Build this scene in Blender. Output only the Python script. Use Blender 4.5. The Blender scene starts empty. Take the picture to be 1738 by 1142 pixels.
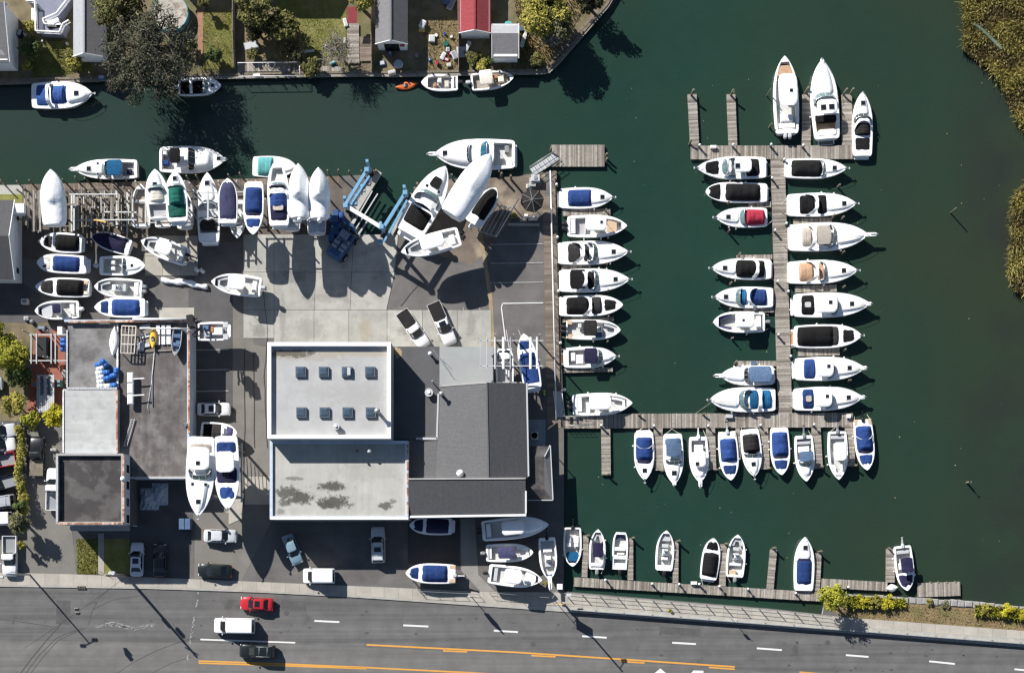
import bpy, math, random
from mathutils import Vector, noise as mnoise
random.seed(7)
R = math.radians
scene = bpy.context.scene
C = scene.collection

# ------------------------------------------------------------------ camera, sky, sun, exposure
CAMH = 200.0            # camera height (m)
PPM = 12.5              # photo pixels per metre on the ground
CX, CY = 880.0, 1000.0  # photo pixel straight below the camera
cam = bpy.data.cameras.new('camera')
cam_o = bpy.data.objects.new('camera', cam); C.objects.link(cam_o)
cam_o.location = (0, 0, CAMH)
cam.sensor_width = 36.0
cam.lens = 36.0 * CAMH / (1738 / PPM)
cam.shift_x = (869 - CX) / 1738
cam.shift_y = -(571 - CY) / 1738
cam.clip_start = 1; cam.clip_end = 2000
scene.camera = cam_o

SUN_EL = R(36.0)
SX, SY = -0.655, 0.756      # horizontal direction towards the sun (world)
world = bpy.data.worlds.new('World'); scene.world = world
world.use_nodes = True
wn = world.node_tree
sky = wn.nodes.new('ShaderNodeTexSky'); sky.sky_type = 'NISHITA'
sky.sun_disc = False
sky.air_density = .9; sky.dust_density = .4; sky.ozone_density = 1.0
sky.sun_elevation = SUN_EL
sky.sun_rotation = math.atan2(SX, SY) % (2 * math.pi)
bg = wn.nodes['Background']; bg.inputs['Strength'].default_value = 0.06
wn.links.new(sky.outputs[0], bg.inputs['Color'])
sl = bpy.data.lights.new('sun', 'SUN'); sl.energy = 5.0; sl.angle = R(0.5)
sl.color = (1.0, 0.965, 0.92)
so = bpy.data.objects.new('sun', sl); C.objects.link(so)
sdir = Vector((SX * math.cos(SUN_EL), SY * math.cos(SUN_EL), math.sin(SUN_EL)))
so.rotation_euler = sdir.to_track_quat('Z', 'Y').to_euler()
so.location = (0, 0, 150)
scene.view_settings.view_transform = 'Standard'
scene.view_settings.look = 'None'
scene.view_settings.gamma = 1
scene.view_settings.use_curve_mapping = False
scene.view_settings.exposure = 0.62
scene.render.engine = 'CYCLES'
scene.cycles.max_bounces = 6
scene.cycles.filter_width = 1.35

# ------------------------------------------------------------------ helpers
def P(px, py, z=0.0):
    k = (CAMH - z) / CAMH / PPM
    return Vector(((px - CX) * k, -(py - CY) * k, z))

_m = {}
def mat(key, col=(.5, .5, .5), rough=.7, metal=0, nz=None, bump=None, spec=.4, isl=0, isc=None, obr=0, trans=0, coat=0, nz2=None, streak=None, stains=None):
    """procedural material: nz=(scale, amount) broad mottling, nz2 finer or stained mottling to a second colour (scale, lo, hi, colour),
    isl = value variation per loose piece (isc a second colour), obr = per object, streak=(sx,sy,amount)"""
    if key in _m: return _m[key]
    m = bpy.data.materials.new(key); m.use_nodes = True
    nt = m.node_tree; N = nt.nodes; Lk = nt.links
    b = N['Principled BSDF']
    b.inputs['Roughness'].default_value = rough; b.inputs['Metallic'].default_value = metal
    b.inputs['Specular IOR Level'].default_value = spec
    if trans: b.inputs['Transmission Weight'].default_value = trans
    if coat: b.inputs['Coat Weight'].default_value = coat
    geo = N.new('ShaderNodeNewGeometry')
    cur = None
    def mixc(fac, a, c2, mode='MIX'):
        x = N.new('ShaderNodeMix'); x.data_type = 'RGBA'; x.blend_type = mode
        if hasattr(fac, 'links') or not isinstance(fac, (int, float)): Lk.new(fac, x.inputs[0])
        else: x.inputs[0].default_value = fac
        for s, v in ((x.inputs[6], a), (x.inputs[7], c2)):
            if isinstance(v, tuple): s.default_value = (*v, 1)
            else: Lk.new(v, s)
        return x.outputs[2]
    def rng(sock, a0, a1, b0, b1):
        r = N.new('ShaderNodeMapRange'); Lk.new(sock, r.inputs[0])
        for i, v in enumerate((a0, a1, b0, b1)): r.inputs[i + 1].default_value = v
        return r.outputs[0]
    def scaled(c, sock):
        v = N.new('ShaderNodeVectorMath'); v.operation = 'SCALE'
        if isinstance(c, tuple): v.inputs[0].default_value = c
        else: Lk.new(c, v.inputs[0])
        Lk.new(sock, v.inputs['Scale']); return v.outputs[0]
    def nzt(scale, det=5, sx=1, sy=1, rough_=.6):
        t = N.new('ShaderNodeTexNoise'); t.inputs['Scale'].default_value = scale; t.inputs['Detail'].default_value = det
        t.inputs['Roughness'].default_value = rough_
        if sx != 1 or sy != 1:
            mp = N.new('ShaderNodeMapping'); mp.inputs['Scale'].default_value = (sx, sy, 1)
            Lk.new(geo.outputs['Position'], mp.inputs[0]); Lk.new(mp.outputs[0], t.inputs['Vector'])
        else: Lk.new(geo.outputs['Position'], t.inputs['Vector'])
        return t.outputs['Fac']
    cur = tuple(col)
    if isc is not None: cur = mixc(geo.outputs['Random Per Island'], cur, tuple(isc))
    if nz2:
        sc, lo, hi, c2 = nz2
        cur = mixc(rng(nzt(sc, 6), lo, hi, 0, 1), cur, tuple(c2))
    if isl: cur = scaled(cur, rng(geo.outputs['Random Per Island'], 0, 1, 1 - isl, 1 + isl))
    if obr:
        oi = N.new('ShaderNodeObjectInfo')
        cur = scaled(cur, rng(oi.outputs['Random'], 0, 1, 1 - obr, 1 + obr))
    if streak:
        cur = scaled(cur, rng(nzt(1.0, 4, streak[0], streak[1]), .3, .7, 1 - streak[2], 1 + streak[2]))
    if nz:
        cur = scaled(cur, rng(nzt(nz[0]), .3, .7, 1 - nz[1], 1 + nz[1]))
    if stains:   # individual stains: (px, py, rx_px, ry_px, height, colour, strength)
        dn = nzt(1.5, 8, rough_=.72)
        for (sx_, sy_, rx_, ry_, hz, c2, k_) in stains:
            c = P(sx_, sy_, hz)
            q = N.new('ShaderNodeMapping'); q.vector_type = 'TEXTURE'; q.inputs['Location'].default_value = (c.x, c.y, 0); q.inputs['Scale'].default_value = (rx_ / PPM, ry_ / PPM, 1e4)
            Lk.new(geo.outputs['Position'], q.inputs[0]); ln = N.new('ShaderNodeVectorMath'); ln.operation = 'LENGTH'; Lk.new(q.outputs[0], ln.inputs[0])
            ad = N.new('ShaderNodeMath'); ad.operation = 'MULTIPLY_ADD'; Lk.new(dn, ad.inputs[0]); ad.inputs[1].default_value = 2.6; Lk.new(ln.outputs['Value'], ad.inputs[2])
            cur = mixc(rng(ad.outputs[0], 1.85, 2.25, k_, 0), cur, c2)
    if isinstance(cur, tuple): b.inputs['Base Color'].default_value = (*cur, 1)
    else: Lk.new(cur, b.inputs['Base Color'])
    if bump:
        bp = N.new('ShaderNodeBump'); bp.inputs['Strength'].default_value = bump[1]
        bp.inputs['Distance'].default_value = bump[2] if len(bump) > 2 else .05
        Lk.new(nzt(bump[0], 4), bp.inputs['Height']); Lk.new(bp.outputs[0], b.inputs['Normal'])
    _m[key] = m
    return m

class MB:
    def __init__(s): s.v = []; s.f = []; s.mi = []; s.ms = []; s.sm = []
    def _m(s, m):
        if m not in s.ms: s.ms.append(m)
        return s.ms.index(m)
    def face(s, pts, m, smooth=False):
        i = len(s.v); s.v.extend([tuple(p) for p in pts]); s.f.append(list(range(i, i + len(pts)))); s.mi.append(s._m(m)); s.sm.append(smooth)
    def grid(s, rows, m, smooth=True, closed=False):
        n = len(rows[0]); i0 = len(s.v)
        for r in rows: s.v.extend([tuple(p) for p in r])
        k = s._m(m)
        for i in range(len(rows) - 1):
            for j in range(n if closed else n - 1):
                j2 = (j + 1) % n
                s.f.append([i0 + i * n + j, i0 + i * n + j2, i0 + (i + 1) * n + j2, i0 + (i + 1) * n + j]); s.mi.append(k); s.sm.append(smooth)
    def loft(s, rings, m, cap=True, smooth=True):
        i0 = len(s.v); n = len(rings[0])
        s.grid(rings, m, smooth, True)
        if cap:
            k = s._m(m)
            s.f.append([i0 + j for j in range(n)][::-1]); s.mi.append(k); s.sm.append(False)
            e = i0 + (len(rings) - 1) * n
            s.f.append([e + j for j in range(n)]); s.mi.append(k); s.sm.append(False)
    def prism(s, pts, z0, z1, m, ms=None, bottom=False):
        pts = [(p[0], p[1]) for p in pts]; n = len(pts)
        a = sum(pts[i][0] * pts[(i + 1) % n][1] - pts[(i + 1) % n][0] * pts[i][1] for i in range(n))
        if a < 0: pts = pts[::-1]
        i = len(s.v); ms = ms or m
        s.v.extend([(x, y, z0) for x, y in pts]); s.v.extend([(x, y, z1) for x, y in pts])
        s.f.append([i + n + j for j in range(n)]); s.mi.append(s._m(m)); s.sm.append(False)
        if bottom: s.f.append([i + j for j in range(n)][::-1]); s.mi.append(s._m(ms)); s.sm.append(False)
        for j in range(n):
            k = (j + 1) % n
            s.f.append([i + j, i + k, i + n + k, i + n + j]); s.mi.append(s._m(ms)); s.sm.append(False)
    def box(s, x0, x1, y0, y1, z0, z1, m, ms=None): s.prism([(x0, y0), (x1, y0), (x1, y1), (x0, y1)], z0, z1, m, ms, True)
    def cbox(s, cx, cy, lx, ly, z0, z1, m, ch=.06):
        """box with a chamfered top"""
        def r(ax, ay, z): return [(cx - ax, cy - ay, z), (cx + ax, cy - ay, z), (cx + ax, cy + ay, z), (cx - ax, cy + ay, z)]
        s.loft([r(lx / 2, ly / 2, z0), r(lx / 2, ly / 2, z1 - ch), r(lx / 2 - ch, ly / 2 - ch, z1)], m, smooth=False)
    def tube(s, pts, r, m, n=6, cap=True):
        pts = [Vector(p) for p in pts]; rings = []
        rr = r if isinstance(r, (list, tuple)) else [r] * len(pts)
        for i, p in enumerate(pts):
            d = (pts[min(i + 1, len(pts) - 1)] - pts[max(i - 1, 0)])
            if d.length < 1e-6: d = Vector((0, 0, 1))
            d.normalize()
            u = d.cross(Vector((0, 0, 1)))
            if u.length < .05: u = Vector((1, 0, 0)); u = (u - d * u.dot(d))
            u.normalize(); w = d.cross(u)
            rings.append([p + (u * math.cos(2 * math.pi * k / n) + w * math.sin(2 * math.pi * k / n)) * rr[i] for k in range(n)])
        s.loft(rings, m, cap, n > 4)
    def bar(s, a, b, wd, ht, m):
        """rectangular bar from a to b"""
        a, b = Vector(a), Vector(b); d = (b - a).normalized()
        u = d.cross(Vector((0, 0, 1)))
        if u.length < .05: u = Vector((1, 0, 0))
        u.normalize(); w = u.cross(d)
        r = lambda p: [p + u * x * wd / 2 + w * y * ht / 2 for x, y in ((-1, -1), (1, -1), (1, 1), (-1, 1))]
        s.loft([r(a), r(b)], m, smooth=False)
    def build(s, name, parent=None, loc=None):
        me = bpy.data.meshes.new(name); me.from_pydata(s.v, [], s.f)
        for m in s.ms: me.materials.append(m)
        me.polygons.foreach_set('material_index', s.mi); me.polygons.foreach_set('use_smooth', s.sm)
        me.update()
        return link(name, me, parent, loc)

def link(name, me, parent=None, loc=None):
    o = bpy.data.objects.new(name, me); C.objects.link(o)
    if parent is not None: o.parent = parent
    if loc is not None: o.location = loc
    return o
def tag(o, label=None, cat=None, group=None, kind=None):
    if label: o['label'] = label
    if cat: o['category'] = cat
    if group: o['group'] = group
    if kind: o['kind'] = kind
    return o
def thing(name, label, cat, loc=(0, 0, 0), rz=0, group=None):
    o = bpy.data.objects.new(name, None); C.objects.link(o)
    o.location = loc; o.rotation_euler = (0, 0, rz)
    o.empty_display_size = .2
    return tag(o, label, cat, group)
def pxpoly(pts, z=0): return [P(x, y, z) for x, y in pts]
def ell(cx, cy, rx, ry, z, n=16, p=2.0):
    out = []
    for k in range(n):
        a = 2 * math.pi * k / n; c, s_ = math.cos(a), math.sin(a)
        out.append((cx + rx * math.copysign(abs(c) ** (2 / p), c), cy + ry * math.copysign(abs(s_) ** (2 / p), s_), z))
    return out

# ------------------------------------------------------------------ materials
M = dict(
    asphalt=mat('asphalt', (.125, .118, .112), .9, nz=(.35, .22), bump=(30, .3, .01), nz2=(.11, .52, .72, (.085, .08, .078))),
    road=mat('road_asphalt', (.112, .109, .106), .88, nz=(.5, .14), bump=(40, .3, .01), streak=(.02, 1.1, .26), nz2=(.3, .6, .7, (.08, .078, .076))),
    tan_asphalt=mat('worn_asphalt', (.165, .155, .138), .9, nz=(.4, .16), bump=(30, .3, .01), nz2=(.2, .55, .75, (.12, .113, .104))),
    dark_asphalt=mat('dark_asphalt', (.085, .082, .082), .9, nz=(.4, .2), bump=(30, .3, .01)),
    concrete=mat('concrete', (.345, .338, .305), .9, nz=(.5, .16), obr=.09, bump=(20, .2, .01), nz2=(.6, .55, .75, (.25, .24, .215)), streak=(.5, .08, .08), stains=[(500, 470, 22, 14, .06, (.17, .16, .15), .6), (560, 505, 40, 10, .06, (.2, .19, .17), .5), (440, 560, 16, 12, .06, (.16, .155, .14), .5), (620, 560, 14, 26, .06, (.30, .25, .17), .5), (690, 560, 20, 10, .06, (.19, .18, .16), .6), (760, 575, 26, 10, .06, (.2, .19, .17), .5), (525, 560, 30, 22, .06, (.24, .235, .21), .6), (480, 540, 6, 60, .06, (.22, .21, .19), .5), (800, 550, 10, 30, .06, (.22, .2, .17), .5)]),
    walk=mat('sidewalk_concrete', (.36, .335, .29), .9, nz=(.6, .12), obr=.07, bump=(20, .2, .01)),
    kerb=mat('kerb_concrete', (.34, .33, .30), .9, nz=(1, .15)),
    dirt=mat('dirt', (.17, .135, .085), .95, nz=(.5, .3), bump=(6, .5, .05), nz2=(.35, .45, .6, (.12, .11, .05))),
    lawn=mat('lawn', (.17, .17, .045), .95, nz=(.6, .3), bump=(8, .6, .05), nz2=(.3, .5, .68, (.19, .16, .07))),
    dead_grass=mat('dry_grass', (.19, .15, .075), .95, nz=(.8, .25), bump=(8, .6, .05)),
    white=mat('white_gelcoat', (.84, .84, .83), .35, nz=(1.2, .05), spec=.5, nz2=(.7, .58, .8, (.72, .70, .64))),
    whitep=mat('white_paint', (.78, .78, .77), .5, nz=(1.0, .05)),
    offw=mat('offwhite_gelcoat', (.70, .69, .65), .4, nz=(1.5, .06)),
    sole=mat('cockpit_sole', (.52, .52, .50), .6, nz=(2, .1)),
    gsole=mat('grey_sole', (.34, .34, .36), .7, nz=(2, .1)),
    black=mat('black_canvas', (.010, .0095, .010), .85, obr=.22, spec=.15, nz=(2, .25), bump=(4, .5, .12)),
    char=mat('charcoal_canvas', (.026, .024, .024), .85, obr=.22, spec=.15, nz=(2, .25), bump=(4, .5, .12)),
    navy=mat('navy_canvas', (.020, .020, .052), .85, obr=.22, spec=.15, nz=(2, .2), bump=(4, .5, .12)),
    blue=mat('blue_canvas', (.019, .047, .16), .85, obr=.22, spec=.15, nz=(2, .18), bump=(3.5, .5, .12)),
    royal=mat('royal_canvas', (.035, .085, .26), .8, obr=.22, spec=.15, nz=(2, .18), bump=(3.5, .5, .12)),
    steel=mat('slate_blue_canvas', (.085, .135, .22), .85, obr=.22, spec=.15, nz=(2, .15), bump=(3.5, .5, .12)),
    teal=mat('teal_canvas', (.012, .10, .22), .8, obr=.22, spec=.15, nz=(2, .18), bump=(3.5, .5, .12)),
    aqua=mat('aqua_canvas', (.10, .33, .33), .8, obr=.22, spec=.15, nz=(2, .15), bump=(3.5, .5, .12)),
    purp=mat('violet_navy_canvas', (.055, .055, .115), .85, obr=.22, spec=.15, nz=(2, .2), bump=(4, .5, .12)),
    green=mat('green_canvas', (.012, .10, .075), .8, obr=.22, spec=.15, nz=(2, .2), bump=(3.5, .5, .12)),
    red=mat('red_canvas', (.36, .03, .055), .8, obr=.22, spec=.15, nz=(2, .15), bump=(3.5, .5, .12)),
    beige=mat('beige_canvas', (.38, .34, .29), .85, obr=.22, spec=.15, nz=(2, .12), bump=(3.5, .5, .12)),
    tan=mat('tan_canvas', (.42, .27, .17), .85, obr=.22, spec=.15, nz=(2, .12), bump=(3.5, .5, .12)),
    cream=mat('cream_canvas', (.62, .58, .50), .8, obr=.22, spec=.15, nz=(2, .08), bump=(3.5, .4, .1)),
    wrap=mat('shrink_wrap', (.84, .85, .86), .35, nz=(1.5, .04), bump=(2.2, .6, .08)),
    teak=mat('teak', (.36, .17, .07), .7, nz=(3, .2), streak=(2, 25, .2)),
    vinyl=mat('tan_vinyl', (.52, .38, .25), .6, nz=(2, .08)),
    glass=mat('tinted_glass', (.10, .16, .165), .06, spec=.6, nz=(1, .2)),
    dglass=mat('dark_glass', (.012, .015, .018), .06, spec=.6),
    bglass=mat('blue_glass', (.02, .10, .15), .08, spec=.6),
    metal=mat('stainless', (.62, .62, .62), .28, metal=.9),
    galv=mat('galvanised_steel', (.42, .43, .42), .5, metal=.5, nz=(2, .15)),
    dark=mat('black_plastic', (.015, .015, .016), .4),
    grey=mat('grey_plastic', (.22, .23, .24), .5),
    lgrey=mat('light_grey_plastic', (.45, .46, .47), .5),
    bottom=mat('antifouling_paint', (.03, .045, .11), .8, nz=(1.5, .2)),
    bottomk=mat('black_antifouling', (.03, .028, .028), .8, nz=(1.5, .2)),
    plank=mat('weathered_planks', (.225, .195, .16), .9, isl=.3, isc=(.31, .285, .25), streak=(3, 3, .16), nz=(.6, .14)),
    bplank=mat('brown_planks', (.165, .128, .098), .9, isl=.22, isc=(.2, .165, .13), nz=(.8, .14)),
    pile=mat('piling_wood', (.17, .145, .11), .9, nz=(3, .3), nz2=(2, .5, .7, (.10, .10, .05))),
    timber=mat('grey_timber', (.26, .235, .20), .9, nz=(2, .25), obr=.3),
    rubber=mat('rubber', (.012, .012, .012), .8),
    roofgrey=mat('membrane_roof', (.37, .37, .365), .85, nz=(.5, .09), streak=(.9, .06, .03), nz2=(.22, .62, .8, (.30, .29, .26)), stains=[(610, 672, 55, 26, 8.1, (.31, .305, .29), .5), (500, 712, 40, 22, 8.1, (.42, .42, .41), .4), (545, 665, 30, 18, 8.1, (.32, .31, .29), .35), (520, 605, 90, 9, 8.1, (.32, .29, .23), .6), (600, 600, 90, 5, 8.1, (.34, .29, .22), .7), (495, 600, 48, 8, 8.1, (.10, .085, .06), .9), (640, 603, 30, 4, 8.1, (.36, .32, .26), .7), (466, 640, 5, 40, 8.1, (.33, .28, .2), .5), (560, 742, 100, 4, 8.1, (.27, .25, .22), .5)]),
    roofstain=mat('stained_membrane_roof', (.38, .372, .338), .85, nz=(.6, .1), streak=(1.6, .1, .07), stains=[(488, 836, 24, 14, 5.9, (.07, .066, .055), 0.90),(510, 845, 26, 13, 5.9, (.07, .066, .055), 0.95),(484, 852, 14, 8, 5.9, (.07, .066, .055), 0.80),(565, 825, 30, 9, 5.9, (.07, .066, .055), 0.95),(568, 852, 34, 13, 5.9, (.07, .066, .055), 0.95),(553, 857, 16, 8, 5.9, (.07, .066, .055), 0.90),(655, 858, 14, 8, 5.9, (.07, .066, .055), 0.85),(668, 850, 8, 5, 5.9, (.07, .066, .055), 0.60),(500, 812, 18, 4, 5.9, (.07, .066, .055), 0.60),(476, 868, 10, 6, 5.9, (.07, .066, .055), 0.50),(620, 800, 60, 20, 5.9, (.07, .066, .055), 0.12)]),
    bitumen=mat('bitumen_roof', (.105, .094, .089), .9, nz=(.5, .28), streak=(1.2, .12, .2), bump=(6, .3, .03), nz2=(.45, .5, .62, (.155, .145, .138))),
    bitumen2=mat('dark_bitumen_roof', (.05, .046, .046), .9, nz=(.5, .2), bump=(6, .3, .03), nz2=(.3, .48, .56, (.095, .088, .086))),
    pale_roof=mat('pale_coated_roof', (.40, .40, .39), .85, nz=(.7, .12), streak=(.15, 2.2, .06), nz2=(.6, .58, .75, (.30, .30, .29))),
    old_conc=mat('old_concrete_roof', (.21, .205, .2), .9, nz=(.8, .2), nz2=(.35, .45, .6, (.12, .115, .11))),
    shingle=mat('grey_shingles', (.115, .115, .118), .9, nz=(3, .12), bump=(10, .5, .03), streak=(.3, 12, .1)),
    shingle2=mat('dark_shingles', (.07, .07, .075), .9, nz=(3, .14), bump=(10, .5, .03), streak=(12, .3, .1)),
    shingle3=mat('house_shingles', (.17, .165, .17), .9, nz=(3, .12), bump=(10, .5, .03), streak=(.3, 12, .1)),
    shingle4=mat('light_shingles', (.32, .33, .345), .9, nz=(3, .1), bump=(10, .4, .03)),
    redroof=mat('red_shingles', (.26, .045, .05), .9, nz=(3, .15), streak=(.3, 12, .12), bump=(10, .4, .03)),
    wall=mat('white_siding', (.80, .80, .79), .7, nz=(1, .06)),
    bwall=mat('blue_grey_wall', (.46, .52, .60), .8, nz=(1, .1)),
    gwall=mat('grey_wall', (.33, .32, .31), .85, nz=(1, .1)),
    coping=mat('terracotta_coping', (.38, .16, .085), .8, isl=.3, isc=(.42, .32, .26), nz=(1, .3)),
    brick=mat('brick_paving', (.26, .10, .07), .9, isl=.3, nz=(2, .2)),
    ltblue=mat('light_blue_paint', (.15, .32, .48), .45, nz=(2, .1)),
    midblue=mat('blue_machine_paint', (.025, .075, .19), .45, nz=(2, .15)),
    yellow=mat('yellow_paint', (.72, .42, .04), .6, nz=(3, .1)),
    roadyellow=mat('road_yellow', (.60, .29, .05), .8, nz=(6, .15)),
    roadwhite=mat('road_white', (.62, .62, .6), .8, nz=(6, .12)),
    fadedwhite=mat('faded_white_line', (.33, .32, .31), .85, nz=(5, .3)),
    orange=mat('orange_plastic', (.62, .13, .03), .5),
    drumb=mat('blue_drum', (.03, .13, .42), .4, nz=(2, .15)),
    drumw=mat('white_drum', (.68, .70, .73), .4, nz=(2, .06)),
    tarp=mat('blue_grey_tarp', (.42, .46, .52), .5, nz=(2, .2), bump=(3, .8, .2)),
    bark=mat('bark', (.12, .10, .08), .95, nz=(4, .3)),
    pbark=mat('pale_twigs', (.30, .27, .235), .95, nz=(4, .2)),
    chrome=mat('chrome', (.7, .7, .7), .15, metal=1),
    lampglass=mat('lamp_lens', (.6, .62, .64), .1, spec=.6),
    redlens=mat('red_lens', (.30, .012, .01), .15, spec=.6),
    stone=mat('rip_rap', (.27, .26, .245), .9, isl=.3, nz=(2, .2)),
)
def paint(key, col): return mat('paint_' + key, col, .28, spec=.5, coat=.5, nz=(2, .03))

# ------------------------------------------------------------------ boats
WL = -0.6      # water level
def smooth(a, b, x):
    t = max(0, min(1, (x - a) / (b - a))); return t * t * (3 - 2 * t)

class Boat:
    """one boat: an Empty at its stern and parts in its own metres (x from stern to bow, y to port, z from its waterline)"""
    def __init__(s, label, stern, bow, w, z=WL, style='v', ashore=False, stripe=None, cat='motorboat', group=None, name='motorboat', fb=None, bot='bottom', hullc='white'):
        Lm = math.hypot(bow[0] - stern[0], bow[1] - stern[1]) / PPM
        s.fb = fb if fb else .085 * Lm + .22
        s.dr = .055 * Lm + .1
        zw = z + s.dr if ashore else z
        zs = zw + s.fb
        a, b = P(stern[0], stern[1], zs), P(bow[0], bow[1], zs)
        s.L = (b - a).to_2d().length; s.B = w / PPM * (CAMH - zs) / CAMH
        s.rz = math.atan2(b.y - a.y, b.x - a.x)
        s.root = thing(name, label, cat, (a.x, a.y, zw), s.rz, group)
        s.style = style; s.tk = []; s.ops = []; s.hullc = M[hullc]
        s.stripe = M[stripe] if stripe else None; s.bot = M[bot]
        s.sd = random.random() * 100
    def hb(s, t):
        st = s.style; B2 = s.B / 2
        if st == 'canoe': return max(.02, B2 * (1 - abs(2 * t - 1) ** 2.2))
        if st == 'sq':
            u = max(0, (t - .55) / .45); return B2 * (.94 + .06 * min(1, t / .4)) * (1 - .42 * u ** 3.5)
        u = max(0, (t - .40) / .60)
        p, q = {'v': (2.75, .84), 'r': (3.1, .76), 'f': (4.0, .66)}.get(st, (2.75, .84))
        k = max(0, 1 - u ** p) ** q
        if t < .055: k *= .84 + .16 * math.sqrt(max(0, 1 - ((.055 - t) / .055) ** 2))   # rounded quarters
        return max(.02, B2 * (.90 + .10 * math.sin(min(1, t / .40) * math.pi / 2)) * k)
    def zs(s, t): return s.fb * (1 + (.38 if s.style != 'sq' else .2) * t * t)
    def part(s, mb, name, parent=None): return mb.build(name, parent or s.root)
    def hull(s):
        mb = MB(); ts = [0, .008, .02, .036, .055, .2, .33, .46, .56, .65, .73, .8, .86, .91, .95, .975, .99, 1.0]
        for sg in (1, -1):
            up, lo, rub = [], [], []
            for t in ts:
                h = s.hb(t); z = s.zs(t)
                k = max(0, (t - .62) / .38)
                zk = -s.dr + (z + s.dr) * .80 * k ** 2.2
                zc = max(zk + .03, -.05 + z * .75 * k ** 2)
                hc = h * (.86 - .18 * k)
                hk = .015
                x = t * s.L; xk = x - (.05 * s.L * k)
                up.append([(x, sg * (h + .0), z), (x, sg * (h + .035), z - .05), (x, sg * (h + .005), z - .12), (x - .015 * s.L * k, sg * (h * .55 + hc * .45), (z * .45 + zc * .55)), (xk * .3 + x * .7, sg * hc, zc)])
                lo.append([(xk * .3 + x * .7, sg * hc, zc), (xk, sg * hk, zk)])
            mm = s.stripe or s.hullc
            mb.grid(up, mm); mb.grid(lo, s.bot)
        t0 = [(0, s.hb(0), s.zs(0)), (0, s.hb(0) * .86, -.05), (0, 0, -s.dr), (0, -s.hb(0) * .86, -.05), (0, -s.hb(0), s.zs(0))]
        mb.face(t0, s.hullc)
        s.part(mb, 'hull')
    def deck(s):
        mb = MB(); tl = [0, .008, .02, .036, .055] + [i / 20 for i in range(2, 20)] + [.97, .985, .995, 1.0]
        for o in s.ops: tl += [o[0], o[1]]
        tl = sorted(set(round(t, 4) for t in tl))
        ck = MB(); m = s.hullc
        def op(t):
            for o in s.ops:
                if o[0] - 1e-6 <= t <= o[1] + 1e-6: return o
        for a, b in zip(tl[:-1], tl[1:]):
            o = op((a + b) / 2)
            for sg in (1, -1):
                rows = []
                for t in (a, b):
                    h = s.hb(t); z = s.zs(t); x = t * s.L; g = max(h - .10, h * .9)
                    row = [(x, sg * h, z), (x, sg * (h * .6 + g * .4), z + .045), (x, sg * g, z + .03)]
                    if o:
                        row.append((x, sg * h * o[2], z + .02))
                    else:
                        cr = .05 * s.B * (h / (s.B / 2))
                        row += [(x, sg * g * .72, z + .03 + cr * .5), (x, sg * g * .36, z + .03 + cr * .87), (x, 0, z + .03 + cr)]
                    rows.append(row)
                mb.grid(rows, m)
            if o:
                d = o[3]; mm = M[o[4]]
                for sg in (1, -1):
                    q = []
                    for t in (a, b):
                        h = s.hb(t) * o[2]; z = s.zs(t) + .02; q.append(((t * s.L, sg * h, z), (t * s.L, sg * h * .97, s.zs(o[0]) - d)))
                    ck.face([q[0][0], q[1][0], q[1][1], q[0][1]], M['offw'])
                ha, hb_ = s.hb(a) * o[2] * .97, s.hb(b) * o[2] * .97; z = s.zs(o[0]) - d
                ck.face([(a * s.L, -ha, z), (b * s.L, -hb_, z), (b * s.L, hb_, z), (a * s.L, ha, z)], mm)
        for o in s.ops:
            for t in o[:2]:
                h = s.hb(t) * o[2]; z = s.zs(t); zf = s.zs(o[0]) - o[3]
                ck.face([(t * s.L, -h, z + .10 * s.B * .5), (t * s.L, h, z + .10 * s.B * .5), (t * s.L, h, zf), (t * s.L, -h, zf)], M['offw'])
        s.part(mb, 'deck')
        if s.ops: s.part(ck, 'cockpit')
    # -- outline of a patch that follows the hull
    def half(s, t, t0, t1, wf, r=.10):
        h = s.hb(t) * wf; Lr = max(1e-3, min(r * s.L, (t1 - t0) * s.L * .45)); e = 1.0
        for d in ((t - t0) * s.L, (t1 - t) * s.L):
            if d < Lr:
                q = 1 - max(0, d) / Lr; e *= .72 + .28 * math.sqrt(max(0, 1 - q * q))
        return h * e
    def dz(s, t, y=0):
        """height of the deck, cabin top included"""
        h = s.hb(t); z = s.zs(t) + .03 + .05 * s.B * (h / (s.B / 2)) * (1 - min(1, abs(y) / max(.1, h)) ** 2)
        for t0, t1, wf, hh in s.tk:
            hw = min(s.half(t, t0, t1, wf, .06), max(.05, h - .12)) if t0 <= t <= t1 else 0
            if abs(y) < hw * .95:
                u = (t - t0) / (t1 - t0); z = max(z, s.zs(t) + .02 + hh * (1 - smooth(.75, 1.0, u)) + .05 * s.B * (1 - (abs(y) / hw) ** 2 * .7))
        return z
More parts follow.
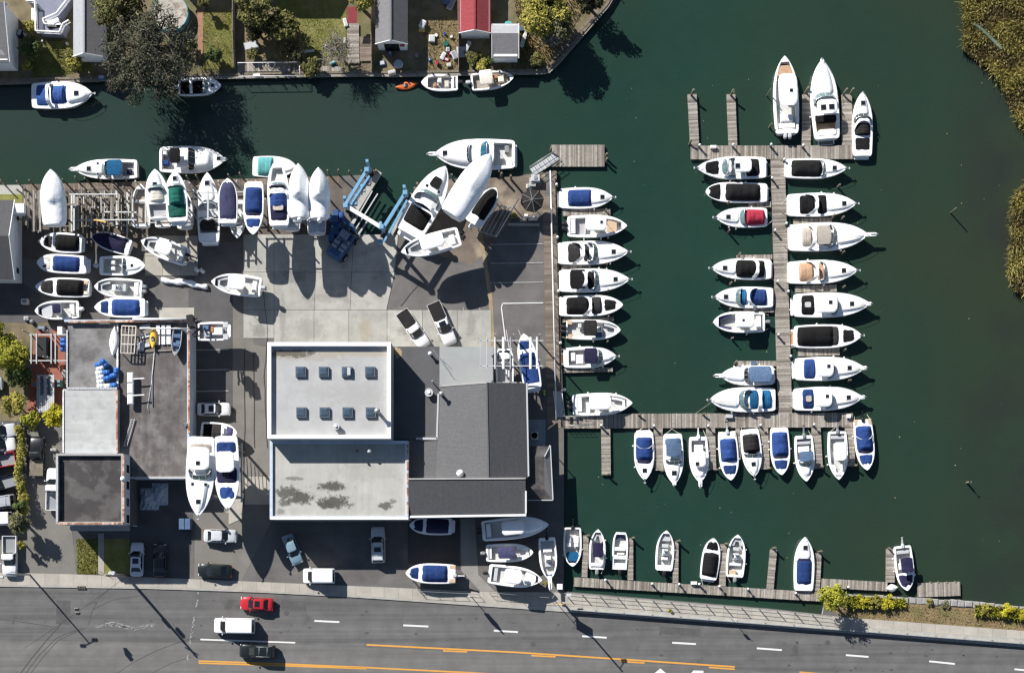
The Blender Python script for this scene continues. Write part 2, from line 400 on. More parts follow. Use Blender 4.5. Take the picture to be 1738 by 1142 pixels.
    def cloth(s, t0, t1, col, wf=.82, h=.4, name='canvas_cover', bows=3, front=.17, r=.05, z0=.05, zfix=None, skirt=.06, keep=False):
        mb = MB(); n, mm = 22, 6; rows = []
        m = M[col]; tops = []
        for i in range(n + 1):
            u = i / n; t = t0 + (t1 - t0) * u; hw = s.half(t, t0, t1, wf, r)
            zb = (s.zs(t) if zfix is None else zfix) + z0
            e = smooth(-.02, .16, u) * (1 - smooth(1 - front, 1.0, u) * .92)
            e *= .94 + .08 * abs(math.sin(u * math.pi * (bows + 1))) ** .5
            row = []
            for j in range(-mm, mm + 1):
                q = j / mm
                w_ = .09 * mnoise.noise(Vector((t * s.L * 1.1 + s.sd, q * 2.2, s.sd))) + .03 * mnoise.noise(Vector((t * s.L * 3 + s.sd, q * 6, s.sd)))
                row.append((t * s.L, q * hw, zb + h * e * (1 - abs(q) ** 2.6) + w_ * (1 - q * q) * (1 if h > .15 else .4)))
            y0 = row[0]; y1 = row[-1]
            row = [(y0[0], y0[1] - .01, y0[2] - skirt)] + row + [(y1[0], y1[1] + .01, y1[2] - skirt)]
            rows.append(row)
        mb.grid(rows, m)
        for rr in (rows[0], rows[-1]):
            mb.face(rr, m)
        return s.part(mb, name)
    def slab(s, t0, t1, wf, z, th, m, name, r=.10, crown=.06, posts=True, ymul=1.0):
        mb = MB(); n = 14; top, bot = [], []
        hm = s.hb((t0 + t1) / 2) * wf
        outline = []
        for i in range(n + 1):
            u = i / n; t = t0 + (t1 - t0) * u
            d = min(u, 1 - u) * (t1 - t0) * s.L; Lr = min(r * s.L, (t1 - t0) * s.L * .3)
            e = 1.0
            if d < Lr: q = 1 - d / Lr; e = .6 + .4 * math.sqrt(max(0, 1 - q * q))
            outline.append((t * s.L, min(hm, s.hb(t) * .95) * e))
        rows = []
        for x, hw in outline:
            rows.append([(x, -hw, z), (x, -hw - .02, z + th * .5), (x, -hw + .05, z + th)] + [(x, q * hw, z + th + crown * (1 - q * q)) for q in (-.6, -.2, .2, .6)] + [(x, hw - .05, z + th), (x, hw + .02, z + th * .5), (x, hw, z)])
        mb.grid(rows, m)
        for rr in (rows[0], rows[-1]): mb.face(rr, m)
        mb.face([(x, -h, z) for x, h in outline] + [(x, h, z) for x, h in outline[::-1]], m)
        o = s.part(mb, name)
        if posts:
            pm = MB()
            for t in (t0 + .12 * (t1 - t0), t1 - .12 * (t1 - t0)):
                for sg in (1, -1):
                    yy = min(hm, s.hb(t) * .95)
                    pm.tube([(t * s.L, sg * yy * .9, z + .02), (t * s.L, sg * min(yy, s.hb(t) * .85), s.zs(t) - .25)], .025, M['metal'], 5)
            s.part(pm, 'top_frame')
        return o
    def add(s, it):
        k = it[0]; L, B = s.L, s.B
        if k == 'o': s.ops.append((it[1], it[2], it[3], it[4] if len(it) > 4 else .6, it[5] if len(it) > 5 else 'sole'))
        elif k == 'c': s.cloth(*it[1:])
        elif k == 'bc': s.cloth(it[1], it[2], it[3], it[4] if len(it) > 4 else .74, .16, 'bow_cover', 1, .3, .05)
        elif k == 'b':   # bimini: cloth stretched over bows, standing on a tube frame
            t0, t1, col, wf, h = it[1:6]
            z = s.zs((t0 + t1) / 2)
            s.slab(t0, t1, wf, z + h, .02, M[col], 'bimini_top', .03, .10)
        elif k == 'h':
            t0, t1, wf, h = it[1:5]; col = it[5] if len(it) > 5 else 'white'
            s.slab(t0, t1, wf, s.zs((t0 + t1) / 2) + h, .08, M[col], 'hardtop', it[6] if len(it) > 6 else .06, .07)
        elif k == 'w':
            t0, t1, wf = it[1:4]; h = it[4] if len(it) > 4 else .5
            mb = MB(); fr = MB(); rows = []; n = 12
            for i in range(n + 1):
                a = -math.pi / 2 + math.pi * i / n
                c, sn = math.cos(a), math.sin(a)
                c = c ** .6 if c > 0 else 0
                x0 = (t0 + (t1 - t0) * c) * L; y0 = s.hb(t0) * wf * math.copysign(abs(sn) ** .8, sn)
                x1 = x0 - h * .95 * c - .03; y1 = y0 * (1 - .10 * h)
                tt = t0 + (t1 - t0) * c; zb = max(s.zs(tt) + .06 + .05 * B * (1 - sn * sn) * .6, s.dz(tt, y0) if s.tk else 0)
                rows.append([(x0, y0, zb), (x1, y1, zb + h)])
            mb.grid(rows, M[it[5]] if len(it) > 5 else M['glass'])
            o = s.part(mb, 'windshield')
            fr.tube([r[1] for r in rows], .035, M['metal'], 5)
            for i in (2, 4, 6, 8, 10): fr.tube([rows[i][0], rows[i][1]], .022, M['metal'], 4)
            s.part(fr, 'windshield_frame', o)
            # dark dash below the glass
            db = MB(); zz = s.zs(t0) + .075
            pts = [(r[0][0] - .05, r[0][1] * .94) for r in rows]
            db.prism(pts, zz - .05, zz + .05 * B * .5 + .03, M['lgrey']); s.part(db, 'dashboard')
        elif k == 'a':
            t, sw, wf, h = it[1:5]; col = it[5] if len(it) > 5 else 'white'; wd = it[6] if len(it) > 6 else .56
            mb = MB(); y = s.hb(t) * wf; z0 = s.zs(t); rings = []
            for i in range(13):
                q = -1 + 2 * i / 12; aq = abs(q)
                zz = z0 + h * (1 - aq ** 5)
                x = (t - sw * aq ** 3.5) * L; yy = q * y if aq < .999 else q * y
                w2 = wd * (1 - .35 * (1 - aq) ** 2)
                rings.append([(x - w2 / 2, yy, zz - .07), (x + w2 / 2, yy, zz - .07), (x + w2 / 2 - .04, yy, zz + .05), (x - w2 / 2 + .04, yy, zz + .05)])
            mb.loft(rings, M[col], smooth=False); o = s.part(mb, 'radar_arch')
            if len(it) > 7:
                d = MB(); d.loft([ell(t * L, 0, .3, .3, z0 + h + .04), ell(t * L, 0, .32, .32, z0 + h + .12), ell(t * L, 0, .2, .2, z0 + h + .2)], M['white']); s.part(d, 'radar_dome', o)
        elif k == 'k':
            t = it[1]; y = it[2] if len(it) > 2 else 0; sz = it[3] if len(it) > 3 else .27
            z = s.zs(t) + it[4] + .15 if len(it) > 4 else s.dz(t, y) + .01
            mb = MB(); mb.box(t * L - sz - .04, t * L + sz + .04, y - sz - .04, y + sz + .04, z - .06, z + .03, M['lgrey'])
            o = s.part(mb, 'hatch'); g = MB(); g.box(t * L - sz, t * L + sz, y - sz, y + sz, z + .031, z + .05, M['dglass']); s.part(g, 'hatch_pane', o)
        elif k == 'tr':
            t0, t1, wf, h = it[1:5]; s.tk.append(it[1:5]); mb = MB(); rows = []; n = 14
            for i in range(n + 1):
                u = i / n; t = t0 + (t1 - t0) * u; hw = s.half(t, t0, t1, wf, .06)
                hw = min(hw, max(.05, s.hb(t) - .12))
                z = s.zs(t) + .02; cr = .05 * B
                e = h * (1 - smooth(.75, 1.0, u))
                rows.append([(t * L, -hw, z), (t * L, -hw * .92, z + e * .8 + cr * .3)] + [(t * L, hw * q * .92, z + e + cr * (1 - q * q * .7)) for q in (-.6, -.2, .2, .6)] + [(t * L, hw * .92, z + e * .8 + cr * .3), (t * L, hw, z)])
            mb.grid(rows, s.hullc); mb.face(rows[0], s.hullc); mb.face(rows[-1], s.hullc); s.part(mb, 'cabin_top')
        elif k == 'p':
            t0, t1, wf, col = it[1:5]; z = it[5] if len(it) > 5 else .06; nm = it[6] if len(it) > 6 else 'cushion'
            mb = MB(); zz = s.zs((t0 + t1) / 2) + z
            pts = [(t * L, -s.half(t, t0, t1, wf, .03)) for t in [t0 + (t1 - t0) * i / 8 for i in range(9)]]
            pts += [(x, -y) for x, y in pts[::-1]]
            mb.prism(pts, zz - .12, zz + .06, M[col]); s.part(mb, nm)
        elif k == 'U':   # U-shaped bow seat
            t0, t1, wf, col = it[1:5]; mb = MB(); zz = s.zs(t0) - (it[5] if len(it) > 5 else .12)
            ts_ = [t0 + (t1 - t0) * i / 8 for i in range(9)]
            for sg in (1, -1):
                rows = [[(t * L, sg * s.hb(t) * wf, zz), (t * L, sg * max(.03, s.hb(t) * wf - .42), zz), (t * L, sg * max(.03, s.hb(t) * wf - .42), zz - .3)] for t in ts_]
                mb.grid(rows, M[col], smooth=False)
            e = t1 * L; mb.box(e - .35, e, -s.hb(t1) * wf, s.hb(t1) * wf, zz - .3, zz + .005, M[col])
            s.part(mb, 'bow_seat')
        elif k == 's':
            t, y, lx, ly, z0, z1, col = it[1:8]; nm = it[8] if len(it) > 8 else 'seat'
            mb = MB(); zz = s.zs(t); mb.cbox(t * L, y, lx, ly, zz + z0, zz + z1, M[col]); s.part(mb, nm)
        elif k == 'con':   # console with screen and wheel, sole to chest height
            t = it[1]; mb = MB(); zz = s.zs(t) - .6
            mb.loft([[(t * L - .45, -.38, zz), (t * L + .5, -.38, zz), (t * L + .5, .38, zz), (t * L - .45, .38, zz)], [(t * L - .35, -.36, zz + .95), (t * L + .35, -.34, zz + .95), (t * L + .35, .34, zz + .95), (t * L - .35, .36, zz + .95)], [(t * L - .1, -.3, zz + 1.15), (t * L + .2, -.3, zz + 1.15), (t * L + .2, .3, zz + 1.15), (t * L - .1, .3, zz + 1.15)]], M[it[2] if len(it) > 2 else 'white'], smooth=False)
            o = s.part(mb, 'console'); g = MB(); g.face([(t * L + .36, -.32, zz + .9), (t * L + .36, .32, zz + .9), (t * L + .12, .28, zz + 1.45), (t * L + .12, -.28, zz + 1.45)], M['glass']); s.part(g, 'console_screen', o)
            g = MB(); g.tube([(t * L - .42, .18 * math.cos(a), zz + .95 + .18 * math.sin(a)) for a in [k_ * math.pi / 5 for k_ in range(11)]], .02, M['dark'], 4); s.part(g, 'steering_wheel', o)
        elif k == 'm':
            n = it[1]; col = it[2]; tilt = it[3] if len(it) > 3 else 0; y0 = it[4] if len(it) > 4 else 0
            for i in range(n):
                y = y0 + (i - (n - 1) / 2) * .62; zt = s.zs(0) * .9
                mb = MB(); c = M[col]
                if tilt:   # swung up: cowl forward over the transom, leg pointing aft
                    mb.loft([ell(-.05, y, .05, .1, zt - .1, 10), ell(.0, y, .28, .2, zt + .05, 10, 3), ell(.05, y, .34, .24, zt + .32, 10, 3), ell(.08, y, .22, .16, zt + .46, 10, 3)], c)
                    o = s.part(mb, 'outboard_motor'); g = MB()
                    g.loft([[(-.15, y - .12, zt - .1), (-.15, y + .12, zt - .1), (-.15, y + .12, zt + .22), (-.15, y - .12, zt + .22)], [(-.95, y - .07, zt + .15), (-.95, y + .07, zt + .15), (-.95, y + .07, zt + .4), (-.95, y - .07, zt + .4)], [(-1.25, y - .09, zt + .2), (-1.25, y + .09, zt + .2), (-1.25, y + .09, zt + .52), (-1.25, y - .09, zt + .52)]], c, smooth=False)
                    g.loft([ell(-1.3, y, .03, .2, zt + .38, 8), ell(-1.36, y, .03, .2, zt + .38, 8)], M['dark'])
                    s.part(g, 'lower_unit', o)
                else:
                    mb.loft([ell(-.42, y, .2, .15, zt - .05, 10), ell(-.42, y, .36, .24, zt + .1, 10, 3), ell(-.40, y, .38, .25, zt + .42, 10, 3), ell(-.36, y, .24, .17, zt + .58, 10, 3)], c)
                    o = s.part(mb, 'outboard_motor'); g = MB(); g.box(-.52, -.28, y - .07, y + .07, -.7, zt, M['dark']); g.box(-.3, .06, y - .14, y + .14, zt - .4, zt - .02, M['dark'])
                    s.part(g, 'lower_unit', o)
        elif k == 'pl':
            d = it[1]; col = it[2] if len(it) > 2 else None; h = s.hb(0) * (it[3] if len(it) > 3 else .96); mb = MB()
            pts = [(0, -h), (-d * .75, -h), (-d, -h * .8), (-d, h * .8), (-d * .75, h), (0, h)]
            mb.prism(pts, .18, .30, s.hullc, bottom=True); o = s.part(mb, 'swim_platform')
            if col:
                g = MB(); n = 6
                for q in range(n): y = -h * .85 + 1.7 * h * q / n; g.box(-d * .85, -.06, y, y + 1.7 * h / n - .02, .302, .32, M[col])
                s.part(g, 'platform_slats', o)
        elif k == 'pu':
            ln = it[1]; z = s.zs(1) + .02; mb = MB(); mb.prism([(L - .5, -.28), (L + ln * .8, -.24), (L + ln, -.14), (L + ln, .14), (L + ln * .8, .24), (L - .5, .28)], z, z + .08, s.hullc, bottom=True); o = s.part(mb, 'bow_pulpit')
            g = MB(); g.box(L + ln * .3, L + ln + .1, -.05, .05, z + .081, z + .16, M['metal']); g.box(L + ln, L + ln + .18, -.1, .1, z - .1, z + .05, M['galv']); s.part(g, 'anchor', o)
        elif k == 'r':
            t0 = it[1] if len(it) > 1 else .5; mb = MB(); h = .45; pt, pb = [], []
            for sg in (1, -1):
                l = [(t * L - .05, sg * max(.06, s.hb(t) - .12), s.zs(t) + .05) for t in [t0 + (1 - t0) * i / 7 for i in range(8)]]
                mb.tube([l[0]] + [(x, y, z + h) for x, y, z in l[1:]], .022, M['metal'], 4)
                for x, y, z in l[1::2]: mb.tube([(x, y, z), (x, y, z + h)], .018, M['metal'], 4)
            s.part(mb, 'bow_rail')
        elif k == 'anc':
            g = MB(); z = s.zs(1); g.box(L - .25, L + .3, -.07, .07, z + .02, z + .1, M['metal']); g.loft([ell(L + .33, 0, .12, .16, z - .02, 8), ell(L + .33, 0, .12, .16, z + .1, 8)], M['lgrey']); s.part(g, 'anchor_roller')
        elif k == 'fl':   # foredeck seam lines: non-skid panels standing 1 cm proud
            t0, t1, wf = it[1:4]; mb = MB()
            for sg in (1, -1):
                rows = []
                for i in range(9):
                    t = t0 + (t1 - t0) * i / 8; h = s.hb(t)
                    z = lambda q: s.dz(t, q * h) + .012
                    rows.append([(t * L, sg * h * .08, z(.08)), (t * L, sg * h * wf * .5, z(wf * .5)), (t * L, sg * h * wf, z(wf))])
                mb.grid(rows, M['offw'])
            s.part(mb, 'nonskid_panel')
        elif k == 'fen':
            for t, sg in it[1]:
                g = MB(); y = sg * (s.hb(t) + .14); z = s.zs(t)
                g.loft([ell(t * L, y, .04, .04, z - .75, 8), ell(t * L, y, .12, .12, z - .65, 8), ell(t * L, y, .12, .12, z - .2, 8), ell(t * L, y, .04, .04, z - .1, 8)], M['offw']); s.part(g, 'fender')
        elif k == 'wrap':   # shrink wrap tent: pitched film from gunwale to a ridge
            pk, h = it[1], it[2]; mb = MB(); rows = []; n = 26; lowt = it[3] if len(it) > 3 else .36
            for i in range(n + 1):
                t = i / n; hw = s.hb(t) + .05; z = s.zs(t)
                if t < pk - .12: e = lowt + .12 * (t / max(.01, pk - .12))
                else: e = (lowt + .12) + (1 - lowt - .12) * smooth(pk - .12, pk - .03, t)
                if t > pk: e = 1 - .85 * ((t - pk) / (1 - pk)) ** 1.3
                zr = z + h * e
                row = [(t * L, -hw, z - .35), (t * L, -hw, z + .02)]
                for q in (-.82, -.55, -.28, 0, .28, .55, .82):
                    f = (1 - abs(q)) ** (.62 if t > pk - .08 else .5)
                    zz = z + (zr - z) * min(1, f * (1.0 if t > pk - .08 else 1.25)) + .06 * mnoise.noise(Vector((t * L * .9 + s.sd, q * 3, s.sd)))
                    row.append((t * L, q * hw, zz))
                row += [(t * L, hw, z + .02), (t * L, hw, z - .35)]
                rows.append(row)
            mb.grid(rows, M['wrap'], smooth=True); mb.face(rows[0], M['wrap']); mb.face(rows[-1], M['wrap'])
            o = s.part(mb, 'shrink_wrap')
            if len(it) > 4 and it[4]:
                g = MB(); zt = s.zs(0); g.loft([ell(-.25, 0, .2, .22, zt - .3, 10), ell(-.25, 0, .36, .3, zt, 10, 3), ell(-.2, 0, .36, .28, zt + .5, 10, 3), ell(-.15, 0, .2, .16, zt + .72, 10, 3)], M['wrap']); s.part(g, 'wrapped_motor')
            return

def boat(label, stern, bow, w, *items, **kw):
    b = Boat(label, stern, bow, w, **kw)
    b.hull()
    for it in items:
        if it[0] == 'o': b.add(it)
    b.deck()
    g_ = kw.get('group') or ''
    if not kw.get('ashore') and g_ in (G1, G2, G3, G4):
        rr = random.Random(int(stern[0] * 7 + stern[1])); z = b.zs(0) + .04
        for sg in (1, -1):
            y = sg * b.hb(.05) * .92; e = Vector((-rr.uniform(.5, .9), y * rr.uniform(-.2, 1.2), .38)); m_ = MB(); a = Vector((.15, y, z)); m_.tube([a, a.lerp(e, .5) - Vector((0, 0, .12)), e], .028, M['cream' if rr.random() < .6 else 'dark'], 4); m_.build('dock_line', b.root)
        ts_ = [t for t in (.3, .55, .7) if rr.random() < .55]
        for t in ts_: items += (('fen', ((t + rr.uniform(-.05, .05), rr.choice((1, -1))),)),)
        c0 = [i[1] for i in items if i[0] in ('c', 'b')]
        if c0 and .08 <= min(c0) < .25 and rr.random() < .75: items += (('p', .025, min(c0) - .02, rr.uniform(.55, .8), rr.choice(('offw', 'cream', 'lgrey')), .0, 'aft_seat'),)
        if rr.random() < .4: items += (('s', rr.uniform(.62, .7), rr.uniform(-.4, .4), .35, .3, .12, .3, rr.choice(('offw', 'lgrey', 'steel')), 'deck_box'),) if any(i[0] == 'tr' for i in items) else ()
    for it in sorted((i for i in items if i[0] != 'o'), key=lambda i: i[0] != 'tr'): b.add(it)
    return b

# ------------------------------------------------------------------ water and land
def struct(mb, name, **k): return tag(mb.build(name, **k), kind='structure')
_cnt = [0]
def sheet(name, pts, z, m, parent=None):
    if parent is None and name != 'road': _cnt[0] += 1; z += _cnt[0] * .0012
    mb = MB(); q = [P(x, y, z) for x, y in pts]
    a = sum(q[i].x * q[(i + 1) % len(q)].y - q[(i + 1) % len(q)].x * q[i].y for i in range(len(q)))
    mb.face(q if a > 0 else q[::-1], m)
    o = mb.build(name, parent)
    if parent is None: tag(o, kind='structure')
    return o

wm = bpy.data.materials.new('harbour_water'); wm.use_nodes = True
nt = wm.node_tree; N = nt.nodes; b_ = N['Principled BSDF']
geo = N.new('ShaderNodeNewGeometry')
def _noise(sc, det=4, vec=None):
    t = N.new('ShaderNodeTexNoise'); t.inputs['Scale'].default_value = sc; t.inputs['Detail'].default_value = det
    nt.links.new(vec or geo.outputs['Position'], t.inputs['Vector']); return t.outputs['Fac']
def _map(s, a, b, c, d):
    r = N.new('ShaderNodeMapRange'); nt.links.new(s, r.inputs[0])
    for i, v in enumerate((a, b, c, d)): r.inputs[i + 1].default_value = v
    return r.outputs[0]
def _mix(f, a, b):
    x = N.new('ShaderNodeMix'); x.data_type = 'RGBA'; nt.links.new(f, x.inputs[0])
    for s, v in ((x.inputs[6], a), (x.inputs[7], b)):
        if isinstance(v, tuple): s.default_value = (*v, 1)
        else: nt.links.new(v, s)
    return x.outputs[2]
def _mth(op, a, b):
    x = N.new('ShaderNodeMath'); x.operation = op
    for s, v in ((x.inputs[0], a), (x.inputs[1], b)):
        if isinstance(v, (int, float)): s.default_value = v
        else: nt.links.new(v, s)
    return x.outputs[0]
sep = N.new('ShaderNodeSeparateXYZ'); nt.links.new(geo.outputs['Position'], sep.inputs[0])
green = _mix(_map(_noise(.05, 3), .3, .7, 0, 1), (.0115, .036, .0265), (.016, .043, .030))
green = _mix(_map(_noise(.5, 5), .35, .75, 0, .35), green, (.020, .046, .036))
# silt stirred up in the eastern shallows and along the canal
silt = _mth('ADD', _map(sep.outputs['X'], 34, 72, 0, .75), _mth('MULTIPLY', _map(_noise(.035, 4), .4, .75, 0, 1), .55))
silt = _mth('MINIMUM', silt, .9)
col = _mix(silt, green, (.027, .037, .021))
bank = _mth('MULTIPLY', _map(sep.outputs['X'], 58, 70, 0, 1), _map(_noise(.09, 4), .42, .62, 0, 1))
col = _mix(bank, col, (.021, .024, .023))
canal = _mth('MULTIPLY', _map(sep.outputs['Y'], 54, 62, 0, 1), _map(sep.outputs['X'], 10, -20, 0, 1))
col = _mix(_mth('MULTIPLY', canal, .6), col, (.028, .040, .036))
nt.links.new(col, b_.inputs['Base Color'])
b_.inputs['Roughness'].default_value = .12; b_.inputs['IOR'].default_value = 1.33
mp = N.new('ShaderNodeMapping'); mp.inputs['Rotation'].default_value = (0, 0, .6); mp.inputs['Scale'].default_value = (1, 1.9, 1)
nt.links.new(geo.outputs['Position'], mp.inputs[0])
bp = N.new('ShaderNodeBump'); bp.inputs['Strength'].default_value = .35; bp.inputs['Distance'].default_value = .06
nt.links.new(_noise(2.2, 3, mp.outputs[0]), bp.inputs['Height']); nt.links.new(bp.outputs[0], b_.inputs['Normal'])
mb = MB(); mb.face([(-220, -160, WL), (240, -160, WL), (240, 260, WL), (-220, 260, WL)], wm); struct(mb, 'water')

def land(name, pts, m, ms, z=0.0):
    mb = MB(); mb.prism([P(x, y, z) for x, y in pts], -4, z, m, ms); return struct(mb, name)
YARD = [(-700, 318), (38, 314), (200, 309), (400, 304), (578, 299), (637, 296), (612, 340), (596, 372), (592, 394), (612, 412), (645, 429), (656, 408), (690, 347), (706, 319),
        (740, 307), (765, 304), (870, 304), (892, 296), (944, 290), (948, 420), (953, 600), (957, 735), (957, 1003), (1100, 1015), (1300, 1031.5), (1396, 1042), (1403, 1008), (1437, 1009), (1500, 1012),
        (1560, 1015), (1650, 1021), (1738, 1031), (2700, 1140), (2700, 2200), (-700, 2200)]
land('yard_ground', YARD, M['asphalt'], M['gwall'])
NORTH = [(-700, 146), (0, 141), (100, 138), (170, 136), (300, 133), (400, 131), (512, 128), (632, 127), (668, 128), (800, 125), (930, 123), (948, 106), (1030, 12), (1046, -20), (1150, -200), (1400, -700), (-700, -700)]
land('backyard_ground', NORTH, M['dirt'], M['gwall'])
MARSH = [(1700, -700), (1650, -120), (1637, -40), (1637, 84), (1652, 94), (1680, 113), (1700, 140), (1712, 166), (1728, 202), (1748, 225), (1770, 262), (1745, 305), (1725, 322), (1714, 360), (1717, 400), (1712, 465), (1722, 490), (1745, 498), (1790, 540), (1830, 640), (2000, 800), (2700, 900), (2700, -700)]
mm_ = mat('marsh_mud', (.075, .062, .038), .9, nz=(.5, .25), bump=(4, .5, .1))
land('marsh_ground', MARSH, mm_, mm_, -.48)

# ------------------------------------------------------------------ yard surfaces
sheet('driveway', [(331, 470), (430, 470), (430, 585), (458, 590), (462, 880), (410, 985), (330, 982), (331, 810)], .004, M['tan_asphalt'])
sheet('driveway', [(655, 470), (700, 380), (935, 380), (946, 580), (900, 600), (835, 600), (835, 526), (657, 526)], .004, M['asphalt'])
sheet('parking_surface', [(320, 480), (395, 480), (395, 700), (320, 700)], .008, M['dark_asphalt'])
sheet('driveway', [(50, 700), (100, 700), (130, 974), (-10, 970), (30, 800)], .004, M['tan_asphalt'])
sheet('boardwalk_ground', [(38, 315), (578, 300), (594, 318), (582, 362), (560, 400), (240, 420), (60, 440), (38, 440)], .004, mat('brown_dirt_yard', (.115, .098, .082), .95, nz=(.6, .25), bump=(8, .5, .03)))  # brown ground under the racks, darker than the open dirt
sheet('quay_ground', [(706, 321), (765, 306), (890, 299), (925, 294), (925, 360), (870, 372), (835, 420), (800, 450), (700, 420)], .004, mat('quay_soil', (.15, .12, .095), .95, nz=(.5, .25), nz2=(.3, .5, .65, (.27, .22, .16))))
sheet('brick_path', [(50, 560), (110, 560), (110, 700), (40, 700)], .004, M['brick'])
sheet('dirt', [(38, 500), (100, 545), (60, 560), (45, 700), (20, 720), (-300, 740), (-300, 480), (0, 490)], .004, M['dirt'])
sheet('parking_surface', [(-300, 476), (36, 478), (66, 500), (98, 546), (60, 549), (-300, 538)], .006, M['dark_asphalt'])  # corner asphalt; the house's shade is partly put into its dark colour
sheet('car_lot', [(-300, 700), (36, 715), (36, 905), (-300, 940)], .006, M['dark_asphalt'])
sheet('lawn', [(129, 914), (166, 914), (166, 974), (131, 974)], .006, M['lawn'])
sheet('lawn', [(177, 914), (220, 914), (220, 977), (177, 974)], .006, M['lawn'])
sheet('entrance_path', [(166.5, 905), (176.5, 905), (176.5, 975), (166.5, 973)], .008, M['walk'])
sheet('grass_strip', [(-300, 330), (38, 330), (38, 352), (-300, 352)], .006, M['lawn'])
sheet('sidewalk_strip', [(-300, 316), (38, 314), (38, 330), (-300, 330)], .008, M['concrete'])
sheet('driveway', [(782, 880), (806, 880), (812, 975), (840, 1003), (815, 1003), (783, 968)], .008, mat('driveway_concrete', (.235, .225, .205), .9, nz=(.6, .12)))
sheet('parking_surface', [(692, 880), (780, 880), (780, 966), (692, 956)], .004, mat('south_lot_asphalt', (.055, .053, .054), .9, nz=(.6, .15), bump=(30, .3, .01)))  # asphalt patch darker than the yard around it
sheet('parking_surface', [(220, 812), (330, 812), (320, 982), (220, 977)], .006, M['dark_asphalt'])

# concrete apron: separate slabs with open joints
apron = thing('concrete_apron', None, None); tag(apron, kind='structure')
def slab_(pts, parent, m, z0=-.02, z1=.062, name='concrete_slab', gap=.035):
    q = [P(x, y, z1) for x, y in pts]; c = sum(q, Vector()) / len(q)
    q = [v + (c - v).normalized() * gap for v in q]
    mb = MB(); mb.prism(q, z0, z1, m); return mb.build(name, parent)
cx_ = [465, 533, 595]; 
for a, b in ((398, 462), (462, 526)): slab_([(413, a), (465, a), (465, b), (413, b)], apron, M['concrete'])
for x in (246, 276, 306):
    for y in (400, 434): slab_([(x, y), (x + 30, y), (x + 30, y + 34), (x, y + 34)], apron, M['walk'])
for j, (ya, yb) in enumerate(((398, 462), (462, 526))):
    top = [465, 535, 600 - j * 3, 676 - j * 6]; bot = [465, 534, 597 - j * 3, 670 - j * 14]
    for i in range(3):
        slab_([(top[i], ya), (top[i + 1], ya), (bot[i + 1], yb), (bot[i], yb)], apron, M['concrete'])
for a, b in zip([413, 465, 533, 592, 657, 717, 776], [465, 533, 592, 657, 717, 776, 834]):
    y1 = 574 if a == 413 else 592
    slab_([(a, 526), (b, 526), (b, y1), (a, y1)], apron, M['concrete'])
for a, b, y0, y1 in ((270, 330, 522, 546), (458, 466, 590, 594)):
    if b - a > 20: slab_([(a, y0), (b, y0), (b, y1), (a, y1)], apron, M['walk'])
slab_([(415, 808), (458, 808), (458, 856), (415, 856)], apron, M['walk']); slab_([(388, 828), (412, 812), (412, 880), (388, 890)], apron, M['walk'])
# patches and seams in the quay asphalt
sheet('asphalt_patch', [(812, 392), (818, 392), (836, 505), (840, 590), (834, 590), (829, 505)], .010, mat('ochre_patch', (.28, .215, .13), .9, nz=(1, .2)))
def stripe(pts, wpx, m, z, name, parent=None):
    mb = MB()
    if parent is None: z += .058
    for (x0, y0), (x1, y1) in zip(pts[:-1], pts[1:]):
        a, b = P(x0, y0, z), P(x1, y1, z); d = (b - a).normalized() * .0; u = Vector((-(b - a).y, (b - a).x, 0)).normalized() * wpx / PPM / 2
        mb.face([a - u, b - u, b + u, a + u], m)
    o = mb.build(name, parent)
    if parent is None: tag(o, kind='structure')
    return o
for y in (594, 628, 664): stripe([(333, y), (388, y - 1)], 1.6, M['fadedwhite'], .012, 'parking_line')
for y in (415, 447, 480): stripe([(832, y), (922, y - 1)], 1.7, M['fadedwhite'], .012, 'parking_line')
stripe([(922, 514), (853, 515), (851, 522), (858, 578)], 1.9, M['roadwhite'], .012, 'parking_line')
stripe([(814, 522), (824, 570)], 1.6, M['fadedwhite'], .018, 'parking_line')
stripe([(786, 522), (790, 548)], 1.2, M['fadedwhite'], .018, 'parking_line')
mkc = mat('tar_seam', (.035, .033, .033), .8)
for pts in ([(680, 520), (700, 495), (712, 480)], [(600, 590), (640, 620)], [(415, 590), (415, 700), (414, 860)], [(430, 600), (432, 760)], [(445, 480), (455, 560), (448, 640), (454, 760)], [(240, 640), (246, 700)]):
    pts2 = []
    for (x0, y0), (x1, y1) in zip(pts[:-1], pts[1:]):
        for q in range(6): pts2.append((x0 + (x1 - x0) * q / 6 + random.uniform(-.8, .8), y0 + (y1 - y0) * q / 6 + random.uniform(-.8, .8)))
    pts2.append(pts[-1]); stripe(pts2, .9, mkc, .014, 'tar_seam')

# ------------------------------------------------------------------ road, pavement, kerbs
def interp(tab, x):
    for (x0, y0), (x1, y1) in zip(tab[:-1], tab[1:]):
        if x0 <= x <= x1: return y0 + (y1 - y0) * (x - x0) / (x1 - x0)
    return tab[0][1] if x < tab[0][0] else tab[-1][1]
ROADTOP = [(-700, 979), (0, 995), (260, 999), (440, 1005), (596, 1013), (701, 1020), (860, 1031), (960, 1038), (1060, 1045), (1300, 1063), (1738, 1098), (2700, 1180)]
WALKTOP = [(-700, 955), (0, 971), (128, 974), (220, 978), (320, 982), (440, 987), (673, 997), (800, 1003), (957, 1005), (1300, 1033), (1434, 1047), (1738, 1070), (2700, 1145)]
WALKBOT = [(-700, 976), (0, 992), (260, 996), (440, 1002), (596, 1010), (701, 1017), (860, 1027), (957, 1027), (1290, 1052), (1738, 1084), (2700, 1165)]
road = sheet('road', ROADTOP + [(2700, 2000), (-700, 2000)], .004, M['road'])
side = thing('sidewalk', None, None); tag(side, kind='structure')
x = -140
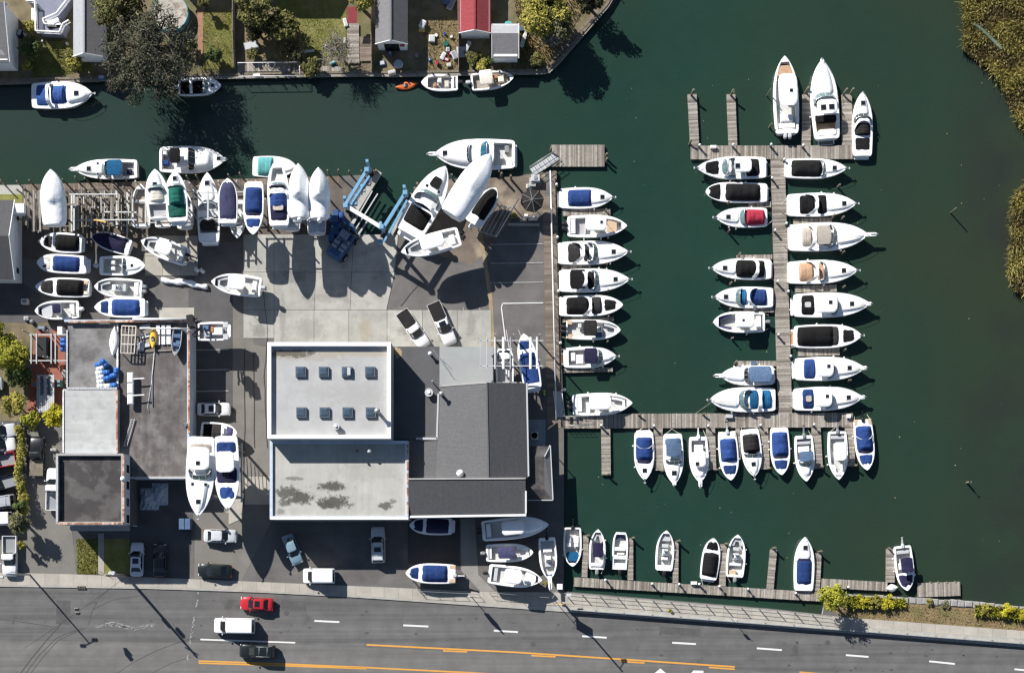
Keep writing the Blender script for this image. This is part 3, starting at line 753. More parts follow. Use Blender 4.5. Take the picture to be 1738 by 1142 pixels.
while x < 1860:
    x2 = x + 24
    slab_([(x, interp(WALKTOP, x)), (x2, interp(WALKTOP, x2)), (x2, interp(WALKBOT, x2)), (x, interp(WALKBOT, x))], side, M['walk'], -.1, .13, 'paving_slab', .012)
    x = x2
kerb = MB()
xs = list(range(-300, 2200, 50))
for a, b in zip(xs[:-1], xs[1:]):
    q = [P(a, interp(WALKBOT, a), .12), P(b, interp(WALKBOT, b), .12), P(b, interp(ROADTOP, b), .12), P(a, interp(ROADTOP, a), .12)]
    kerb.prism(q, -.1, .136, M['kerb'])
struct(kerb, 'kerb')
# drain grates in the gutter
for gx, gy in ((139, 996),):
    mb = MB(); p = P(gx, gy); mb.box(p.x - .6, p.x + .6, p.y - .3, p.y + .12, -.05, .145, M['dark'])
    g = tag(mb.build('storm_drain'), 'rusty storm drain inlet set in the kerb by the street', 'storm drain')
    for q in range(5):
        s_ = MB(); s_.box(p.x - .55 + q * .23, p.x - .45 + q * .23, p.y - .28, p.y + .1, .146, .16, M['bark']); s_.build('grate_bar', g)
# a later, paler resurfacing of the far lanes, patches, oil drips and manholes
sheet('road_lane', [(-700, 1076), (330, 1090), (622, 1098), (870, 1110), (1247, 1135), (1420, 1152), (1420, 1500), (-700, 1500)], .0062, mat('road_pale', (.135, .131, .124), .88, nz=(.5, .14), bump=(40, .3, .01), streak=(.02, 1.1, .2)), road)
for pts in ([(478, 1018), (520, 1020), (520, 1034), (478, 1032)], [(1120, 1062), (1190, 1067), (1189, 1080), (1119, 1075)], [(96, 1018), (120, 1019), (119, 1060), (95, 1058)]):
    sheet('road_patch', pts, .0068, mat('road_patch', (.082, .081, .08), .9, nz=(.8, .2)), road)
rr_ = random.Random(6); mb = MB()
for k in range(70):
    x = rr_.uniform(0, 1738); y = interp(ROADTOP, x) + rr_.choice((22, 24, 60, 62, 26)) + rr_.gauss(0, 3); p = P(x, y, .0076); q = rr_.uniform(.05, .3)
    mb.face([(p.x + q * math.cos(a) * rr_.uniform(.6, 1.4), p.y + q * .7 * math.sin(a) * rr_.uniform(.6, 1.3), p.z) for a in [j * math.pi / 4 for j in range(8)]], mat('oil_drip', (.07, .068, .067), .7))
tag(mb.build('oil_drip', road), kind='stuff')
for x, y in ((486, 1040), (905, 1092), (1405, 1090)): mb = MB(); p = P(x, y, .008); mb.loft([ell(p.x, p.y, .36, .36, .007, 14), ell(p.x, p.y, .36, .36, .012, 14)], M['dark_asphalt']); tag(mb.build('manhole_cover'), {486: 'manhole cover in the road near the red car', 905: 'manhole cover in the middle lane below the parked bowrider', 1405: 'manhole cover in the road below the golden tree'}[x], 'manhole cover')
# markings
def line(a, b, wpx, m, name='lane_line'): stripe([a, b], wpx, m, .009, name, road)
for a, b in (((533.6, 1053), (576, 1055)), ((684.5, 1060.5), (727, 1062.5)), ((838, 1069.5), (879, 1072)), ((988, 1079), (1029.6, 1081.5)), ((1141, 1090), (1181, 1092.3)), ((1284.6, 1099.5), (1327, 1102.5)), ((1435.6, 1111), (1474, 1114)), ((1577, 1121.5), (1620.7, 1126)), ((1721.7, 1135), (1765, 1139))):
    line(a, b, 3.0, M['roadwhite'], 'lane_dash')
line((340, 1084.5), (501, 1090), 2.6, M['roadwhite'])
def dbl(pts, off=2.6):
    stripe([(x, y - off) for x, y in pts], 2.3, M['roadyellow'], .009, 'centre_line', road); stripe([(x, y + off) for x, y in pts], 2.3, M['roadyellow'], .009, 'centre_line', road)
stripe([(337, 1121), (480, 1126), (620, 1132), (800, 1141), (900, 1147)], 2.6, M['roadyellow'], .009, 'centre_line', road)
stripe([(337, 1124.5), (480, 1129), (622, 1134)], 2.4, M['roadyellow'], .009, 'centre_line', road); stripe([(755, 1142.5), (795, 1144.5)], 2.4, M['roadyellow'], .009, 'centre_line', road)
stripe([(622, 1093.5), (760, 1100.5), (870, 1106), (1000, 1114.5), (1247, 1131)], 2.8, M['roadyellow'], .009, 'centre_line', road)
for a, b in (((752, 1103.8), (793, 1105.5)), ((902, 1111.8), (943, 1114)), ((1053, 1121.5), (1094, 1124.5)), ((1203, 1131.8), (1247, 1135))): line(a, b, 2.4, M['roadyellow'], 'centre_dash')
stripe([(1357, 1140), (1480, 1150), (1700, 1166)], 2.6, M['roadyellow'], .009, 'centre_line', road)
# turn arrow whose head just enters the picture
sheet('turn_arrow', [(1121, 1133.5), (1133, 1144), (1125, 1144), (1124, 1172), (1117, 1172), (1117, 1144), (1109, 1143)], .009, M['roadwhite'], road)
sheet('turn_arrow', [(1172, 1143), (1177, 1137), (1194, 1137.5), (1194, 1142), (1181, 1142), (1180, 1172), (1173, 1172)], .009, M['roadwhite'], road)
# scuffs, tyre marks and an old stop line
random.seed(3)
mb = MB()
for k in range(110):
    px = random.gauss(208, 24); py = 1062 + (px - 200) * .03 + 2.5 * math.sin(px * .09) + random.gauss(0, 1.5)
    p = P(px, py, .011); a = random.uniform(-.3, .3); l = random.uniform(.05, .6); w_ = random.uniform(.01, .045); u = Vector((math.cos(a), math.sin(a), 0)); v = Vector((-u.y, u.x, 0))
    mb.face([p - u * l - v * w_, p + u * l - v * w_ * .4, p + u * l * .8 + v * w_, p - u * l * .8 + v * w_ * .7], M['fadedwhite'])
tag(mb.build('scuff_mark', road), kind='stuff')
for pts in ([(60, 1150), (48, 1142)],): pass
def arc(cx, cy, r, a0, a1, n=18): return [(cx + r * math.cos(R(a0 + (a1 - a0) * i / n)), cy + r * math.sin(R(a0 + (a1 - a0) * i / n))) for i in range(n + 1)]
tyre = mat('tyre_mark', (.065, .063, .064), .85, nz=(6, .2))
for pts, w_ in (([(35, 1142), (55, 1115), (80, 1085), (104, 1058)], 2.0), ([(44, 1142), (66, 1112), (95, 1083), (125, 1070), (145, 1066)], 1.4), ([(52, 1142), (75, 1112), (98, 1087), (130, 1071)], 1.2), ([(-20, 1049), (30, 1054), (90, 1063)], 1.2), ([(150, 1060), (156, 1038), (168, 1015), (188, 997)], 1.2), ([(158, 1034), (190, 1018), (240, 1010)], 1.0), ([(258, 1142), (290, 1125), (325, 1114)], 1.0)):
    stripe(pts, w_, tyre, .0085, 'tyre_mark', road)
mb = MB()
for k in range(90):
    py = 1006 + k * 1.27; 
    if random.random() < .62 and math.sin(py * .21) + math.sin(py * .083 + 1) > -.5:
        p = P(337 - (k * .22) + random.uniform(-1, 1), py, .011); w_ = random.uniform(.02, .12); h = random.uniform(.04, .16); mb.face([p + Vector((-w_, -h, 0)), p + Vector((w_, -h * .7, 0)), p + Vector((w_ * .7, h, 0)), p + Vector((-w_ * .8, h * .8, 0))], M['fadedwhite'])
tag(mb.build('worn_stop_line', road), kind='stuff')

# verge and stone edge along the water, lower right
sheet('verge', [(1396, 1030), (1404, 1010), (1437, 1016), (1738, 1039), (2700, 1148), (2700, 1146), (1738, 1070), (1434, 1047)], .006, mat('verge_soil', (.20, .145, .075), .95, nz=(.8, .25), nz2=(.5, .5, .65, (.13, .12, .045))))
wall = thing('stone_seawall', 'pale stone seawall along the water beside the road verge', 'seawall', P(1437, 1011))
wall.location = (0, 0, 0); random.seed(11)
x = 1439
while x < 1790:
    y = interp([(1437, 1010), (1500, 1013), (1560, 1016), (1650, 1022), (1738, 1032), (2700, 1141)], x); ln = random.uniform(9, 15)
    p = P(x + ln / 2, y + 3.5); mb = MB(); h = random.uniform(.1, .26); lx = ln / PPM / 2 - .03; ly = random.uniform(.36, .48)
    j = lambda: random.uniform(-.08, .08)
    mb.loft([[(-lx, -ly, -.6), (lx, -ly, -.6), (lx, ly, -.6), (-lx, ly, -.6)], [(-lx + j(), -ly + j(), h * .7), (lx + j(), -ly + j(), h * .7), (lx + j(), ly + j(), h * .7), (-lx + j(), ly + j(), h * .7)], [(-lx + .12, -ly + .12, h), (lx - .12, -ly + .14, h), (lx - .15, ly - .12, h), (-lx + .12, ly - .14, h)]], M['stone'], smooth=False)
    o = mb.build('stone', wall, p); o.rotation_euler = (0, 0, -.07); x += ln

# ------------------------------------------------------------------ backyards ground cover
for pts, m in (([(55, 70), (135, 70), (160, 120), (60, 132), (45, 100)], 'lawn'), ([(345, 20), (398, 20), (398, 118), (345, 118)], 'lawn'), ([(470, -5), (588, -5), (588, 92), (540, 100), (478, 92)], 'lawn'), ([(410, 30), (470, 20), (490, 95), (420, 100)], 'dead_grass'), ([(715, 30), (778, 30), (778, 122), (725, 124)], 'dead_grass'), ([(832, 60), (930, 60), (930, 118), (850, 120)], 'dead_grass'), ([(870, -20), (1010, -20), (960, 70), (925, 115), (880, 60)], 'dead_grass')):
    sheet('lawn' if m == 'lawn' else 'dry_grass', pts, .006 + .001 * len(pts), M[m])
sheet('brick_path', [(335, 18), (345, 18), (344, 100), (337, 102)], .016, mat('path_pavers', (.30, .16, .10), .9, nz=(2, .2)))

# ------------------------------------------------------------------ docks
DZ = -.12
def planks(parent, a, b, wpx, z=DZ, m='plank', step=.17, gap=.018, name='planking', frame=True):
    """boards laid across the line a-b (photo pixels), joined into one part, on a timber frame"""
    A, B = P(*a, z), P(*b, z); d = (B - A); L = d.length; d.normalize(); u = Vector((-d.y, d.x, 0)); h = wpx / PPM / 2 * (CAMH - z) / CAMH
    mb = MB(); n = int(L / step)
    for i in range(n):
        s0 = A + d * (i * L / n + gap / 2); s1 = A + d * ((i + 1) * L / n - gap / 2); e = random.uniform(-.015, .015); zz = random.uniform(-.006, .006)
        q = [s0 - u * (h + e), s1 - u * (h + e), s1 + u * (h - e), s0 + u * (h - e)]
        mb.prism(q, z - .045, z + zz, M[m])
    o = tag(mb.build(name, parent), kind='stuff')
    if frame:
        f = MB()
        for sg in (-1, 1): f.bar(A + u * sg * (h - .06) - Vector((0, 0, .2)), B + u * sg * (h - .06) - Vector((0, 0, .2)), .09, .28, M['pile'])
        f.bar(A + u * .2 - Vector((0, 0, .35)), B + u * .2 - Vector((0, 0, .35)), .5, .3, M['dark'])
        f.build('dock_frame', parent)
    return o
def piling(px, py, z0, top, parent=None, r=.15, cap=False, lean=None):
    p = P(px, py, z0); mb = MB(); dx, dy = lean or (random.uniform(-.12, .12), random.uniform(-.12, .12))
    mb.tube([(0, 0, -4.5), (dx * .5, dy * .5, top * .4), (dx, dy, top)], [r * 1.08, r * 1.02, r * .92], M['pile'], 8)
    o = mb.build('piling', parent, (p.x, p.y, 0))
    if cap:
        c = MB(); c.loft([ell(dx, dy, r * 1.25, r * 1.25, top - .06, 8), ell(dx, dy, r * 1.25, r * 1.25, top + .03, 8), ell(dx, dy, .02, .02, top + .24, 8)], M['whitep']); c.build('piling_cap', o)
    return o
random.seed(21)
hd = thing('dock', 'T-head dock with four finger piers at the north end of the marina', 'dock')
planks(hd, (1172, 259), (1447, 258.5), 23); 
for a, b, w_ in (((1174.5, 160), (1179, 247), 15.5), ((1240.5, 160), (1244, 247), 15), ((1369, 160), (1368.5, 247), 15), ((1437, 160), (1438, 247), 18)): planks(hd, a, b, w_, name='finger_pier')
for x, y, t in ((1172, 165, 1.5), (1239, 165, 1.4), (1366, 160, 1.2), (1430, 164, 1.6), (1442, 162, 1.3), (1169, 247, .9)): piling(x, y, DZ, t, hd, lean=(.25, .5))
for x, y in ((1186, 250), (1243, 249), (1308, 249), (1362, 250)): piling(x, y, DZ, .9, hd, cap=True)
mp_ = thing('dock', 'long central pier with boats berthed along both of its sides', 'dock')
planks(mp_, (1320, 271), (1332.5, 702), 24)
for a, b, w_ in (((1346, 377), (1412, 375), 11), ((1349, 491), (1420, 489), 11), ((1354, 598), (1425, 596), 13), ((1250, 437), (1311, 436), 8), ((1252, 617), (1318, 617), 9), ((1270, 347), (1309, 347), 10), ((1262, 526), (1314, 526), 8)): planks(mp_, a, b, w_, name='finger_pier')
for x, y in ((1310, 304), (1314, 393), (1318, 480), (1320.5, 571), (1331, 275), (1337, 498), (1340, 606), (1334, 383)): piling(x, y, DZ, .85, mp_, cap=True)
for x, y in ((1252, 437), (1246, 619), (1411, 372)): piling(x, y, DZ, 1.0, mp_, lean=(.2, .35))
ld = thing('dock', 'long cross dock with seven finger piers on its south side', 'dock')
planks(ld, (998, 714.5), (1448, 712.5), 24.5); planks(ld, (958, 717), (998, 716.5), 20)
for a, b, w_ in (((1028, 727), (1029, 806), 15.5), ((1117, 726), (1119, 798), 15), ((1206, 726), (1208, 797), 15.5), ((1296, 725), (1299, 796), 15), ((1385, 725), (1389, 795), 15.5), ((1441, 712), (1444, 792), 15), ((1252, 726), (1254, 780), 7)): planks(ld, a, b, w_, name='finger_pier')
for x, y in ((1019, 724), (1109, 724), (1200, 723), (1289, 722), (1379, 721)): piling(x, y, DZ, .85, ld, cap=True)
for x, y in ((1029, 806), (1121, 800), (1213, 798), (1302, 796), (1391, 793), (1448, 791), (1191, 704), (1082, 705)): piling(x, y, DZ, .7, ld, lean=(.35, .1))
rail = MB()
for y in (707.5, 722.5):
    a, b = P(958, y, DZ), P(998, y, DZ)
    for h in (.5, 1.0): rail.tube([a + Vector((0, 0, h)), b + Vector((0, 0, h))], .03, M['galv'], 5)
    for q in range(6): p = a.lerp(b, q / 5); rail.tube([p, p + Vector((0, 0, 1.0))], .03, M['galv'], 5)
gw = tag(rail.build('gangway_rail'), None); gw.parent = ld
bd = thing('dock', 'low dock along the street bulkhead with six narrow finger piers', 'dock')
planks(bd, (974, 987), (1394, 1012.5), 15.5)
for a, b, w_ in (((994.5, 908), (992, 979), 9.5), ((1070, 913), (1070, 984), 9.5), ((1147, 918), (1146.5, 989), 9.5), ((1228, 923), (1226, 994), 11), ((1313, 932), (1307, 999), 12), ((1389, 938), (1386, 1003), 11)): planks(bd, a, b, w_, name='finger_pier')
for x, y in ((1028, 983), (1105, 990), (1152, 990), (1185, 992), (1219, 994), (1268, 998), (1349, 1005)): piling(x, y, DZ, .9, bd, cap=True)
for x, y in ((995, 910), (1071, 914), (1148, 919), (1229, 924), (1310, 931), (1388, 937)): piling(x, y, DZ, .95, bd, lean=(.35, .15))
bd2 = thing('dock', 'short dock with one finger pier behind the golden tree', 'dock')
planks(bd2, (1394, 989), (1506, 995), 15.5); planks(bd2, (1511.5, 931), (1511, 988), 15, name='finger_pier')
for x, y, c in ((1437, 996, 1), (1509, 930, 0)): piling(x, y, DZ, .9, bd2, cap=bool(c))
bd3 = thing('dock', 'small separate float of pale boards at the lower right shore', 'dock'); planks(bd3, (1557, 1001), (1630, 998.5), 24)
for x in (1580, 1593, 1608, 1622): piling(x, 988 - (x - 1580) * .02, DZ, -.2, bd3, r=.12)
fd = thing('dock', 'square wooden float at the end of the metal gangway', 'dock'); planks(fd, (935, 264.5), (1026, 264.5), 37)
for x, y in ((934, 258), (1028, 268), (1028, 276)): piling(x, y, DZ, .9, fd, lean=(.1, .3))
gg = thing('gangway', 'grey metal gangway leading down to the square wooden float', 'gangway')
a, b = P(903, 293, .15), P(946, 265, DZ + .1); d = (b - a); u = Vector((-d.y, d.x, 0)).normalized()
mb = MB()
for i in range(12):
    p, q = a + d * (i / 12 + .005), a + d * ((i + 1) / 12 - .005); mb.prism([p - u * .55, q - u * .55, q + u * .55, p + u * .55], -.3, (p.z + q.z) / 2, M['lgrey'])
tag(mb.build('gangway_deck', gg), kind='stuff')
for sg in (-1, 1):
    mb = MB(); o = u * .6 * sg
    mb.tube([a + o + Vector((0, 0, 1)), b + o + Vector((0, 0, 1))], .04, M['galv'], 5); mb.tube([a + o + Vector((0, 0, .5)), b + o + Vector((0, 0, .5))], .03, M['galv'], 5)
    for i in range(7): p = a + d * (i / 6) + o; mb.tube([p, p + Vector((0, 0, 1))], .03, M['galv'], 5)
    mb.build('gangway_handrail', gg)
# east seawall: boardwalk, white rail, timber bulkhead
bw = thing('boardwalk', 'brown plank boardwalk behind the white rail of the seawall', 'boardwalk'); planks(bw, (928, 330), (936, 726), 14, .02, 'bplank', .3, .02, frame=False)
sw = thing('bulkhead', 'timber bulkhead with white capped posts behind the west berths', 'bulkhead')
planks(sw, (940.5, 290), (951, 726), 8, .03, 'bplank', .35, .02, 'cap_planking', False)
for x, y in ((945, 316), (946, 406), (947, 496), (950, 583), (957.5, 663)): piling(x, y, 0, .9, sw, .16, cap=True)
rl = thing('railing', 'long white pipe railing along the seawall boardwalk', 'railing'); mb = MB()
a, b = P(934, 290, .9), P(944, 712, .9); mb.tube([a, b], .09, M['whitep'], 6); mb.build('top_rail', rl)
for i in range(20):
    p = a.lerp(b, (i + .5) / 20); mb = MB(); mb.tube([(p.x, p.y, 0), p], .05, M['whitep'], 5); mb.build('rail_post', rl)
gz = thing('gangway', 'narrow white railed ramp running down beside the seawall', 'gangway'); mb = MB()
a, b = P(946, 664, .1), P(951, 708, .1); d = b - a; u = Vector((-d.y, d.x, 0)).normalized()
for i in range(14): p, q = a + d * (i / 14 + .004), a + d * ((i + 1) / 14 - .004); mb.prism([p - u * .5, q - u * .5, q + u * .5, p + u * .5], .05, .16, M['lgrey'])
tag(mb.build('gangway_deck', gz), kind='stuff')
for sg in (-1, 1):
    mb = MB(); o = u * .58 * sg; mb.tube([a + o + Vector((0, 0, .9)), b + o + Vector((0, 0, .9))], .04, M['whitep'], 5)
    for i in range(5): p = a + d * (i / 4) + o; mb.tube([p, p + Vector((0, 0, .9))], .03, M['whitep'], 5)
    mb.build('gangway_handrail', gz)
# west berth fingers
for a, b, w_, lab in (((955, 361), (1036, 360), 11, 'short finger dock below the small blue covered cruiser'), ((953, 454), (1003, 453), 8, 'short finger dock between the dark green and the black covered cruisers'), ((955, 543), (1042, 541), 6, 'short finger dock just above the boat with tan corner seats'), ((957, 629), (1040, 627), 7, 'short finger dock below the walkaround boat with navy bimini')):
    f = thing('finger_dock', lab, 'dock', group='finger docks along the seawall'); planks(f, a, b, w_)
# north quay bulkhead of the storage yard
nb = thing('bulkhead', 'brown timber bulkhead with a row of tall posts along the canal', 'bulkhead')
planks(nb, (40, 319), (575, 305), 11, .03, 'bplank', .35, .02, 'cap_planking', False)
for k, x in enumerate((8, 33, 55, 113, 133, 152, 172, 192, 215, 320, 337, 392, 412, 560, 575, 596, 615)):
    y = 314 - (x - 38) * .0275; piling(x, y, 0, random.uniform(1.5, 2.0), nb, .12, lean=(random.uniform(-.2, .2), random.uniform(.1, .4)))
for x, y in ((636, 296), (641, 293), (704, 324), (709, 316), (769, 305), (850, 300), (868, 305)): piling(x, y, 0, random.uniform(1.4, 2.2), nb, .16)
# shore bulkheads of the far bank
for pts, lab in (([(-20, 143), (0, 141), (170, 136)], 'pale bulkhead cap along the western backyard'), ([(300, 133), (400, 131), (512, 128.5), (632, 127), (668, 128), (800, 125.5), (926, 123.5)], 'weathered bulkhead cap along the middle backyards'), ([(930, 123), (948, 106), (1030, 12), (1060, -40)], 'slanting timber bulkhead around the point of land')):
    f = thing('bulkhead', lab, 'bulkhead'); mb = MB()
    for p, q in zip(pts[:-1], pts[1:]):
        mb.bar(P(*p, .02), P(*q, .02), .5, .16, M['timber']); mb.bar(P(p[0], p[1], -.9), P(q[0], q[1], -.9), .3, 2.2, M['pile'])
    mb.build('wall_cap', f)
    for p, q in zip(pts[:-1], pts[1:]):
        n = max(1, int(abs(q[0] - p[0]) / 26))
        for k in range(n): piling(p[0] + (q[0] - p[0]) * (k + .5) / n, p[1] + (q[1] - p[1]) * (k + .5) / n - 1, 0, random.uniform(.4, 1.1), f, .11)
f = thing('dock', 'inner timber walk along the slanting bulkhead of the point', 'dock'); planks(f, (924, 119), (1020, 12), 5, .04, 'bplank', .3, frame=False)
f = thing('dock', 'grey shaded deck with white railing on the far bank', 'dock'); planks(f, (402, 118.5), (508, 117), 22, .10, 'plank', .2, frame=False)
mb = MB()
for a, b in (((403, 107), (508, 106)), ((508, 106), (509, 129)), ((405, 130), (509, 129))):
    A, B = P(*a, 1), P(*b, 1); mb.tube([A, B], .05, M['whitep'], 5)
    for k in range(6): p = A.lerp(B, k / 5); mb.tube([(p.x, p.y, 0), p], .04, M['whitep'], 4)
mb.build('deck_railing', f)
f = thing('dock', 'sunlit little wooden landing beside the bare shrub', 'dock'); planks(f, (545, 118), (582, 120), 12, .10, 'plank', .2, frame=False)
f = thing('dock', 'small brown skiff landing poking out past the top of the point', 'dock'); planks(f, (1030, 10), (1062, -26), 12, -.5, 'bplank', .2)
mb = MB()
# mooring pilings standing free in the water
for x, y, t, lab in ((1613, 362, 1.9, 'lone wooden stake in open water near the marsh'), (1640, 818, 1.3, 'lone short piling in open water at the lower right'),
    (1236, 395, 1.0, 'mooring piling beside the boat with the red bimini'), (1238, 483, .9, 'mooring piling below the black covered boat west of the central pier'), (1238, 525, .7, 'mooring piling above the centre console west of the central pier'), (1241, 575, .8, 'mooring piling below the centre console west of the central pier'), (1235, 346, .9, 'mooring piling below the round nosed black covered boat'),
    (1421, 318, .8, 'mooring piling off the bow of the northernmost boat east of the central pier'), (1427, 373, 1.0, 'mooring piling above the beige covered cruiser'), (1428, 431, 1.0, 'mooring piling below the beige covered cruiser'), (1430, 488, .9, 'mooring piling below the tan covered cruiser'), (1433, 538, .7, 'mooring piling below the black and white hardtop cruiser'), (1432, 595, 1.0, 'mooring piling below the boat with the teak platform'), (1438, 646, 1.1, 'mooring piling between the two blue aft covered hardtop cruisers'),
    (1028, 361, .9, 'mooring piling below the small blue covered cruiser'), (1032, 404, .7, 'mooring piling below the white T-top boat with tan bow seat'), (1030, 451, .8, 'mooring piling below the dark green cockpit cruiser'), (1031, 494, .8, 'mooring piling below the black bimini cruiser with arch'), (1032, 538, .7, 'mooring piling below the black covered bowrider'), (1030, 581, 1.0, 'mooring piling below the boat with tan corner seats'),
    (1301, 164, 2.0, 'tall raked mooring pole west of the big white centre console'), (1305, 217, 1.2, 'short mooring pole west of the big centre console stern')):
    o = piling(x, y, WL, t, None, .13 if t < 1.8 else .09); tag(o, lab, 'piling', 'free standing mooring pilings')

# ------------------------------------------------------------------ buildings
def rect(x0, y0, x1, y1, z):
    a, b = P(x0, y0, z), P(x1, y1, z); return a.x, b.y, b.x, a.y      # world xmin,ymin,xmax,ymax
def flat_block(root, px, zr, mr, mw, par=None, pw=.3, mp=None, z0=0, name='roof', wall=True):
    """a block whose roof (traced at height zr) has an optional parapet of height par; walls below are one part, roof another"""
    x0, y0, x1, y1 = rect(*px, zr)
    if wall:
        mb = MB(); mb.prism([(x0, y0), (x1, y0), (x1, y1), (x0, y1)], z0, zr - .02, mw); mb.build('wall', root)
    mb = MB(); i = pw if par else 0
    mb.box(x0 + i, x1 - i, y0 + i, y1 - i, zr - .02, zr, mr); r = mb.build(name, root)
    if par:
        for a in ((x0, x1, y1 - pw, y1), (x0, x1, y0, y0 + pw), (x0, x0 + pw, y0 + pw, y1 - pw), (x1 - pw, x1, y0 + pw, y1 - pw)):
            mb = MB(); mb.box(*a, zr - .05, zr + par, mp or mw); mb.build('parapet', root)
    return r, (x0, y0, x1, y1)
def vent(parent, px, py, z, r, h, m='galv', kind='pipe'):
    p = P(px, py, z + h); mb = MB(); x, y = p.x, p.y
    if kind == 'pipe':
        mb.loft([ell(x, y, r, r, z, 10), ell(x, y, r, r, z + h, 10)], M[m]); o = mb.build('vent_pipe', parent)
        c = MB(); c.loft([ell(x, y, r * 1.7, r * 1.7, z + h - .02, 10), ell(x, y, r * 1.8, r * 1.8, z + h + .08, 10), ell(x, y, .04, .04, z + h + .28, 10)], M[m]); c.build('vent_cap', o)
    else:
        mb.loft([ell(x, y, r, r, z, 16), ell(x, y, r * .95, r * .95, z + h, 16)], M[m]); mb.loft([ell(x, y, r * 1.15, r * 1.15, z + h, 16), ell(x, y, r * 1.15, r * 1.15, z + h + .1, 16)], M['lgrey']); mb.loft([ell(x, y, r * .55, r * .55, z + h + .1, 12), ell(x, y, r * .35, r * .35, z + h + .3, 12)], M['whitep']); o = mb.build('roof_fan', parent)
    return o

main = thing('boatyard_building', 'large boatyard building with white rimmed skylight roof and shingled wings', 'building', (0, 0, 0))
# upper block with skylights
r, (ux0, uy0, ux1, uy1) = flat_block(main, (455, 582, 664, 745), 8.1, M['roofgrey'], M['gwall'], .65, .5, M['whitep'])
for j, sy in enumerate((630, 699)):
    for i, sx in enumerate((509.5, 549, 588, 627.5)):
        p = P(sx + j * 1.2, sy, 8.6); mb = MB(); mb.box(p.x - .66, p.x + .66, p.y - .66, p.y + .66, 8.1, 8.5, M['grey']); o = mb.build('skylight', main)
        g = MB(); q = lambda s_, z: [(p.x - s_, p.y - s_, z), (p.x + s_, p.y - s_, z), (p.x + s_, p.y + s_, z), (p.x - s_, p.y + s_, z)]
        g.loft([q(.58, 8.5), q(.52, 8.6), q(.3, 8.66)], mat('skylight_pane', (.055, .085, .12), .2, spec=.5, nz=(2, .2)), smooth=False); g.build('skylight_pane', o)
        if i == 2 and j == 0: g = MB(); g.box(p.x + .1, p.x + .52, p.y - .5, p.y + .5, 8.67, 8.69, M['lgrey']); g.build('skylight_patch', o)
stain = mat('roof_stain', (.12, .105, .085), .9, nz=(.8, .35)); rust = mat('rust_stain', (.36, .27, .16), .9, nz=(.8, .2)); stain2 = mat('wet_stain', (.19, .185, .165), .9, nz=(1.2, .3))
def blob(parent, px, py, rx, ry, z, m, name='roof_stain', sd=0, n=28):
    mb = MB(); c = P(px, py, z); pts = []
    for k in range(n):
        a = 2 * math.pi * k / n; f = .72 + .5 * mnoise.noise(Vector((math.cos(a) * 1.6 + sd, math.sin(a) * 1.6, sd))) + .22 * mnoise.noise(Vector((math.cos(a) * 4 + sd, math.sin(a) * 4, sd)))
        pts.append((c.x + rx / PPM * math.cos(a) * f, c.y + ry / PPM * math.sin(a) * f, z))
    mb.face(pts, m); return mb.build(name, parent)
vent(main, 570, 723, 8.1, .42, .7, 'lgrey', 'fan'); vent(main, 640, 697, 8.1, .22, 2.1)
# lower south-west block
flat_block(main, (458.5, 748, 693, 880.5), 5.9, M['roofstain'], M['gwall'], .35, .38, M['bwall'])
x0, y0, x1, y1 = rect(458.5, 748, 693, 880.5, 6.25)
mb = MB(); mb.box(x0, x1, y0 - .06, y0 + .30, 6.1, 6.29, M['whitep']); mb.build('parapet_cap', main)
mb = MB(); n = 26
for k in range(n): a = y0 + .4 + (y1 - y0 - .5) * k / n; mb.box(x1 - .2, x1 + .02, a, a + (y1 - y0) / n - .05, 6.2, 6.30, M['coping' if k % 5 else 'lgrey'])
tag(mb.build('parapet_tiles', main), kind='stuff')
vent(main, 605, 764, 5.9, .10, 1.6, 'dark'); vent(main, 627, 765, 5.9, .16, 1.3, 'whitep')
# shingled wing: flat north strips, hip slopes, lean-to
flat_block(main, (664.5, 588, 746, 745), 4.1, mat('grey_felt_roof', (.092, .092, .095), .9, nz=(.6, .1), bump=(8, .3, .02)), M['gwall'])
flat_block(main, (746, 588.5, 838, 653), 4.25, mat('pale_felt_roof', (.30, .31, .305), .9, nz=(.6, .06)), M['gwall'])
blob(main, 676, 598, 9, 13, 4.105, rust, sd=9)
def facet(mb, pts, m):
    q = [P(*p) for p in pts]; nrm = (q[1] - q[0]).cross(q[2] - q[0])
    mb.face(q if nrm.z > 0 else q[::-1], m)
mb = MB()
RX = 826
facet(mb, [(746, 655, 4.36), (RX, 649, 6.7), (829, 812, 6.7), (740, 812, 4.36), (741, 745, 4.36)], M['shingle']); facet(mb, [(741, 745, 4.36), (740, 812, 4.36), (693, 812, 4.12), (693, 747, 4.12)], M['shingle'])
mb.build('west_roof_slope', main)
mb = MB(); facet(mb, [(RX, 649, 6.7), (893, 650, 4.6), (896, 811, 4.6), (829, 812, 6.7)], M['shingle2']); mb.build('east_roof_slope', main)  # shade of the slope away from the sun put into darker shingles
mb = MB(); facet(mb, [(693, 812, 7.0), (892, 811, 7.0), (892, 872, 5.9), (693, 875, 5.9)], M['shingle2'])
mb.build('lean_to_roof', main)
mb = MB(); a, b = P(693, 875.5, 5.9), P(893, 872.5, 5.9); mb.bar(a + Vector((0, -.1, 0)), b + Vector((0, -.1, 0)), .28, .3, M['whitep']); mb.bar(P(892.5, 833, 6.65), P(892.5, 871, 5.98), .22, .25, M['whitep']); mb.build('fascia', main)
mb = MB(); mb.bar(P(894, 650, 4.62), P(897, 808, 4.62), .2, .14, M['lgrey']); mb.bar(P(693, 812.5, 7.03), P(892, 811.5, 7.03), .2, .1, M['gwall']); mb.bar(P(RX, 649, 6.72), P(829, 812, 6.72), .2, .05, M['shingle']); mb.bar(P(746, 655, 4.4), P(RX, 649, 6.72), .2, .1, M['gwall']); mb.build('roof_trim', main)
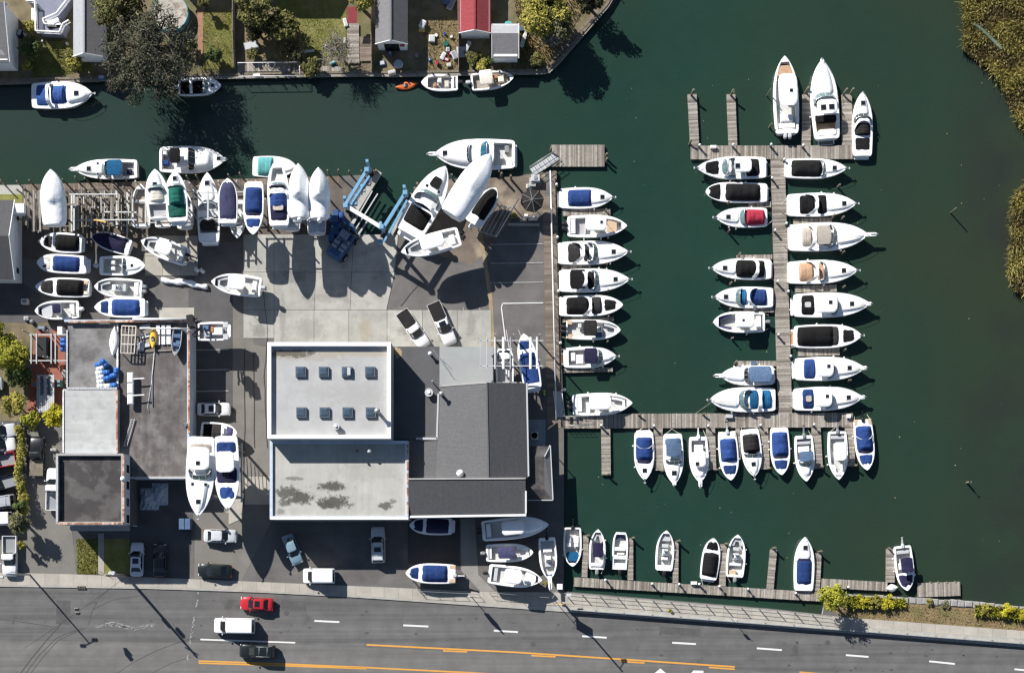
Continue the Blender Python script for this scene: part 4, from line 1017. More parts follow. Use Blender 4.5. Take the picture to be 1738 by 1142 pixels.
mb = MB(); mb.bar(P(744, 668, 4.3), P(741.5, 745, 4.3), .22, .3, M['lgrey']); mb.bar(P(706, 744, 4.3), P(742, 744.5, 4.3), .3, .3, M['lgrey']); mb.build('valley_kerb', main)
mb = MB(); q = [P(693.5, 813, 6.9), P(891, 812, 6.9), P(891, 871, 5.85), P(693.5, 874, 5.85)]; mb.prism(q, 0, 5.8, M['gwall']); mb.bar(q[0] + Vector((0, -.15, -.55)), q[1] + Vector((0, -.15, -.55)), .2, 1.1, M['gwall']); mb.build('wall', main)
mb = MB(); mb.prism(pxpoly([(693, 655), (888, 655), (888, 815), (693, 815)]), 0, 2.65, M['gwall']); mb.build('wall', main)
mb = MB(); mb.prism(pxpoly([(748, 657), (885, 655), (887, 806), (700, 806), (700, 750), (748, 750)]), 2.65, 3.95, M['gwall']); mb.build('wall', main)
mb = MB(); c = [P(RX, 651, 6.6), P(748, 656, 4.3), P(748, 656, 3.95), P(890, 653, 3.95), P(890, 653, 4.5)]; mb.face(c, M['gwall']); mb.build('gable_wall', main)
vent(main, 728, 666, 4.1, .48, .7, 'galv', 'fan'); vent(main, 734, 647, 4.1, .08, 1.4); vent(main, 749, 668, 4.4, .2, 1.5); vent(main, 730, 600, 4.1, .16, .9, 'whitep'); vent(main, 781, 803, 5.4, .28, .5, 'whitep')
# antenna on the flat roof
mb = MB(); p = P(752, 612, 4.25); mb.tube([p, p + Vector((.2, 0, 1.2))], .03, M['galv'], 4); mb.tube([P(735, 592, 5.3), P(759, 629, 5.3)], .025, M['galv'], 4)
for k in range(4): q = P(738 + k * 6, 597 + k * 9, 5.3); mb.tube([q + Vector((-.5, .4, 0)), q + Vector((.5, -.4, 0))], .015, M['galv'], 4)
tag(mb.build('roof_antenna'), 'thin metal antenna standing on the pale flat roof of the boatyard building', 'antenna')
# east lean-to canopy and service pads
cn = thing('canopy', 'dark hipped canopy with pale edge beside the seawall', 'canopy'); mb = MB()
facet(mb, [(895, 757, 3.6), (932, 757, 3.2), (924, 775, 3.7), (895, 775, 3.8)], M['bitumen2']); facet(mb, [(932, 757, 3.2), (938, 848, 3.2), (924, 830, 3.7), (924, 775, 3.7)], M['shingle3']); facet(mb, [(895, 775, 3.8), (924, 775, 3.7), (924, 830, 3.7), (895, 830, 3.8)], M['bitumen2']); facet(mb, [(895, 830, 3.8), (924, 830, 3.7), (938, 848, 3.2), (895, 848, 3.2)], M['bitumen2'])
mb.build('canopy_roof', cn); mb = MB(); mb.bar(P(934, 756, 3.2), P(938.5, 848, 3.2), .14, .2, M['lgrey']); mb.bar(P(895, 848.5, 3.2), P(938, 848.5, 3.2), .12, .2, M['lgrey']); mb.bar(P(933, 757, 3.25), P(924, 775, 3.75), .12, .12, M['lgrey']); mb.build('canopy_edge', cn)
for x, y in ((932, 760), (936, 845), (897, 845)): mb = MB(); p = P(x, y, 0); mb.tube([(p.x, p.y, 0), (p.x, p.y, 3.2)], .07, M['whitep'], 6); mb.build('post', cn)
sheet('service_pad', [(897, 712), (926, 712), (926, 757), (897, 757)], .02, mat('pad_concrete', (.24, .26, .28), .9, nz=(.8, .1)))
u = thing('air_conditioner', 'grey air conditioning unit on the shaded pad beside the shingled wing', 'air conditioner'); p = P(907, 740, 0); mb = MB(); mb.cbox(p.x, p.y, 1.0, 1.0, .02, .95, M['lgrey'], .05); mb.build('casing', u); mb = MB()
for k in range(4): mb.loft([ell(p.x, p.y, .1 + .1 * k, .1 + .1 * k, .952, 14), ell(p.x, p.y, .12 + .1 * k, .12 + .1 * k, .97, 14)], M['dark'])
mb.build('fan_grille', u)

# ---- west boatyard block
wb = thing('workshop_building', 'low workshop with worn brown bitumen roof and terracotta coping', 'building')
flat_block(wb, (200, 547, 322.5, 811), 3.7, M['bitumen'], M['bwall'])
def coping(parent, a, b, z, n, w_=.25, m='coping', sub='coping_tiles'):
    A, B = P(*a, z), P(*b, z); mb = MB(); d = (B - A) / n
    for k in range(n): mb.bar(A + d * (k + .03), A + d * (k + .95), w_ + random.uniform(-.03, .03), .18, M[m])
    return tag(mb.build(sub, parent), kind='stuff')
mb = MB(); x0, y0, x1, y1 = rect(200, 547, 322.5, 811, 3.7); mb.box(x1 - .28, x1 + .02, y0, y1, 0, 4.2, M['bwall']); mb.box(x0 - 7, x1 + .02, y1 - .02, y1 + .26, 3.6, 4.2, M['bwall']); mb.box(x0, x1, y0 - .02, y0 + .2, 3.6, 3.95, M['gwall']); mb.build('parapet', wb)
coping(wb, (320.5, 548), (320.5, 735), 4.3, 46); coping(wb, (116, 546.5), (318, 544.5), 4.3, 48); coping(wb, (203, 811), (320, 811), 4.02, 30, .2, 'lgrey', 'coping_strip')
dk = thing('workshop_annex', 'grey concrete roofed annex stacked with blue and white drums', 'building')
flat_block(dk, (115, 550, 200, 660), 3.75, M['old_conc'], M['gwall']); coping(dk, (199.5, 550), (199.5, 658), 3.86, 20, .22, 'whitep', 'roof_edge'); coping(dk, (114, 560), (114, 658), 3.84, 20, .2, 'lgrey', 'roof_edge'); coping(dk, (114, 659), (199, 659), 4.9, 20, .25, 'lgrey', 'roof_edge')
lr = thing('workshop_annex', 'annex with pale coated flat roof next to the yellow tree', 'building')
flat_block(lr, (107, 660, 199, 770), 4.9, M['pale_roof'], M['gwall']); coping(lr, (198.5, 662), (198.5, 768), 4.97, 24, .22, 'coping'); coping(lr, (107.5, 662), (107.5, 768), 4.95, 24, .16, 'whitep', 'roof_edge')
fb = thing('shopfront_building', 'square front building with dark patched roof facing the street', 'building')
flat_block(fb, (97, 770, 211, 889), 6.9, M['bitumen2'], M['bwall'], .55, .28, M['gwall']); coping(fb, (209.5, 772), (209.5, 886), 7.52, 30); coping(fb, (99, 888), (209, 888), 7.52, 28); coping(fb, (97.5, 775), (97.5, 885), 7.5, 28, .2, 'lgrey')
x0, y0, x1, y1 = rect(97, 770, 211, 889, 6.9)
mb = MB(); mb.box(x1 - .2, x1 + .05, y0 - .05, y1, 0, 4.1, M['dark_asphalt']); mb.build('wall_base', fb)  # lower wall face; the shade on it is painted in as a dark band
for k in range(4):   # windows and sign panel on the street faces
    yy = y1 - 1.2 - k * 2.2; mb = MB(); mb.box(x1 + .001, x1 + .06, yy - 1.3, yy, 4.6, 6.2, M['whitep']); o = mb.build('window', fb); g = MB(); g.box(x1 + .061, x1 + .08, yy - 1.2, yy - .1, 4.7, 6.1, M['dglass']); g.build('window_pane', o)
for k in range(4):
    xx = x0 + .8 + k * 2.2; mb = MB(); mb.box(xx, xx + 1.5, y0 - .06, y0 - .001, .6, 2.6, M['whitep']); o = mb.build('shop_window', fb); g = MB(); g.box(xx + .1, xx + 1.4, y0 - .08, y0 - .061, .7, 2.5, M['dglass']); g.build('window_pane', o)
mb = MB(); mb.box(x0 + .5, x1 - .3, y0 - .75, y0 - .1, 2.9, 3.1, M['gwall']); mb.build('awning', fb)
p = P(208, 812, 7.8); mb = MB(); mb.loft([ell(p.x, p.y, .3, .3, 7.5, 10), ell(p.x, p.y, .34, .34, 7.75, 10), ell(p.x, p.y, .1, .1, 7.95, 10)], M['whitep']); mb.build('roof_vent', fb)
p = P(314, 720, 4.3); mb = MB(); mb.loft([ell(p.x, p.y, .2, .2, 3.7, 10), ell(p.x, p.y, .34, .34, 4.2, 10), ell(p.x, p.y, .3, .3, 4.5, 10), ell(p.x, p.y, .05, .05, 4.7, 10)], M['chrome']); mb.build('turbine_vent', wb)

# ---- houses
def gable(root, x0, y0, x1, y1, axis, ridge, ze, zr, ml, mr, mw, ov=.25, gable_m=None):
    """footprint px at ground; ridge = fraction across; axis 'y' means the ridge runs along image y"""
    a, b = P(x0, y0), P(x1, y1); X0, X1, Y1, Y0 = a.x, b.x, a.y, b.y
    mb = MB(); mb.prism([(X0, Y0), (X1, Y0), (X1, Y1), (X0, Y1)], 0, ze, mw)
    if axis == 'y':
        xr = X0 + (X1 - X0) * ridge
        for yy, fl in ((Y0, 1), (Y1, -1)): mb.face([(X0, yy, ze), (X1, yy, ze), (xr, yy, zr - .05)][::fl], gable_m or mw)
        mb.build('wall', root)
        m1 = MB(); m1.face([(X0 - ov, Y0 - ov, ze - .12), (xr, Y0 - ov, zr), (xr, Y1 + ov, zr), (X0 - ov, Y1 + ov, ze - .12)], ml); m1.face([(X0 - ov, Y0 - ov, ze - .27), (X0 - ov, Y1 + ov, ze - .27), (xr, Y1 + ov, zr - .15), (xr, Y0 - ov, zr - .15)], mw); o = m1.build('roof_slope', root)
        m1 = MB(); m1.face([(xr, Y0 - ov, zr), (X1 + ov, Y0 - ov, ze - .12), (X1 + ov, Y1 + ov, ze - .12), (xr, Y1 + ov, zr)], mr); o = m1.build('roof_slope', root)
        t = MB()
        for yy in (Y0 - ov, Y1 + ov): t.bar((X0 - ov, yy, ze - .17), (xr, yy, zr - .05), .08, .22, M['whitep']); t.bar((xr, yy, zr - .05), (X1 + ov, yy, ze - .17), .08, .22, M['whitep'])
        t.bar((xr, Y0 - ov, zr + .01), (xr, Y1 + ov, zr + .01), .25, .05, ml); t.build('barge_board', root)
    else:
        yr = Y0 + (Y1 - Y0) * ridge
        for xx, fl in ((X0, -1), (X1, 1)): mb.face([(xx, Y0, ze), (xx, Y1, ze), (xx, yr, zr - .05)][::fl], gable_m or mw)
        mb.build('wall', root)
        m1 = MB(); m1.face([(X0 - ov, yr, zr), (X1 + ov, yr, zr), (X1 + ov, Y1 + ov, ze - .12), (X0 - ov, Y1 + ov, ze - .12)], ml); m1.build('roof_slope', root)
        m1 = MB(); m1.face([(X0 - ov, Y0 - ov, ze - .12), (X1 + ov, Y0 - ov, ze - .12), (X1 + ov, yr, zr), (X0 - ov, yr, zr)], mr); m1.build('roof_slope', root)
        t = MB()
        for xx in (X0 - ov, X1 + ov): t.bar((xx, Y0 - ov, ze - .17), (xx, yr, zr - .05), .08, .22, M['whitep']); t.bar((xx, yr, zr - .05), (xx, Y1 + ov, ze - .17), .08, .22, M['whitep'])
        t.build('barge_board', root)
    return X0, X1, Y0, Y1
h = thing('house', 'dark shingled house with white gable wall at the left edge by the canal', 'house')
X0, X1, Y0, Y1 = gable(h, -110, 356, 37.5, 481, 'x', .5, 4.0, 6.0, M['shingle2'], M['shingle2'], M['wall'], .3)
for yy, zz in ((Y1 - 1.6, 1.9), (Y0 + 1.3, 1.9)):
    mb = MB(); mb.box(X1 + .001, X1 + .06, yy - .45, yy + .45, zz - .5, zz + .6, M['whitep']); o = mb.build('window', h); g = MB(); g.box(X1 + .061, X1 + .08, yy - .36, yy + .36, zz - .42, zz + .5, M['dglass']); g.build('window_pane', o)
vp = P(20, 352, 3.4); mb = MB(); mb.cbox(vp.x + 1.1, vp.y - .3, 1.6, 1.3, 2.4, 4.1, M['wall']); mb.build('porch_roof', h)
h = thing('house', 'grey roofed house at the top left corner beside the white railed deck', 'house')
X0, X1, Y0, Y1 = gable(h, -120, 32, 31, 121, 'x', .97, 4.2, 6.2, M['shingle3'], M['shingle3'], M['wall'], .25)
mb = MB(); a = rect(-60, 112, 31, 128, 4.1); q = [(X0, Y0 - .3, 4.0), (X1 + .25, Y0 - .3, 4.0), (X1 - .6, Y0 + 1.2, 4.55), (X0, Y0 + 1.2, 4.55)]; mb.face(q, M['shingle4']); mb.build('hip_roof', h)
h = thing('shed', 'long shed with one pale and one grey roof slope under the bare tree', 'shed'); gable(h, 137, 14, 181, 106, 'y', .45, 2.8, 4.0, M['shingle4'], M['shingle3'], M['wall'], .2)  # paler sun side and greyer far side paint the light on one roof
h = thing('house', 'grey gabled boathouse with white front and dark doorway', 'house'); X0, X1, Y0, Y1 = gable(h, 643, -40, 692, 86, 'y', .5, 3.0, 4.3, M['shingle3'], M['shingle'], M['wall'], .2)  # slope away from the sun given darker shingles, its shade in the colour
mb = MB(); mb.box(X0 + .9, X0 + 2.9, Y0 - .06, Y0 - .001, 0, 2.4, M['dglass']); mb.build('doorway', h); mb = MB(); mb.box(X1 - .9, X1 - .3, Y0 - .06, Y0 - .001, 1.5, 2.3, M['redroof']); mb.build('window', h)
h = thing('shed', 'red roofed shed with pale gable end facing the canal', 'shed'); gable(h, 783, -30, 831, 66, 'y', .5, 2.7, 3.7, M['redroof'], M['redroof'], M['wall'], .2)
h = thing('shed', 'small grey roofed shed with pale upper slope near the point', 'shed'); gable(h, 838, 54, 878, 107, 'x', .68, 2.4, 3.0, M['shingle4'], M['shingle3'], M['wall'], .2)  # sunlit upper slope painted paler than the lower one
h = thing('deck', 'weathered wooden patio deck with a small red roof panel', 'deck'); planks(h, (599, 40), (600, 108), 20, .25, 'plank', .2, frame=False); planks(h, (620, 62), (621, 104), 20, .25, 'bplank', .2, frame=False)
mb = MB(); facet(mb, [(589, 12, 2.6), (606, 12, 2.6), (606, 40, 2.2), (590, 40, 2.2)], M['redroof']); mb.build('red_roof', h)
# unseen houses beyond the top edge, added to cast the gardens' shade
for lab, px, hh in (('unseen tall house beyond the top edge, added to shade the lawn', (398, -175, 496, -60), 7.0), ('unseen house beyond the top edge above the grey boathouse, added for shade', (596, -160, 702, -52), 6.6), ('unseen house beyond the top edge above the round pool, added for shade', (262, -170, 338, -68), 6.8)):
    h = thing('house', lab, 'house'); gable(h, *px, 'x', .5, hh, hh + 1.6, M['shingle3'], M['shingle3'], M['wall'], .3)
# white-railed raised deck
h = thing('deck', 'raised blue grey deck with white railings and angled stairs, top left', 'deck'); mb = MB()
dp = [(48, -40), (118, -40), (118, 2), (98, 36), (78, 36), (76, 42), (84, 50), (100, 48), (108, 42), (114, 40), (106, 58), (66, 56), (65, 8), (48, 4)]
mb.prism([P(x, y, 1.6) for x, y in dp], 0, 1.6, mat('deck_boards', (.20, .21, .27), .8, nz=(1, .1), streak=(12, .3, .1))); mb.build('deck_floor', h)
def railing(parent, pts, z0, hh, m=M['whitep'], step=.5, name='railing', pr=.05):
    mb = MB()
    for p, q in zip(pts[:-1], pts[1:]):
        A, B = P(*p, z0), P(*q, z0); L_ = (B - A).length; n = max(1, int(L_ / step))
        mb.bar(A + Vector((0, 0, hh)), B + Vector((0, 0, hh)), .16, .07, m); mb.bar(A + Vector((0, 0, .12)), B + Vector((0, 0, .12)), .06, .06, m)
        for k in range(n + 1): r_ = A.lerp(B, k / n); mb.tube([r_, r_ + Vector((0, 0, hh))], pr, m, 4)
    return mb.build(name, parent)
railing(h, [(42, -10), (48, 6), (63, 6), (64, 57), (104, 59), (110, 45), (120, 39)], 1.6, 1.0, step=.22); railing(h, [(122, -2), (99, 27), (76, 37), (79, 45), (96, 46)], 1.6, 1.0, step=.22)
mb = MB()
for k in range(5): q = [P(78 + k * 1.4, 36 + k * 1.6, 1.62), P(98 + k * 1.5, 30 + k * 3, 1.62)]; mb.bar(q[0] + Vector((0, 0, -.0 + .06 * k)), q[1] + Vector((0, 0, .06 * k)), .25, .06, M['whitep'])
tag(mb.build('stair_treads', h), kind='stuff')
mb = MB(); mb.prism([P(x, y, .6) for x, y in ((53, 14), (62, 14), (62, 38), (53, 38))], 0, .6, M['offw']); tag(mb.build('storage_box'), 'cream storage bench against the white railed deck', 'bench')
# round covered pool
h = thing('pool', 'round above-ground pool under a pale leaf strewn cover', 'pool'); p = P(289, 22, 1.2); mb = MB(); mb.loft([ell(p.x, p.y, 2.35, 2.45, 0, 28), ell(p.x, p.y, 2.35, 2.45, 1.2, 28)], mat('pool_wall', (.2, .42, .48), .5), cap=False); mb.build('pool_wall', h)
mb = MB(); rows = [ell(p.x, p.y, 2.35 * f, 2.45 * f, 1.22 - .1 * (1 - f), 28) for f in (1.0, .7, .4, .1)]; mb.loft(rows, mat('pool_cover', (.40, .37, .33), .8, nz=(.6, .15), nz2=(.5, .52, .62, (.2, .15, .11)), bump=(2, .5, .05)), smooth=True); mb.build('pool_cover', h)
mb = MB(); mb.tube([(p.x + 2.38 * math.cos(a), p.y + 2.48 * math.sin(a), 1.24) for a in [k * math.pi / 14 for k in range(29)]], .07, M['aqua'], 5); mb.build('pool_rim', h)
# garden fences between plots
for pts, lab in (([(398, -10), (398, 60), (400, 118)], 'grey picket fence left of the shaded garden'), ([(631, 0), (632, 126)], 'dark fence along the grey boathouse'), ([(778, 0), (779, 124)], 'low fence beside the red roofed shed')):
    f = thing('fence', lab, 'fence')
    for p, q in zip(pts[:-1], pts[1:]):
        A, B = P(*p), P(*q); n = int((B - A).length / 1.9)
        for k in range(n):
            a, b = A.lerp(B, k / n), A.lerp(B, (k + .97) / n); mb = MB(); mb.bar(a + Vector((0, 0, .8)), b + Vector((0, 0, .8)), .05, 1.5, M['timber']); mb.build('fence_panel', f)
            mb = MB(); mb.bar(a, a + Vector((0, 0, 1.75)), .1, .1, M['timber']); mb.build('fence_post', f)

# ------------------------------------------------------------------ boats in the water
random.seed(40)
G1 = 'boats berthed along the seawall'; G2 = 'boats berthed on the central pier'; G3 = 'boats on the cross dock'; G4 = 'boats on the street side dock'; G5 = 'boats moored in the canal'; G6 = 'boats in dry storage'
EXPR = [('tr', .56, .95, .66, .16), ('fl', .64, .93, .5), ('r', .52), ('anc',)]
def HATCH(t=.8): return [('k', t)]
# seawall berths, bows to the right
boat('small white cruiser with all blue canvas cover, northernmost berth of the seawall', (950, 337), (1040, 336), 36, ('pl', .6), ('c', .14, .62, 'blue', .80, .62), *EXPR, *HATCH(), group=G1)
boat('white T-top centre console with twin black motors and tan bow seat', (963, 384.5), (1064, 384), 38, ('o', .05, .30, .78, .6, 'gsole'), ('o', .305, .90, .72), ('m', 2, 'dark'), ('h', .30, .64, .66, 1.7), ('con', .5), ('p', .67, .83, .62, 'vinyl', -.25), ('s', .1, 0, .6, 2.0, -.3, .1, 'white'), ('k', .56, .1, .16, 1.7), group=G1)
boat('white express cruiser with dark green cockpit cover and arch', (947, 430), (1066, 428.5), 40, ('pl', .5), ('c', .13, .33, 'char', .84, .3), ('c', .36, .45, 'char', .8, .25), ('w', .42, .57, .86, .6), ('a', .36, .14, .9, 1.3), *EXPR, *HATCH(.79), group=G1, hullc='white')
boat('white express cruiser with black bimini aft and forward of a white arch', (949, 477), (1068, 475), 40, ('pl', .5), ('b', .15, .38, 'black', .80, 1.1), ('c', .15, .40, 'char', .8, .2), ('c', .40, .50, 'black', .8, .4), ('w', .46, .57, .86, .6), ('a', .38, .12, .9, 1.3), *EXPR, *HATCH(.8), group=G1)
boat('white bowrider with black cockpit and bow covers split by a white arch', (949, 520), (1057, 518), 36, ('pl', .45), ('c', .1, .49, 'black', .84, .55), ('c', .50, .67, 'char', .84, .45), ('a', .49, .1, .9, .9), ('bc', .69, .92, 'black', .7), style='r', group=G1)
boat('white dual console boat with tan corner seats and charcoal top', (961, 559), (1053, 560.5), 34, ('o', .02, .93, .78), ('m', 2, 'dark'), ('s', .06, .95, .8, .6, -.3, .05, 'vinyl'), ('s', .06, -.95, .8, .6, -.3, .05, 'vinyl'), ('b', .31, .56, 'char', .76, 1.4), ('con', .6), ('s', .6, -.65, .8, .8, -.4, .1, 'steel'), ('U', .7, .93, .78, 'lgrey'), ('s', .25, .5, .5, .6, -.3, .1, 'sole'), style='r', group=G1)
boat('walkaround boat with navy bimini and teak platform, under a seawall finger', (957, 607.5), (1046, 605), 36, ('pl', .45, 'teak', .7), ('o', .09, .42, .74, .6, 'gsole'), ('b', .38, .63, 'navy', .72, 1.1), ('s', .18, .1, .6, 1.1, -.6, .05, 'white'), ('s', .3, -.2, 1.0, 1.2, -.6, -.1, 'white'), ('w', .62, .74, .74, .6), ('tr', .66, .95, .6, .18), ('r', .6), ('anc',), group=G1)
boat('big white centre console with white top and twin motors, southernmost seawall berth', (972, 687.5), (1073, 684), 38, ('o', .08, .28, .74, .6, 'sole'), ('o', .29, .9, .76), ('m', 2, 'dark'), ('h', .27, .63, .62, 1.7), ('con', .46), ('s', .12, 0, .6, 1.9, -.3, .1, 'white'), ('U', .66, .88, .74, 'white'), group=G1)
# central pier, west side, bows left
boat('cruiser with white hardtop, black sun pad and black aft cover, first on the west side', (1300, 284.5), (1182, 286.5), 38, ('pl', .3), ('c', .09, .30, 'black', .82, .4), ('h', .23, .47, .60, 1.2), ('w', .45, .64, .80, .7), ('a', .53, -.06, .84, .8), ('bc', .66, .90, 'black', .78), ('k', .43, .1, .3, 1.2), ('anc',), ('r', .6), ('s', .34, .95, .5, .5, .5, .9, 'lgrey', 'horn_box'), group=G2)
boat('round nosed deck boat under black covers', (1302, 327.5), (1197, 326.5), 34, ('pl', .3), ('c', .1, .69, 'black', .86, .75), ('bc', .74, .96, 'black', .86), style='f', group=G2)
boat('small white cruiser with red canvas', (1302, 369), (1214, 370), 34, ('c', .04, .43, 'red', .80, .75), ('a', .1, -.02, .7, 1.0, 'red', .12), ('w', .42, .53, .8, .5), *EXPR, *HATCH(.76), group=G2)
boat('white cruiser with long black bimini behind a wooden finger dock', (1309, 457), (1207, 456), 36, ('pl', .3), ('c', .1, .60, 'black', .82, .8), ('c', .1, .28, 'char', .8, .25), ('a', .24, -.06, .86, .95), ('tr', .6, .95, .66, .15), ('fl', .66, .93, .5), ('anc',), ('r',), *HATCH(.78), group=G2)
boat('white cruiser with blue canvas split by a white arch, west of the pier', (1312, 505), (1212, 505), 36, ('c', .1, .42, 'blue', .80, .55), ('c', .45, .56, 'teal', .78, .5), ('a', .44, .14, .88, 1.2), ('w', .54, .64, .82, .5), *EXPR, *HATCH(.81), group=G2)
boat('white centre console with white hardtop and grey motor, west of the pier', (1298, 546.5), (1210, 547), 36, ('o', .04, .9, .78), ('m', 1, 'grey'), ('h', .24, .60, .68, 1.6), ('con', .45), ('s', .12, 0, .7, 1.6, -.35, .1, 'white'), ('U', .64, .9, .78, 'purp'), ('k', .45, .05, .14, 1.6), style='r', group=G2)
boat('pale cruiser with slate blue bimini and bow pulpit, west of the pier', (1313, 636.5), (1222, 638), 34, ('pl', .3), ('b', .06, .48, 'steel', .78, 1.0), ('c', .06, .3, 'navy', .8, .15), ('w', .46, .56, .78, .5, 'dglass'), ('tr', .55, .95, .64, .16), ('pu', .8), ('r',), group=G2)
boat('long white cruiser with teal canvas at the foot of the pier', (1316, 678), (1204, 679), 42, ('c', .06, .22, 'teal', .82, .5), ('c', .26, .40, 'teal', .80, .5), ('a', .24, .0, .9, 1.0), ('w', .38, .56, .80, .6), ('tr', .56, .96, .7, .18), ('fl', .6, .93, .55), ('anc',), ('r',), group=G2)
# central pier, east side, bows right
boat('white cruiser with full black cover tight under the T-head', (1332, 286), (1436, 287), 34, ('pl', .3), ('c', .09, .62, 'black', .84, .6), ('w', .58, .66, .8, .4), *HATCH(.8), ('r', .6), ('anc',), ('tr', .64, .95, .6, .12), group=G2)
boat('white express cruiser with black canvas split by white arch, east of the pier', (1336, 348.5), (1452, 347), 40, ('pl', .4), ('c', .17, .41, 'black', .82, .5), ('c', .43, .58, 'black', .82, .45), ('a', .42, .14, .9, 1.1), *EXPR, *HATCH(.82), group=G2)
boat('largest cruiser on the pier, beige canvas and long bow pulpit', (1338, 404), (1472, 399.5), 48, ('pl', .4), ('c', .16, .30, 'beige', .74, .5), ('b', .33, .52, 'beige', .66, 1.0), ('c', .33, .54, 'char', .76, .2), ('a', .32, .06, .86, 1.2), ('w', .5, .61, .80, .6), ('tr', .6, .94, .7, .2), ('fl', .62, .9, .52), ('pu', 1.2), ('r',), group=G2)
boat('white express cruiser with tan canvas, east of the pier', (1337, 463), (1454, 460), 40, ('pl', .4), ('c', .15, .38, 'tan', .82, .5), ('c', .42, .53, 'tan', .80, .35), ('a', .41, .13, .9, 1.1), ('w', .46, .57, .84, .55), *EXPR, *HATCH(.8), group=G2)
boat('white hardtop cruiser with black aft cover, east of the pier', (1347, 518.5), (1475, 516.5), 42, ('pl', .3), ('c', .09, .28, 'black', .84, .4), ('h', .27, .55, .74, 1.2), ('w', .50, .59, .84, .7), ('k', .46, .1, .22, 1.2), ('p', .14, .22, .22, 'lgrey', .45, 'cover_panel'), ('tr', .58, .95, .68, .18), ('fl', .62, .93, .5), ('pu', .2), ('r',), *HATCH(.76), group=G2)
boat('white boat with teak platform and black cockpit and bow covers', (1348, 571.5), (1461, 570), 40, ('pl', .55, 'teak', .9), ('c', .03, .61, 'black', .86, .75), ('c', .5, .67, 'char', .84, .3), ('bc', .71, .91, 'black', .76), ('anc',), style='r', group=G2)
boat('white hardtop cruiser with plain blue aft cover, second from the pier foot', (1349, 626.5), (1466, 625), 40, ('pl', .3), ('c', .12, .30, 'blue', .86, .4), ('h', .28, .53, .76, 1.2), ('w', .47, .57, .86, .7), ('k', .46, .15, .2, 1.2), ('tr', .57, .95, .68, .18), ('fl', .62, .93, .5), ('pu', .3), ('r',), *HATCH(.78), group=G2)
boat('white hardtop cruiser with a pale window in its blue aft cover', (1347, 678), (1463, 674.5), 40, ('pl', .3), ('c', .12, .30, 'blue', .86, .4), ('p', .17, .25, .26, 'beige', .5, 'cover_window'), ('h', .28, .53, .76, 1.2), ('w', .47, .57, .86, .7), ('k', .46, .15, .2, 1.2), ('tr', .57, .95, .68, .18), ('fl', .62, .93, .5), ('pu', .3), ('r',), *HATCH(.79), group=G2)
# cross dock, bows towards the street
boat('white cuddy boat with blue cover, westernmost on the cross dock', (1093, 733), (1094, 815), 34, ('pl', .3), ('c', .1, .60, 'blue', .84, .65), ('c', .52, .66, 'navy', .78, .25), ('a', .35, .12, .9, .6, 'white', .12), ('anc',), ('r', .6), *HATCH(.8), group=G3)
boat('white boat with slate blue bimini above glass screen on the cross dock', (1142, 736), (1144, 822), 34, ('c', .08, .24, 'steel', .84, .25), ('b', .2, .46, 'steel', .76, .9), ('w', .5, .62, .82, .5), ('tr', .6, .95, .68, .15), ('pu', .1), ('k', .78, 0, .3), group=G3)
boat('all white pilothouse boat with raised white motor and bow pulpit', (1185, 741), (1188, 819), 33, ('o', .08, .33, .76, .6, 'gsole'), ('m', 1, 'white', 1), ('s', .26, 0, 1.0, 1.2, -.3, .3, 'white'), ('h', .32, .66, .60, .9), ('k', .6, -.4, .22, .9), ('tr', .62, .9, .62, .2), ('pu', .6), ('r',), group=G3)
boat('blue covered bowrider with raised motor between cream stern seats', (1234, 733), (1240, 815), 33, ('m', 1, 'lgrey', 1), ('s', .05, .85, .8, .65, -.1, .1, 'cream'), ('s', .05, -.85, .8, .65, -.1, .1, 'cream'), ('c', .13, .63, 'blue', .84, .75), ('bc', .67, .90, 'blue', .8), style='r', group=G3)
boat('white cuddy boat with charcoal bimini on the cross dock', (1272, 728), (1280, 809), 34, ('c', .1, .5, 'char', .82, .8), ('c', .45, .55, 'char', .7, .2), ('w', .5, .6, .82, .4), ('tr', .6, .95, .66, .14), ('anc',), ('r', .6), *HATCH(.74), group=G3)
boat('blue covered bowrider with white transom, centre of the cross dock', (1322.5, 726), (1326, 806), 33, ('pl', .3), ('c', .08, .62, 'blue', .84, .65), ('c', .48, .66, 'navy', .8, .25), ('bc', .67, .9, 'blue', .8), ('fen', ((.45, 1), (.45, -1))), style='r', group=G3)
boat('white cuddy console boat with small blue top and raised grey motor', (1364, 739), (1368, 817), 33, ('o', .07, .52, .78, .6, 'gsole'), ('m', 1, 'grey', 1), ('s', .16, 0, .4, 1.8, -.3, 0, 'lgrey'), ('s', .3, -.1, .8, 1.5, -.5, .1, 'white'), ('b', .36, .58, 'steel', .72, 1.1), ('con', .5), ('w', .56, .68, .7, .45), ('tr', .58, .9, .6, .25), group=G3)
boat('white centre console with white hardtop and raised grey motor on the cross dock', (1421, 732), (1423, 814), 34, ('o', .05, .92, .76), ('m', 1, 'grey', 1), ('s', .12, 0, .5, 2.0, -.35, -.05, 'lgrey'), ('h', .25, .62, .62, 1.6), ('con', .45), ('U', .68, .9, .74, 'white'), group=G3)
boat('blue covered bowrider with tan stern seats, easternmost on the cross dock', (1464, 712), (1471, 798), 33, ('m', 1, 'dark', 1), ('s', .05, .85, .8, .65, -.1, .1, 'vinyl'), ('s', .05, -.85, .8, .65, -.1, .1, 'vinyl'), ('c', .12, .63, 'blue', .84, .75), ('c', .52, .67, 'navy', .8, .25), ('a', .4, .1, .88, .7, 'white', .12), ('bc', .68, .90, 'blue', .8), style='r', group=G3)
